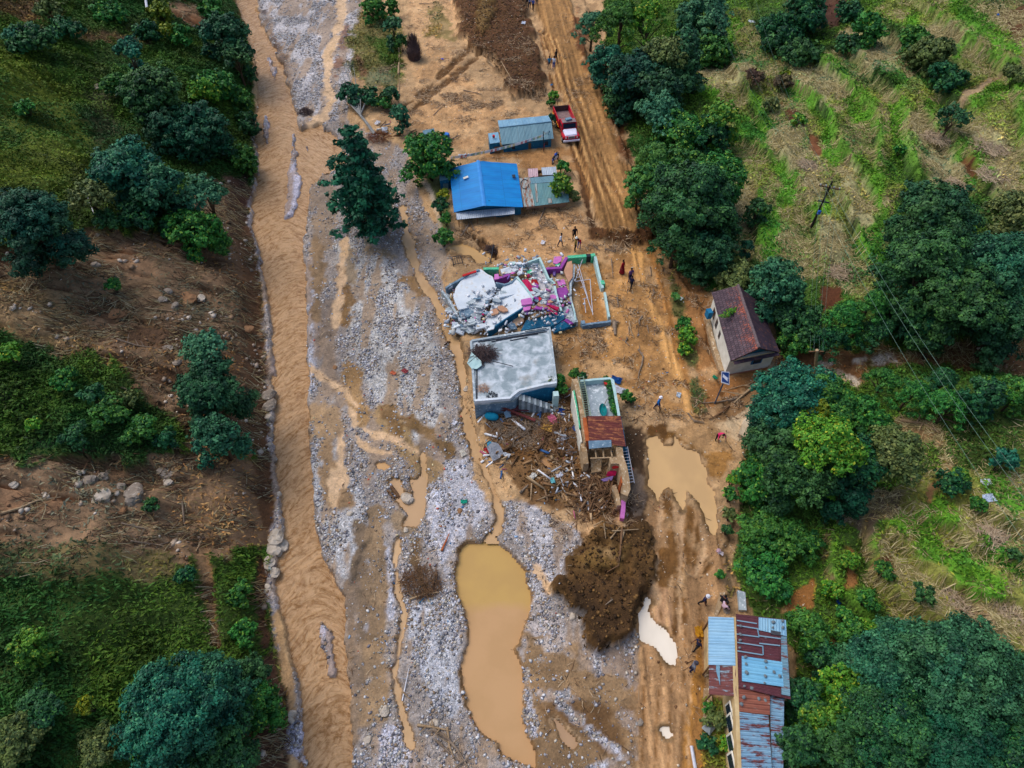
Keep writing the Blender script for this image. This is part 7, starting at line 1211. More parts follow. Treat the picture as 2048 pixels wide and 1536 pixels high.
def motorcycle():
    p = G(1110.5, 323); d = G(1114, 317.5) - G(1106, 327); t = empty('motorcycle', p, math.atan2(d.y, d.x), 'dark blue motorcycle parked between the truck and the round bush', 'motorcycle')
    for x in (-.62, .62):
        bm = bmesh.new(); n = 16
        for k in range(n):
            a, c = 2 * math.pi * k / n, 2 * math.pi * (k + 1) / n; tube(bm, [(x + .27 * math.cos(a), 0, .32 + .27 * math.sin(a)), (x + .27 * math.cos(c), 0, .32 + .27 * math.sin(c))], [.055, .055], 6)
        w_ = local(t, 'wheel', bm, TYRE); bm = bmesh.new(); tube(bm, [(x, -.04, .32), (x, .04, .32)], [.09, .09], 10)
        for k in range(5): a = 1.257 * k; tube(bm, [(x, 0, .32), (x + .25 * math.cos(a), 0, .32 + .25 * math.sin(a))], [.012, .012], 4)
        local(w_, 'rim', bm, STEEL)
    bm = bmesh.new(); tube(bm, [(.25, 0, .85), (.05, 0, .92), (-.2, 0, .84)], [.1, .17, .09], 10); local(t, 'fuel_tank', bm, BLUEP, True); bm = bmesh.new(); tube(bm, [(-.15, 0, .82), (-.4, 0, .84), (-.85, 0, .9)], [.1, .14, .08], 8); local(t, 'seat', bm, IRON, True)
    bm = bmesh.new(); box_bm((0, 0, .45), (.42, .26, .34), 0, bm, bevel=.05); local(t, 'engine', bm, STEEL); bm = bmesh.new(); tube(bm, [(.62, .08, .32), (.38, .08, .95)], [.03, .03], 6); tube(bm, [(.62, -.08, .32), (.38, -.08, .95)], [.03, .03], 6); tube(bm, [(.3, 0, .8), (0, 0, .3), (-.62, 0, .32)], [.03, .03, .03], 6); local(t, 'frame', bm, IRON)
    bm = bmesh.new(); tube(bm, [(.28, -.36, 1.02), (.4, -.1, 1.0), (.4, .1, 1.0), (.28, .36, 1.02)], [.02, .02, .02, .02], 6); local(t, 'handlebar', bm, IRON); bm = bmesh.new(); tube(bm, [(.42, 0, .88), (.52, 0, .86)], [.1, .08], 10); local(t, 'headlight', bm, STEEL); bm = bmesh.new(); tube(bm, [(-.2, 0, .3), (-.25, .22, .02)], [.015, .015], 5); local(t, 'kickstand', bm, IRON); bm = bmesh.new(); tube(bm, [(-.85, 0, .62), (-.62, 0, .68), (-.45, 0, .58)], [.07, .1, .05], 7); local(t, 'mudguard', bm, BLUEP)
motorcycle()
def barrel():
    p = G(893, 280); t = empty('barrel', p, 0, 'blue plastic barrel standing in the mud beside the round green tree', 'barrel'); t.scale = (.8, .8, .62); bm = bmesh.new(); tube(bm, [(0, 0, -.05), (0, 0, .06), (0, 0, .4), (0, 0, .44), (0, 0, .48), (0, 0, .85), (0, 0, .89), (0, 0, .93), (0, 0, 1.25), (0, 0, 1.3)], [.44, .5, .52, .55, .52, .52, .55, .52, .5, .46], 20); local(t, 'body', bm, BLUEP); bm = bmesh.new(); tube(bm, [(0, 0, 1.3), (0, 0, 1.36)], [.40, .38], 20); local(t, 'lid', bm, flat_mat('lid_blue', (40, 110, 190), .4))
barrel()
SKIN = flat_mat('skin', (126, 84, 62), .6); HAIR = flat_mat('hair', (18, 16, 16), .7)
def person(u, v, lab, shirt, trousers, head=0, facing=0.0, pose='stand', hat=None, skirt=False, carry=None):
    p = G(u, v); s = 1.0; rr = random.Random(int(u * 3 + v)); V_, E_, R_, tagm = [], [], [], []
    def node(x, y, z, r, par, m): V_.append((x, y, z)); R_.append(r); tagm.append(m); (E_.append((par, len(V_) - 1)) if par is not None else None); return len(V_) - 1
    lean = {'stand': 0, 'walk': .05, 'bend': .42, 'sit': .12}[pose]; hip = .90 if pose != 'sit' else .42
    pel = node(0, 0, hip, .135, None, 2); wst = node(0, -lean * .25, hip + .17, .125, pel, 1); ch = node(0, -lean * .75, hip + .40 - lean * .1, .150, wst, 1); nk = node(0, -lean * 1.05, hip + .57 - lean * .18, .058, ch, 0); hd = node(0, -lean * 1.25 - .01, hip + .66 - lean * .24, .085, nk, 0); node(0, -lean * 1.4 - .015, hip + .76 - lean * .3, .080, hd, 0)
    for sd in (-1, 1):
        ph = (rr.uniform(-.1, .1) if pose == 'stand' else .28 * sd if pose == 'walk' else .05)
        if pose == 'sit': kn = node(sd * .13, -.42, .46, .07, node(sd * .1, -.05, hip - .02, .1, pel, 2), 2); an = node(sd * .13, -.44, .08, .045, kn, 2); node(sd * .13, -.6, .05, .04, an, 4)
        else:
            th = node(sd * .10, 0, hip - .08, .098, pel, 2); kn = node(sd * .11, -ph * .55 - .02, .49, .068, th, 2); an = node(sd * .12, -ph * .75 + .03, .09, .045, kn, 2); node(sd * .13, -ph * .75 - .13, .045, .042, an, 4)
        sh = node(sd * .19, -lean * .8, hip + .47 - lean * .12, .065, ch, 1); ax = rr.uniform(.05, .12); fw = {'stand': .05, 'walk': -.18 * sd, 'bend': .30, 'sit': .25}[pose]
        if carry and sd == 1: fw = .25
        el = node(sd * (.24 + ax * .4), -lean * .8 - fw * .3, hip + .20, .047, sh, 1 if rr.random() < .6 else 0); wr = node(sd * (.25 + ax * .5), -lean * .9 - fw * .9 - .03, hip - .02 + (.2 if carry and sd == 1 else 0), .032, el, 0); pm = node(sd * (.25 + ax * .5), V_[wr][1] - .03, V_[wr][2] - .075, .034, wr, 0)
        for q, (fx, ln) in enumerate(((-.028, .075), (-.010, .085), (.009, .08), (.027, .065))): k1 = node(V_[pm][0] + fx * .9, V_[pm][1] - .005, V_[pm][2] - ln * .55, .0095, pm, 0); node(V_[pm][0] + fx, V_[pm][1] - .02, V_[pm][2] - ln, .008, k1, 0)
        k1 = node(V_[pm][0] - sd * .036, V_[pm][1] - .025, V_[pm][2] - .0, .0105, pm, 0); node(V_[pm][0] - sd * .045, V_[pm][1] - .045, V_[pm][2] - .03, .009, k1, 0)
    me = bpy.data.meshes.new('person'); me.from_pydata(V_, E_, []); o = bpy.data.objects.new('person', me); COL.objects.link(o); md = o.modifiers.new('skin', 'SKIN'); md.use_smooth_shade = True
    sk = me.skin_vertices[0].data
    for i, r in enumerate(R_): sk[i].radius = (r * (1.15 if tagm[i] == 1 and abs(V_[i][0]) < .01 else 1), r); sk[i].use_root = (i == 0)
    o.modifiers.new('sub', 'SUBSURF').levels = 1; dg = bpy.context.evaluated_depsgraph_get(); m2 = bpy.data.meshes.new_from_object(o.evaluated_get(dg)); o.modifiers.clear(); o.data = m2; m2.name = 'person'
    for m in (SKIN, flat_mat('cloth_%d_%d_%d' % shirt, shirt, .9), flat_mat('cloth_%d_%d_%d' % trousers, trousers, .9), HAIR, TYRE): m2.materials.append(m)
    A = np.array(V_); tg = np.array(tagm); cs = np.zeros(len(m2.polygons) * 3); m2.polygons.foreach_get('center', cs); cs = cs.reshape(-1, 3); near = ((cs[:, None] - A[None]) ** 2).sum(2) - np.array(R_)[None] ** 2; mi = tg[near.argmin(1)]; m2.polygons.foreach_set('material_index', mi.astype(np.int32))
    o.location = p; o.rotation_euler.z = facing; tag(o, lab, 'person', 'people on the mud')
    h = V_[hd]; hx, hy, hz_ = h[0], h[1] - .01 - lean * .1, h[2] + .055; bm = bmesh.new(); bmesh.ops.create_uvsphere(bm, u_segments=12, v_segments=8, radius=.108)
    for v_ in bm.verts:
        v_.co.z *= 1.15
        if v_.co.y < -.035 and v_.co.z < .05: v_.co.y = -.035
    bmesh.ops.translate(bm, verts=bm.verts[:], vec=(hx, hy + .015, hz_ + .02)); bm_obj('hair', bm, HAIR, o, True)
    bm = bmesh.new()
    for sx in (-.034, .034): box_bm((hx + sx, hy - .088, hz_ - .005), (.026, .012, .012), 0, bm)
    box_bm((hx, hy - .088, hz_ - .075), (.045, .012, .010), 0, bm); bm_obj('eyes_and_mouth', bm, HAIR, o); bm = bmesh.new(); box_bm((hx, hy - .1, hz_ - .035), (.024, .035, .042), 0, bm, bevel=.008); box_bm((hx - .098, hy, hz_ - .02), (.022, .04, .055), 0, bm, bevel=.008); box_bm((hx + .098, hy, hz_ - .02), (.022, .04, .055), 0, bm, bevel=.008); bm_obj('nose_and_ears', bm, SKIN, o)
    if hat: bm = bmesh.new(); tube(bm, [(hx, hy, hz_ + .05), (hx, hy, hz_ + .07), (hx, hy, hz_ + .075), (hx, hy, hz_ + .18)], [.15, .15, .12, .09], 14); bm_obj('hat', bm, flat_mat('hat_%d_%d_%d' % hat, hat, .8), o)
    if skirt: bm = bmesh.new(); tube(bm, [(0, 0, hip + .1), (0, 0, hip - .1), (0, -.02, .35), (0, -.02, .15)], [.15, .19, .25, .28], 12); bm_obj('skirt', bm, flat_mat('cloth_%d_%d_%d' % trousers, trousers, .9), o, True)
    return o
BL, NV, WH, RD_, GN, BK, GYC, PK, TQ, OL = (26, 84, 170), (20, 28, 64), (216, 220, 230), (180, 20, 40), (40, 110, 60), (24, 24, 28), (110, 114, 124), (210, 40, 100), (40, 130, 170), (120, 100, 40)
for a in ((1054, 14, 'person in a dark blue shirt at the left of the four at the upper edge', NV, BK, 0, 0, 'stand'), (1059, 17, 'person in a pale blue top in the middle of the four at the upper edge', (110, 150, 210), NV, 0, .4, 'stand'), (1066, 21, 'person in blue standing lowest of the four at the upper edge', BL, BK, 0, -.3, 'walk'), (1074, 10, 'person in black set slightly apart from the others at the upper edge', BK, NV, 0, .2, 'stand'),
          (1098, 138, 'person in a light turquoise shirt on the track above the truck', TQ, NV, 0, .3, 'stand'), (1107, 138, 'person in a white shirt next to the turquoise one on the track', WH, BL, 0, -.5, 'stand'), (1111, 124, 'person in black behind the white shirted one on the track', BK, BK, 0, .8, 'walk'),
          (1120, 493, 'person in a white shirt walking below the annex', WH, NV, 0, 1.2, 'walk'), (1148, 480, 'person in dark clothes above the others at the green wall', BK, BK, 0, .3, 'stand'), (1150, 502, 'person in a yellow brown jacket beside the green foundation wall', OL, BK, 0, 1.6, 'stand', (220, 220, 210)), (1158, 496, 'person in a red top and blue trousers near the green wall', RD_, BL, 0, -.4, 'bend'),
          (1243, 547, 'person all in dark red standing alone on the debris field', (150, 14, 34), (120, 12, 30), 0, .9, 'stand', None, True), (1259, 563, 'person in a purple top directly above the one in navy', (100, 70, 120), NV, 0, .5, 'stand'), (1261, 578, 'person in navy with a bag on the main mud track', NV, BK, 0, -.8, 'walk'),
          (1313, 818, 'person in a bright blue shirt and white cap carrying a bag', (20, 110, 190), NV, 0, 1.0, 'walk', (230, 230, 236)), (1433, 880, 'person in a vivid pink shawl beside the puddle corner', PK, BK, 0, .2, 'bend'),
          (1403, 1209, 'person in navy and white on the lower road', NV, BK, 0, .9, 'walk', (214, 214, 220)), (1391, 1297, 'person in dark blue seen from above beside the white puddle', NV, BK, 0, -1.2, 'walk'), (1381, 1341, 'person in a grey checked top lowest on the road', GYC, NV, 0, 1.4, 'stand', (60, 60, 70)),
          (1441, 1208, 'person in black sitting on the path above the porch roof', BK, NV, 0, 2.4, 'sit'), (1443, 1219, 'person in a light pink top sitting just above the porch roof', (210, 180, 196), BK, 0, 2.0, 'sit')):
    person(*a)
def pole_to(u, v, ut, vt, r=.11):
    base = G(u, v); best = None
    for k in range(20, 140):
        h = k * .1; uu, vv = project(np.array([base.x]), np.array([base.y]), np.array([base.z + h])); e_ = abs(vv[0] - vt)
        if best is None or e_ < best[0]: best = (e_, h)
    h = best[1]; dx = (P(ut, vt, base.z + h) - base); top = base + Vector((dx.x * 1.0, dx.y, h)); return base, top
base, top = pole_to(1621, 457, 1665, 362)
o = B('utility_pole', base, 'dark utility pole with a crossarm standing in the terraced field', 'utility pole'); o.add('pole', (lambda bm: (tube(bm, [base - Vector((0, 0, .6)), base.lerp(top, .5), top], [.13, .10, .08], 10), bm)[1])(bmesh.new()), rough_mat('pole_wood', (52, 42, 38), (34, 28, 28), 4))
cr = [Vector((.55, -.25, 0)), Vector((-.55, .25, 0))]; zt = top - Vector((0, 0, .7)); o.add('crossarm', box_bm(zt, (1.9, .12, .12), -.35), WOOD); zt2 = top - Vector((0, 0, 2.3)); o.add('crossarm', box_bm(zt2, (1.0, .1, .1), -.35), IRON)
offs = [-.85, -.35, .35, .85]; heads = []
for q in offs: c = zt + Vector((q * math.cos(-.35), q * math.sin(-.35), .06)); heads.append(c + Vector((0, 0, .16))); bm = bmesh.new(); tube(bm, [c, c + Vector((0, 0, .08)), c + Vector((0, 0, .16))], [.05, .07, .03], 8); o.add('insulator', bm, STEEL)
o.add('fuse_box', box_bm(base.lerp(top, .38) + Vector((.0, -.2, 0)), (.28, .2, .4), 0, bevel=.03), flat_mat('fuse_blue', (20, 90, 190), .5))
sb, st_ = pole_to(1634, 747, 1634, 700); o = B('utility_pole', sb, 'short pale pole at the ravine where the bundle of wires comes down', 'utility pole'); o.add('pole', (lambda bm: (tube(bm, [sb - Vector((0, 0, .5)), st_], [.16, .13], 10), bm)[1])(bmesh.new()), WOODP); o.add('crossarm', box_bm(st_ - Vector((0, 0, .2)), (1.2, .1, .1), 0), WOOD)
WIREM = flat_mat('wire', (110, 140, 124), .5, .2)
def wire(a, c, sag, lab, grp, r=.008, name='power_line', mat=None):
    pts = [a.lerp(c, k / 28.) - Vector((0, 0, sag * 4 * (k / 28.) * (1 - k / 28.))) for k in range(29)]; bm = bmesh.new(); tube(bm, pts, [r] * 29, 5); o = B(name, a, lab, 'wire', grp); o.add('wire', bm, mat or WIREM); return pts
far = P(1432, -30, 24.0)
lw = ['outer left strand of the wires running to the upper edge from the dark utility pole', 'second strand of the wires running to the upper edge from the dark utility pole', 'third strand of the wires running to the upper edge from the dark utility pole', 'outer right strand of the wires running to the upper edge from the dark utility pole']
lw2 = ['left strand of the wires between the dark pole and the short ravine pole', 'second strand of the wires between the dark pole and the short ravine pole', 'third strand of the wires between the dark pole and the short ravine pole', 'right strand of the wires between the dark pole and the short ravine pole']
for i, hpt in enumerate(heads):
    wire(hpt, far + Vector((offs[i] * 1.5, 0, .3 * i)), 1.2, lw[i], 'wires toward the upper edge'); wire(hpt, st_ + Vector((offs[i] * .6, 0, -.1)), .7, lw2[i], 'wires toward the ravine')
wire(zt2, far + Vector((.2, 0, -1.5)), 1.5, 'lowest single strand running from the dark pole to the upper edge', 'wires toward the upper edge'); wire(top, P(1500, -40, 20), 1.2, 'lone strand off to the right of the wires at the upper edge', 'wires toward the upper edge')
for i, (u1, v1, u2, v2, z) in enumerate(((1735, 505, 2120, 1090, 17.0), (1745, 500, 2130, 1070, 17.6), (1712, 500, 2060, 1100, 16.5))):
    a = P(u1 - 90, v1 - 140, z); c = P(u2, v2, z - 1); wire(a, c, .8, ['upper strand of the pair of wires crossing the ravine wood', 'lower strand of the pair of wires crossing the ravine wood', 'single wire running beside the pair over the ravine wood'][i], 'wires over the ravine wood', .007)
o = None
fb, ft = pole_to(1088, 304, 1086.5, 262, .05); o = B('flag_pole', fb, 'thin pole with flag strings in front of the long grey shed', 'pole'); o.add('pole', rod_bm(fb - Vector((0, 0, .3)), ft, .05), IRON); o.add('banner', box_bm(fb.lerp(ft, .25), (.12, .05, .8), 0), REDW)
e1 = P(1104, 254, .35 + 1.5); e2 = G(902, 321) + Vector((0, 0, .5)); FC = [flat_mat('flag_%d' % i, c, .8) for i, c in enumerate([(220, 226, 232), (150, 186, 206), (214, 206, 150), (196, 120, 120), (150, 186, 160)])]
k_ = 0
for a, c, n, lab in ((fb.lerp(ft, .85), e2, 46, 'long string of small faded flags hanging from the thin pole to the mud'), (ft - Vector((0, 0, .1)), e1, 8, 'short string of flags from the thin pole to the shed roof corner')):
    pts = [a.lerp(c, k / 24.) - Vector((0, 0, .35 * 4 * (k / 24.) * (1 - k / 24.))) for k in range(25)]; bm = bmesh.new(); tube(bm, pts, [.015] * 25, 4); o = B('flag_string', a, lab, 'flags'); o.add('string', bm, STEEL)
    for i in range(n):
        f = (i + .5) / n * 24; j = int(f); p = pts[j].lerp(pts[j + 1], f - j); d = (c - a).normalized() * .13; q = [p - d, p + d, p + d - Vector((.02, .05, .3)), p - d - Vector((-.03, .03, .28))]; bm = bmesh.new(); vs = [bm.verts.new(x) for x in q] + [bm.verts.new(x + Vector((0, .012, 0))) for x in q]
        for fc in ((0, 1, 2, 3), (7, 6, 5, 4), (0, 4, 5, 1), (1, 5, 6, 2), (2, 6, 7, 3), (3, 7, 4, 0)): bm.faces.new([vs[x] for x in fc])
        o.add('flag', bm, FC[(i * 7 + i // 3) % 5 if i % 3 else 0])
def branch(pts, r, lab, mat=DEADW, twig=3, name='driftwood_branch', cat='branch', grp='large branches left by the flood', hlift=.12):
    g_ = [G(u, v) + Vector((0, 0, hlift)) for u, v in pts]; rr = random.Random(int(pts[0][0] * 3 + pts[0][1])); n = len(g_); bm = bmesh.new(); tube(bm, g_, [r * (1 - .65 * i / max(1, n - 1)) for i in range(n)], 6)
    for k in range(twig):
        i = rr.randrange(0, n - 1); p = g_[i].lerp(g_[i + 1], rr.random()); L = (g_[-1] - g_[0]).length * rr.uniform(.15, .35); a = rr.uniform(0, 6.28); q = p + Vector((math.cos(a) * L, math.sin(a) * L, rr.uniform(.02, .35))); tube(bm, [p, p.lerp(q, .5) + Vector((0, 0, .06)), q], [r * .5, r * .35, r * .12], 4)
    o = B(name, g_[0], lab, cat, grp); o.add('wood', bm, mat); return o
A_ = 'long bowed branch in the middle of the mud track'
for pts, r, lab, m, tw in (
 (N3([(295, 740), (325, 780), (318, 830), (300, 880), (295, 920)]), .1, 'long bowed branch in the middle of the mud track', DEADW, 1), (N3([(240, 570), (252, 630), (268, 668)]), .09, 'pale straight branch left of the bowed one', WOODP, 1), (N3([(237, 600), (240, 650)]), .06, 'short stick touching the pale straight branch', DEADW, 0), (N3([(320, 535), (300, 560), (305, 590)]), .12, 'short thick curled log on the mud track', DEADW, 1), (N3([(350, 590), (360, 640)]), .07, 'thin stick right of the curled log', DEADW, 0),
 (N3([(385, 370), (395, 390), (378, 415)]), .09, 'hook shaped branch by the right wheel track', DEADW, 1), (N3([(130, 180), (136, 240), (140, 300)]), .06, 'upright looking stick near the mint wall corner', DEADW, 1), (N3([(370, 230), (375, 285), (340, 290)]), .06, 'bent twig at the upper right wheel track', DEADW, 2), (N3([(500, 1140), (560, 1140), (580, 1165)]), .08, 'branch with a forked end near the roadside puddle', WOODP, 2), (N3([(600, 1130), (640, 1180), (700, 1190)]), .09, 'dark branch at the lower end of the verge', DEADW, 2), (N3([(245, 820), (258, 866)]), .05, 'little stick beside the terrace house', WOODP, 0), (N3([(570, 300), (605, 268)]), .05, 'thin branch leaning across the weeds by the road end', WOODP, 1),
 (Z6([(1050, 960), (960, 1110), (850, 1200), (740, 1290), (650, 1370)]), .2, 'long pale fallen trunk lying below the tile roofed house', WOODP, 4), (Z6([(1040, 1000), (900, 1120), (800, 1180), (700, 1200), (530, 1250)]), .07, 'thin arched branch above the long pale trunk', WOODP, 2), (Z6([(660, 1330), (480, 1360), (320, 1370)]), .09, 'branch spreading left from the foot of the pale trunk', DEADW, 5), (Z6([(600, 1400), (500, 1480), (400, 1540)]), .1, 'dark root like branch under the solar lamp', WOOD, 5), (Z6([(1080, 1080), (1085, 930), (1150, 900)]), .1, 'tangled root at the corner of the tile roofed house', DEADW, 5), (Z6([(1195, 905), (1280, 870)]), .22, 'short pale log at the mouth of the ravine', WOODP, 0),
 (Z5([(630, 1420), (700, 1380), (850, 1420)]), .08, 'bent beam at the foot of the narrow ruined house', WOODP, 1), (Z5([(630, 1430), (800, 1465), (1010, 1450)]), .08, 'long beam lying across the foot of the narrow ruined house', WOODP, 1), (Z5([(715, 1400), (730, 1530)]), .06, 'short upright beam crossing the long one', WOODP, 0), (Z5([(770, 1530), (850, 1430)]), .06, 'slanting beam beside the thick post', WOODP, 0), (Z5([(890, 1420), (880, 1480), (865, 1545)]), .15, 'thick pale post below the narrow ruined house', WOODP, 0), (M2([(1610, 260), (1600, 400), (1590, 460), (1530, 495)]), .09, 'long kinked beam lying over the dark earth heap', WOOD, 1), (M2([(1560, 640), (1520, 670)]), .06, 'small stick on the dark earth heap', DEADW, 1),
 (Z5([(600, 1330), (585, 1150), (600, 1240)]), .07, 'crossed timber at the lower left of the ruined house', WOOD, 2), (Z5([(605, 1080), (690, 1040)]), .1, 'short thick plank below the lavender sheet', WOODP, 0), (Z5([(525, 1030), (625, 985)]), .07, 'plank left of the crimson sheet', WOODP, 0), (Z5([(560, 985), (620, 840)]), .09, 'timber leaning at the left inner corner of the ruined house', WOOD, 1), (Z5([(640, 960), (740, 890), (780, 850)]), .09, 'timber rising to the broken orange room', WOODP, 1), (Z5([(400, 870), (440, 880), (470, 960)]), .08, 'forked branch in the debris left of the ruined house', DEADW, 4), (Z5([(250, 1160), (150, 1200)]), .07, 'pale plank on the brown mud island', WOODP, 0), (Z5([(100, 1060), (90, 1200)]), .07, 'upright plank at the rim of the brown mud island', WOODP, 0), (Z5([(130, 1200), (250, 1225)]), .06, 'lower plank at the rim of the brown mud island', WOOD, 0), (Z5([(0, 1140), (70, 1070)]), .12, 'thick branch at the left of the brown mud island', DEADW, 3),
 (Z5([(200, 720), (300, 600), (330, 540)]), .08, 'long dark timber in the rubble between the two houses', WOOD, 3), (Z5([(340, 650), (470, 650)]), .07, 'level branch among the rubble between the two houses', DEADW, 3), (Z4([(560, 1080), (640, 1000), (700, 1040)]), .1, 'curved roots below the rusty roofing strip', DEADW, 5), (Z4([(400, 990), (500, 960)]), .08, 'branch under the teal tank', DEADW, 4), (Z4([(600, 1120), (720, 1060), (760, 1000)]), .09, 'dark log curving round the small rubble puddle', WOOD, 3),
 (M2([(380, 40), (430, 100), (440, 130)]), .16, 'brown log beside the white boulder in the wet hollow', WOOD, 2), (M2([(480, 640), (560, 610), (615, 605)]), .1, 'stick at the foot of the debris nest on the gravel', WOODP, 3), (M2([(530, 660), (570, 620)]), .05, 'short blue painted stick by the debris nest', TEALW, 0), (M2([(595, 580), (630, 520)]), .07, 'dark pipe like stick above the debris nest', IRON, 0), (M2([(650, 380), (690, 290)]), .09, 'reddish branch on the gravel left of the pond top', ORNG, 1), (M2([(440, 1180), (475, 1010)]), .05, 'slim white stick on the lower gravel', STEEL, 1), (M2([(600, 1330), (680, 1380), (740, 1450), (790, 1536)]), .13, 'heavy branch curving to the lower edge left of the pond', DEADW, 6), (M2([(520, 1310), (600, 1320), (700, 1340)]), .1, 'branch above the heavy one left of the pond', WOODP, 5), (M2([(680, 1320), (690, 1420), (720, 1500)]), .08, 'thin branch beside the heavy one left of the pond', WOODP, 3), (M2([(620, 1390), (740, 1500)]), .08, 'lower parallel branch of the pile left of the pond', DEADW, 3), (M2([(440, 1130), (500, 1190)]), .05, 'twig on the gravel near the small stream end', WOODP, 2), (M2([(360, 60), (395, 100), (430, 90)]), .1, 'root at the upper end of the wet hollow', WOOD, 3), (M2([(1000, 1310), (1010, 1310)]), .03, 'tiny twig at the right pond shore', DEADW, 1),
 (N1([(1640, 700), (1780, 730)]), .08, 'branch in the mud field above the grey shed', DEADW, 3), (N1([(1820, 470), (1920, 560)]), .09, 'long branch at the edge of the dark soil', WOODP, 2), (N1([(1760, 550), (1850, 530)]), .08, 'branch left of the long one at the dark soil', WOODP, 3), (N1([(1410, 890), (1490, 810)]), .06, 'thin branch above the blue barrel', DEADW, 3), (N1([(1540, 1080), (1620, 1040)]), .1, 'log just right of the blue barrel', DEADW, 3), (N1([(870, 140), (990, 105)]), .1, 'pale root at the foot of the bright round bush', WOODP, 3), (Z1([(1160, 400), (1230, 520)]), .08, 'branch on the dark soil tongue', WOODP, 0), (N1([(1300, 35), (1430, 30)]), .06, 'thin branch across the pale mud at the upper edge', DEADW, 2),
 (Z2([(1240, 1170), (1170, 1330), (1200, 1400)]), .07, 'branch heap stem right of the blue house front', DEADW, 6), (Z2([(420, 1350), (330, 1480)]), .1, 'roots in the hole below the blue house', DEADW, 7), (Z2([(440, 1320), (480, 1420)]), .08, 'second root in the hole below the blue house', DEADW, 6), (Z2([(1530, 780), (1580, 860)]), .06, 'thin pale stick beside the round clipped bush', WOODP, 1), (Z3([(650, 60), (620, 240)]), .1, 'dark burnt timber standing at the edge of the yellow puddle', IRON, 3),
 (N3([(90, 120), (150, 140), (160, 100)]), .08, 'branch above the mint foundation wall', DEADW, 4), (N3([(20, 100), (60, 130)]), .08, 'driftwood by the group near the mint wall', DEADW, 4), (N3([(215, 110), (255, 150)]), .08, 'yellowish branch below the road end', WOODP, 2), (N3([(165, 420), (175, 480)]), .08, 'branch beside the pale wall stub', DEADW, 4), (N3([(150, 950), (190, 990)]), .06, 'white stick at the terrace corner', WOODP, 1), (N3([(45, 710), (110, 750)]), .05, 'thin stick on the mud by the flat roofed house', WOODP, 1), (N3([(290, 660), (300, 620)]), .05, 'small stick by the curled log', DEADW, 2), (N3([(230, 670), (215, 690), (240, 715)]), .09, 'dark curved log left of the mud track centre', DEADW, 2),
 (L3([(0, 185), (110, 155), (200, 115), (330, 95)]), .1, 'long pale stem on the brown slope above the mossy grass', WOODP, 2), (L3([(650, 235), (760, 260), (1010, 320)]), .07, 'arched stem on the brown slope', DEADW, 5), (L3([(700, 330), (850, 350), (1000, 310)]), .07, 'lower arched stem on the brown slope', DEADW, 5), (L3([(1075, 290), (1080, 320), (1048, 385)]), .11, 'white crooked branch at the head of the pale gully', WOODP, 0), (L3([(975, 120), (985, 230), (1010, 320)]), .07, 'thin trunk lying above the pale gully', DEADW, 1), (L2([(930, 440), (1100, 460), (1250, 500)]), .06, 'thin straight stem across the landslide', WOODP, 0), (L2([(550, 370), (620, 320)]), .08, 'short pale stem in the landslide', WOODP, 1), (L2([(750, 640), (880, 680), (1000, 700)]), .08, 'dark root crossing the landslide', DEADW, 5), (L2([(620, 740), (760, 790)]), .06, 'pale stem above the dark thicket', WOODP, 3), (L2([(780, 950), (920, 990)]), .06, 'stem below the round boulder on the landslide', DEADW, 2), (L2([(890, 60), (970, 25)]), .05, 'thin pale stem at the top of the landslide', WOODP, 1),
 (R2([(1150, 1160), (1300, 1180), (1400, 1240)]), .12, 'white bare branch at the field end of the centre wood', WOODP, 5), (R2([(880, 900), (930, 860)]), .06, 'stick in the ravine wash', DEADW, 4), (R3([(600, 330), (700, 260), (800, 200)]), .1, 'dry bare boughs below the centre wood', DEADW, 7), (R3([(1230, 770), (1310, 790), (1390, 800)]), .08, 'bleached stalks on the lower field bank', WOODP, 6), (R3([(1450, 770), (1520, 790), (1570, 830)]), .08, 'bleached branches at the photo edge in the lower field', WOODP, 6), (R1([(1760, 600), (1830, 700), (1900, 800)]), .05, 'long thin cane on the field beside the dusky tree', WOODP, 0),
 (L1([(560, 1260), (600, 1360), (650, 1470)]), .06, 'pale thin trunk below the bluish trees', STEEL, 2), (L3([(140, 1200), (170, 1150), (240, 1130)]), .05, 'bare twigs in the lower left grass', STEEL, 4)):
    branch(pts, r, lab, m, tw)
BOULD = [rough_mat('boulder_grey', (150, 138, 124), (112, 98, 84), 1.4, .9, .06, (176, 166, 152)), rough_mat('boulder_brown', (150, 112, 78), (112, 80, 54), 1.4, .9, .04), rough_mat('boulder_white', (200, 188, 172), (150, 134, 114), 1.6, .9, .05)]
def boulder(u, v, r, lab, m=0, st=(1, .8, .6), grp='boulders on the left slope'):
    r *= .6 if 'left slope' in grp else .6 if 'bank' in grp else .8
    p = G(u, v); rr = np.random.RandomState(int(u + v * 3)); bm = bmesh.new(); bmesh.ops.create_icosphere(bm, subdivisions=3, radius=1.0); ph = rr.uniform(0, 9, 3)
    for v_ in bm.verts:
        c = v_.co; f = 1 + .16 * math.sin(c.x * 3 + ph[0]) * math.cos(c.y * 2.6 + ph[1]) + .1 * math.sin(c.z * 5 + ph[2] + c.x * 2); q = Vector((round(c.x * 2.2) / 2.2, round(c.y * 2.2) / 2.2, round(c.z * 2.2) / 2.2)); v_.co = (c * .45 + q * .55) * f; v_.co = Vector((v_.co.x * st[0], v_.co.y * st[1], v_.co.z * st[2])) * r
    o = bm_obj('boulder', bm, BOULD[m], None, False, p + Vector((0, 0, r * .0))); o.rotation_euler = (0, 0, rr.uniform(0, 3.1)); tag(o, lab, 'boulder', grp)
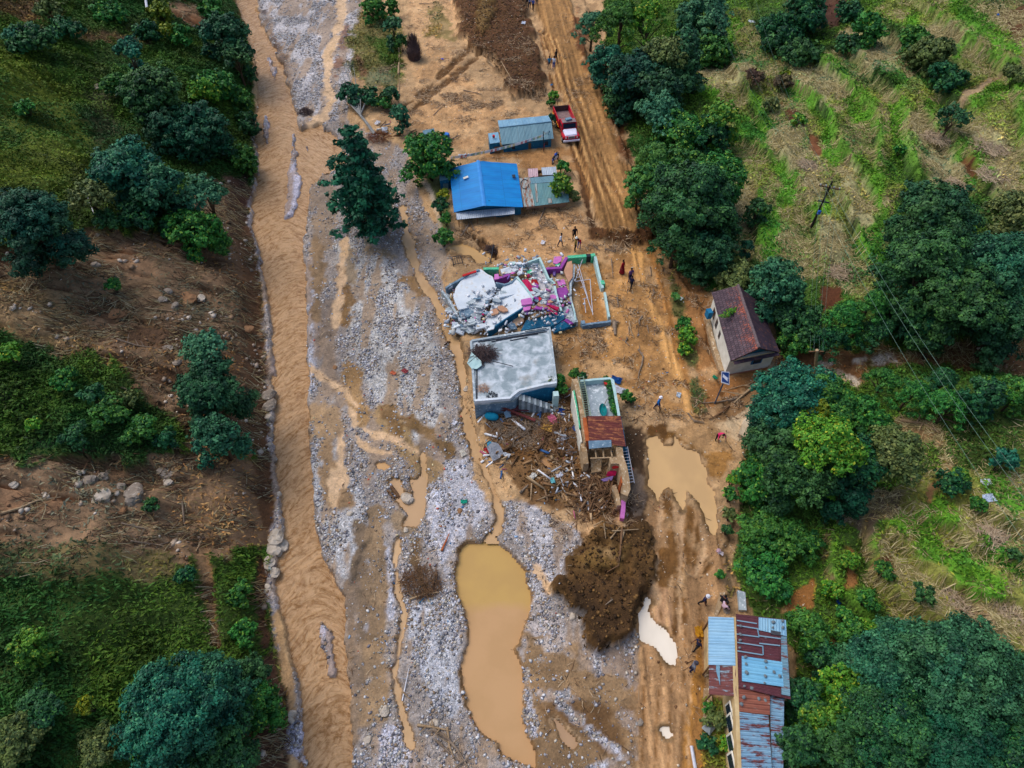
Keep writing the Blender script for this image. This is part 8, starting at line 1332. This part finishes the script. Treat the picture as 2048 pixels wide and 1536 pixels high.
for a in ((178, 962, .95, 'grey flat boulder at the left of the rock cluster on the brown slope', 0), (205, 955, .8, 'light boulder at the top of the rock cluster', 0), (205, 995, 1.1, 'jagged whitish boulder at the lower left of the rock cluster', 2), (268, 990, 1.25, 'big smooth boulder at the right of the rock cluster', 0), (300, 1005, .9, 'brownish boulder under the big smooth one', 1), (240, 975, .7, 'small boulder in the middle of the rock cluster', 0), (332, 945, 1.0, 'upright grey boulder right of the rock cluster', 0), (336, 965, .6, 'whitish stone below the upright grey boulder', 2), (245, 1022, .5, 'little stone below the rock cluster', 1),
          (375, 600, 1.5, 'large rounded brown boulder above the landslide centre', 1), (402, 597, .8, 'pale faced block beside the large rounded boulder', 2), (335, 583, .7, 'small pale rock left of the large rounded boulder', 0), (325, 600, .7, 'pale rock in the chain beside the large rounded boulder', 0), (350, 612, .6, 'lowest pale rock in the chain beside the rounded boulder', 0), (235, 630, 1.2, 'swirled brown boulder in the landslide', 1), (190, 530, .7, 'grey rock near the landslide top', 0), (335, 700, .9, 'pale rock left of the see-through teal tree', 0), (355, 725, .6, 'small pale rock by the dense teal tree', 0), (270, 775, .6, 'round tan rock above the dark thicket', 1), (495, 660, .9, 'yellowish rock under the overhanging bank', 1), (520, 672, .6, 'yellow stone at the bank foot', 1), (28, 970, .5, 'white stone at the photo edge on the brown slope', 2), (90, 992, .5, 'long whitish stone on the brown slope', 2), (498, 910, .5, 'yellow rock at the bank by the round teal tree', 1), (490, 900, .4, 'small yellow rock by the bank', 1), (195, 470, .4, 'pale rock at the landslide crest', 0), (350, 175, .9, 'grey rock among the wooded bank bushes', 0), (195, 175, .8, 'dull grey rock at the edge of the smooth grass', 0)): boulder(*a)
for i, a in enumerate(((538, 790, 1.0, 'grey angular rock at the river edge', 0), (540, 812, 1.1, 'larger angular rock in the row at the river edge', 0), (538, 835, .7, 'pale flat rock at the lower end of the row at the river edge', 2), (552, 1075, 1.1, 'white folded rock beside the river', 2), (562, 1090, 1.0, 'white rock jutting into the river', 2), (545, 1100, 1.1, 'white rock behind the jutting one', 2), (538, 1125, .9, 'lower white rock of the bank group', 2), (550, 1145, .7, 'pale streaked rock below the white group', 2), (536, 1175, .5, 'small white stone on the brown bank', 2), (556, 990, .5, 'pale stone at the waterline', 2), (549, 920, .45, 'grey stone at the waterline', 0), (585, 1428, .45, 'white block on the lower bank', 2), (582, 1440, .4, 'small white block under the other', 2), (542, 870, .4, 'grey stone touching the water', 0), (540, 890, .4, 'pale stone touching the water', 2), (513, 215, .4, 'white slab at the upper bank', 2), (500, 275, .4, 'grey stone under the dark bush', 0), (513, 345, .5, 'grey rock at the river bend', 0), (516, 358, .4, 'small grey rock at the river bend', 0))): boulder(*a, grp='rocks along the river bank')
for a in ((815, 998, .65, 'white faced boulder in the wet hollow', 2), (832, 478, .0001, '', 0)):
    if a[3]: boulder(*a, grp='stones on the gravel')
for i, a in enumerate(((770, 1422, .45, 'triangular white stone on the lower gravel', 2), (870, 1447, .4, 'white stone above the branch pile', 2), (1145, 1233, .33, 'white stone at the left rim of the dark earth heap', 2), (735, 1482, .35, 'white stone near the lower river edge', 2), (822, 1470, .3, 'round white stone near the branch pile', 2), (932, 778, .35, 'cream rock in the muddy stream by the flat roofed house', 2), (920, 1022, .3, 'tan stone in the dry gravel above the pond', 1), (1280, 1445, .3, 'bluish stone at the road edge', 0), (1430, 1060, .25, 'stone at the verge', 0), (1452, 1220, .35, 'grey round stone on the path above the porch', 0), (1155, 1010, .3, 'pale stone by the small puddle', 2), (812, 1060, .3, 'white stone below the wet hollow', 2), (700, 1028, .3, 'white stone on the left gravel', 2), (670, 735, .3, 'stone in the pale wash', 1), (832, 745, .3, 'pale stone by the orange cloth', 0))): boulder(*a, st=(1, .75, .6), grp='stones on the gravel')
def rag(u, v, s_, lab, c, cat='cloth', name='cloth', asp=.7):
    p = G(u, v); rr = random.Random(int(u * 5 + v)); bm = bmesh.new(); n = 5; gr = [[None] * n for _ in range(n)]; rz = rr.uniform(0, 3)
    for i in range(n):
        for j in range(n): x, y = (i / (n - 1) - .5) * s_ * (1 + rr.uniform(-.15, .15)), (j / (n - 1) - .5) * s_ * asp * (1 + rr.uniform(-.2, .2)); gr[i][j] = bm.verts.new(p + Vector((x * math.cos(rz) - y * math.sin(rz), x * math.sin(rz) + y * math.cos(rz), .16 + rr.uniform(-.05, .14) * s_)))
    for i in range(n - 1):
        for j in range(n - 1): bm.faces.new((gr[i][j], gr[i + 1][j], gr[i + 1][j + 1], gr[i][j + 1]))
    r = bmesh.ops.solidify(bm, geom=bm.faces[:], thickness=.03); o = B(name, p, lab, cat); o.add('fabric', bm, flat_mat('litter_%d_%d_%d' % c, c, .7, 0, .1))
for a in ((1505, 46, 1.1, 'crumpled white rag at the top of the terraced field', (226, 234, 240)), (1970, 967, .7, 'white rag by the wires in the lower field', (230, 236, 244)), (1975, 998, .8, 'second white rag lower in the lower field', (214, 226, 244)), (787, 748, .5, 'orange cloth on the grey gravel', (214, 120, 84)), (810, 744, .55, 'red cloth with dark cord on the grey gravel', (170, 76, 80)), (1238, 783, 1.0, 'white sack beside the uprooted green bush', (222, 226, 236)), (1232, 762, .9, 'deep blue round lid lying right of the terrace house', (10, 80, 150)), (1086, 487, .55, 'white plastic sheet above the collapsed house', (236, 236, 240)), (1362, 600, .45, 'white bag on the verge opposite the tile house', (214, 224, 230)), (1429, 757, .45, 'green plastic basin lid beside the solar lamp', (20, 150, 110)), (1356, 792, .5, 'white and blue bottle on the mud track', (200, 214, 226)), (1105, 963, .45, 'turquoise rag beside the small puddle', (120, 200, 206)), (1125, 880, .95, 'white board in the rubble left of the ruined house', (226, 226, 232)), (1105, 840, .8, 'pink cloth in the rubble between the two houses', (206, 110, 140)), (1122, 826, .7, 'deep blue cloth in the rubble between the two houses', (20, 70, 150)), (1095, 858, .9, 'yellow sack in the rubble between the two houses', (224, 180, 90)), (1123, 820, .6, 'beige bundle above the deep blue cloth', (216, 200, 150)), (1118, 952, .5, 'white plastic piece at the brown mud island', (220, 222, 232)), (980, 888, .7, 'light blue plastic in the litter left of the mud island', (80, 170, 206)), (974, 903, .5, 'red plastic in the litter left of the mud island', (200, 60, 60)), (1014, 912, .5, 'white plastic in the litter left of the mud island', (224, 228, 232)), (990, 905, 1.4, 'grey plastic mass in the litter left of the mud island', (168, 172, 180)), (926, 908, .6, 'pale plate on the gravel by the stream', (226, 220, 206)), (909, 848, .45, 'small white square on the gravel', (230, 230, 236)), (938, 853, .5, 'white strip in the muddy stream', (222, 222, 222)), (928, 1005, .45, 'green plastic on the gravel above the pond', (20, 170, 140)), (925, 314, .9, 'white plastic heap at the end of the flag string', (214, 220, 230)), (1047, 48, .8, 'white sheet at the side of the far road', (214, 220, 232)), (1150, 860, .5, 'blue rag at the wall of the narrow ruined house', (20, 100, 180)), (1420, 1150, .01, '', (1, 1, 1)), (1440, 1108, .4, 'white scrap on the dark verge', (226, 216, 220)), (1436, 1103, .35, 'pinkish scrap on the dark verge', (220, 190, 200)), (1675, 1205, .35, 'blue scrap on the field path', (20, 80, 160)), (1995, 32, .35, 'bright blue scrap on the red soil corner', (30, 110, 200)), (1970, 822, .8, 'slate blue cloth in the bamboo', (50, 84, 116)), (1115, 192, .4, 'blue scrap on the weeds behind the truck', (40, 130, 190)), (1103, 172, .4, 'second blue scrap above the weeds', (20, 120, 180)), (885, 120, .4, 'small blue scrap beside the skid marks', (90, 110, 220)), (1690, 745, .01, '', (1, 1, 1)), (755, 248, .8, 'white scrap among the fallen tree litter', (226, 226, 230)), (770, 262, 1.0, 'grey plastic at the roots of the fallen tree', (190, 196, 206)), (900, 265, .01, '', (1, 1, 1)), (1140, 905, .7, 'grey crate board right of the white board', (150, 150, 156)), (1065, 955, .6, 'white frame piece on the mud island', (216, 214, 206)), (1396, 1265, .7, 'yellow mat on the road beside the person in dark blue', (206, 150, 30)), (1393, 1455, .01, '', (1, 1, 1))):
    if a[3]: rag(*a)
def fallen():
    b_ = G(750, 272); o = B('fallen_tree', b_, 'fallen bare grey tree with spreading branches over dark foliage', 'tree'); bm = bmesh.new(); t1 = G(722, 238) + Vector((0, 0, .5)); tube(bm, [b_ + Vector((0, 0, .2)), G(735, 252) + Vector((0, 0, .35)), t1], [.22, .18, .14], 8); rr = random.Random(9)
    for (u, v, h) in ((668, 172, 1.2), (675, 158, 1.5), (685, 160, 1.8), (693, 152, 1.6), (700, 165, 1.9), (712, 158, 1.7), (706, 180, 1.5), (718, 200, 1.4), (755, 188, 1.3), (680, 200, 1.0), (690, 178, 1.6), (740, 205, 1.2), (664, 185, .9)):
        e_ = G(u, v) + Vector((0, 0, h)); m_ = t1.lerp(e_, .45) + Vector((rr.uniform(-.3, .3), 0, .4)); tube(bm, [t1, m_, e_], [.1, .06, .02], 5)
        for k in range(4): s_ = m_.lerp(e_, rr.random()); tube(bm, [s_, s_ + Vector((rr.uniform(-.9, .9), rr.uniform(.1, 1.4), rr.uniform(0, .5)))], [.03, .01], 4)
    o.add('branches', bm, rough_mat('grey_bark', (150, 150, 146), (112, 112, 108), 3))
fallen()
twigs('root_mass', 'rust coloured tangle of roots at the foot of the fallen grey tree', 'roots', G(760, 275), 1.5, 220, rough_mat('rusty_roots', (128, 72, 40), (90, 50, 30), 3), 12, (.5, 1.4), .6)
twigs('debris_nest', 'brown nest of flood debris sitting on the gravel beside the small stream', 'debris pile', G(843, 1165), 1.4, 260, WOOD, 14, (.4, 1.3), .7); twigs('debris_nest', 'small round brown tangle on the upper gravel beside the river fork', 'debris pile', G(612, 226), .9, 200, BRUSH, 15, (.4, 1.0), .7); twigs('debris_nest', 'tangle of sticks at the upper edge of the collapsed house puddle', 'debris pile', G(985, 500), .8, 120, BRUSH, 16, (.4, 1.3), .6); twigs('plank_pile', 'tangle of broken planks left of the narrow ruined house', 'debris pile', G(1128, 870), 2.3, 150, WOOD, 17, (.4, 1.6), .8, .03); twigs('plank_pile', 'splintered timber pile under the open end of the ruined house', 'debris pile', G(1205, 985), 1.9, 110, WOOD, 18, (.5, 2.2), .9, .045); twigs('plank_pile', 'root and stick pile below the rusty roofing strips', 'debris pile', G(1035, 860), 2.2, 240, DEADW, 19, (.4, 1.5), .5, .02); twigs('plank_pile', 'loose sticks between the mud island and the small puddle', 'debris pile', G(1175, 1030), 2.0, 140, WOOD, 20, (.5, 1.7), .5, .025)
for i, (u, v, R_, lab) in enumerate(((1880, 275, 1.6, 'heap of dry stalks beside the dusky tree in the field'), (1985, 295, 1.8, 'pale stalk heap near the photo edge of the field'), (1985, 350, 1.5, 'lower pale stalk heap near the photo edge'), (1690, 545, 1.6, 'pale dry stalk heap above the red earth scar'), (1700, 1005, 2.0, 'grey dry bough heap below the centre wood'), (1920, 1215, 1.6, 'bleached stalk heap on the lower field bank'), (2020, 1225, 1.4, 'bleached stalk heap at the edge of the photo'), (1985, 1075, 1.0, 'small stalk heap in the lower field'), (1620, 330, 1.0, 'small stalk heap beside the wires'), (1900, 370, 1.6, 'wide stalk heap on the terrace above the great wood'))):
    twigs('stalk_heap', lab, 'stalk heap', G(u, v), R_, 230, rough_mat('dry_stalk', (196, 176, 148), (150, 128, 100), 3), 30 + i, (.5, 1.5), .35, .02)
def brush_stack():
    p = G(829, 118); t = empty('brush_stack', p, 0, 'upright brown cone of stacked brushwood in the upper meadow', 'brush stack'); bm = bmesh.new(); rr = random.Random(3); tube(bm, [(0, 0, 0), (0, 0, 1.2), (0, 0, 3.4)], [.8, .9, .1], 10)
    for k in range(420): a = rr.uniform(0, 6.28); z = rr.uniform(0, 2.9); r = 1.05 * (1 - (z / 3.9) ** 1.6); tube(bm, [(r * .8 * math.cos(a), r * .8 * math.sin(a), z), (r * 1.12 * math.cos(a + .2), r * 1.12 * math.sin(a + .2), z + rr.uniform(.3, .9))], [.022, .008], 4)
    bm_obj('brush', bm, BRUSH, t)
brush_stack()
branch([(797, 150), (799, 110), (795, 80), (788, 62)], .14, 'bent pale trunk leading up to the small teal tree', WOODP, 0, grp=None); branch([(797, 205), (799, 165), (798, 150)], .07, 'thin pale stem below the bent trunk', WOODP, 0, grp=None)
for i, (pts, r, lab) in enumerate((([(294, -10), (295, 10), (298, 30)], .16, 'upper stretch of the white water pipe on the wooded slope'), ([(330, 64), (338, 72), (344, 82)], .16, 'lower stretch of the white water pipe on the wooded slope'))):
    g_ = [G(u, v) + Vector((0, 0, .5)) for u, v in pts]; bm = bmesh.new(); tube(bm, g_, [r] * 3, 8); o = B('water_pipe', g_[0], lab, 'pipe', 'white water pipe'); o.add('tube', bm, STEEL)
def litter(name, lab, zones, cols, smin, smax, seed, lg=1.0):
    rr = np.random.RandomState(seed); Vv, Ff, Cc = [], [], []; k = 0
    for cx, cy, sx, sy, n, z in zones:
        u = cx + rr.normal(size=n) * sx * .5; v = cy + rr.normal(size=n) * sy * .5
        if z is None: p = ground(u, v)
        else: zz = z + rr.uniform(-.1, .25, n); dx, dy, dz = raydir(u, v); t = (zz - CAM_H) / dz; p = np.stack([dx * t, dy * t, zz], 1)
        for q in p:
            s = smin + (smax - smin) * rr.uniform() ** 2; a = rr.uniform(0, 6.28); d = np.array([s * rr.uniform(.4, 1.2) * lg, s * rr.uniform(.2, .7) / lg ** .7, s * rr.uniform(.1, .5)]); c_, s_ = math.cos(a), math.sin(a); tl = rr.uniform(-.6, .6)
            for x, y, w_ in ((-1, -1, -1), (1, -1, -1), (1, 1, -1), (-1, 1, -1), (-1, -1, 1), (1, -1, 1), (1, 1, 1), (-1, 1, 1)):
                X_, Y_, Z_ = x * d[0] * rr.uniform(.8, 1.1), y * d[1], w_ * d[2] + x * d[0] * tl; Vv.append((q[0] + X_ * c_ - Y_ * s_, q[1] + X_ * s_ + Y_ * c_, q[2] + Z_ + d[2] * .8))
            for f in ((0, 3, 2, 1), (4, 5, 6, 7), (0, 1, 5, 4), (1, 2, 6, 5), (2, 3, 7, 6), (3, 0, 4, 7)): Ff.append([k + i for i in f])
            k += 8; Cc.append(np.tile(np.clip(np.array(lin(cols[rr.randint(len(cols))])) * rr.uniform(.7, 1.2), 0, .9), (8, 1)))
    stuff_mesh(name, np.array(Vv), np.array(Ff), np.concatenate(Cc), COVM, lab, 'rubble')
GREYS = [(206, 212, 220), (170, 178, 188), (226, 228, 232), (140, 150, 162), (190, 190, 186)]; BRIGHT = [(214, 120, 180), (180, 40, 90), (60, 160, 140), (226, 226, 230), (190, 60, 60), (110, 80, 150), (226, 200, 150)]
litter('house_rubble', 'small broken concrete and painted plaster scattered over the collapsed house', [(885 + 70, 640, 50, 16, 130, .5), (960, 632, 60, 30, 60, 1.05), (985, 610, 40, 50, 90, 1.3), (1075, 575, 44, 60, 170, 1.35), (1040, 540, 40, 30, 70, 1.5), (1085, 620, 50, 30, 120, 1.45), (1125, 600, 30, 60, 80, 1.0), (1010, 650, 70, 14, 70, .7), (900, 615, 14, 50, 60, .5), (1040, 525, 90, 14, 60, .9)], GREYS * 4 + BRIGHT[:2] + BRIGHT[3:4] + BRIGHT[5:], .05, .26, 41)
litter('household_litter', 'household scraps and plastic strewn round the ruined houses', [(1125, 840, 30, 60, 170, None), (1110, 900, 50, 60, 120, None), (1000, 905, 34, 40, 90, None), (1140, 960, 60, 50, 110, None), (1030, 840, 80, 24, 60, None), (1190, 1010, 50, 40, 70, None), (900, 655, 16, 50, 60, None), (775, 262, 34, 16, 60, None)], GREYS + BRIGHT[3:4] + [(60, 100, 150), (170, 90, 110)] + [(150, 116, 80), (176, 148, 112), (120, 90, 60), (96, 70, 46), (140, 112, 84)] * 4, .05, .3, 43, 2.6)
litter('flood_trash', 'tiny scraps of plastic and wood caught in the flood gravel', [(760, 700, 260, 500, 260, None), (900, 1100, 200, 300, 160, None), (900, 700, 50, 260, 120, None), (1290, 720, 140, 260, 110, None)], [(150, 180, 210), (226, 226, 226), (190, 90, 70), (60, 110, 150), (120, 92, 64), (214, 196, 150)], .04, .12, 47)
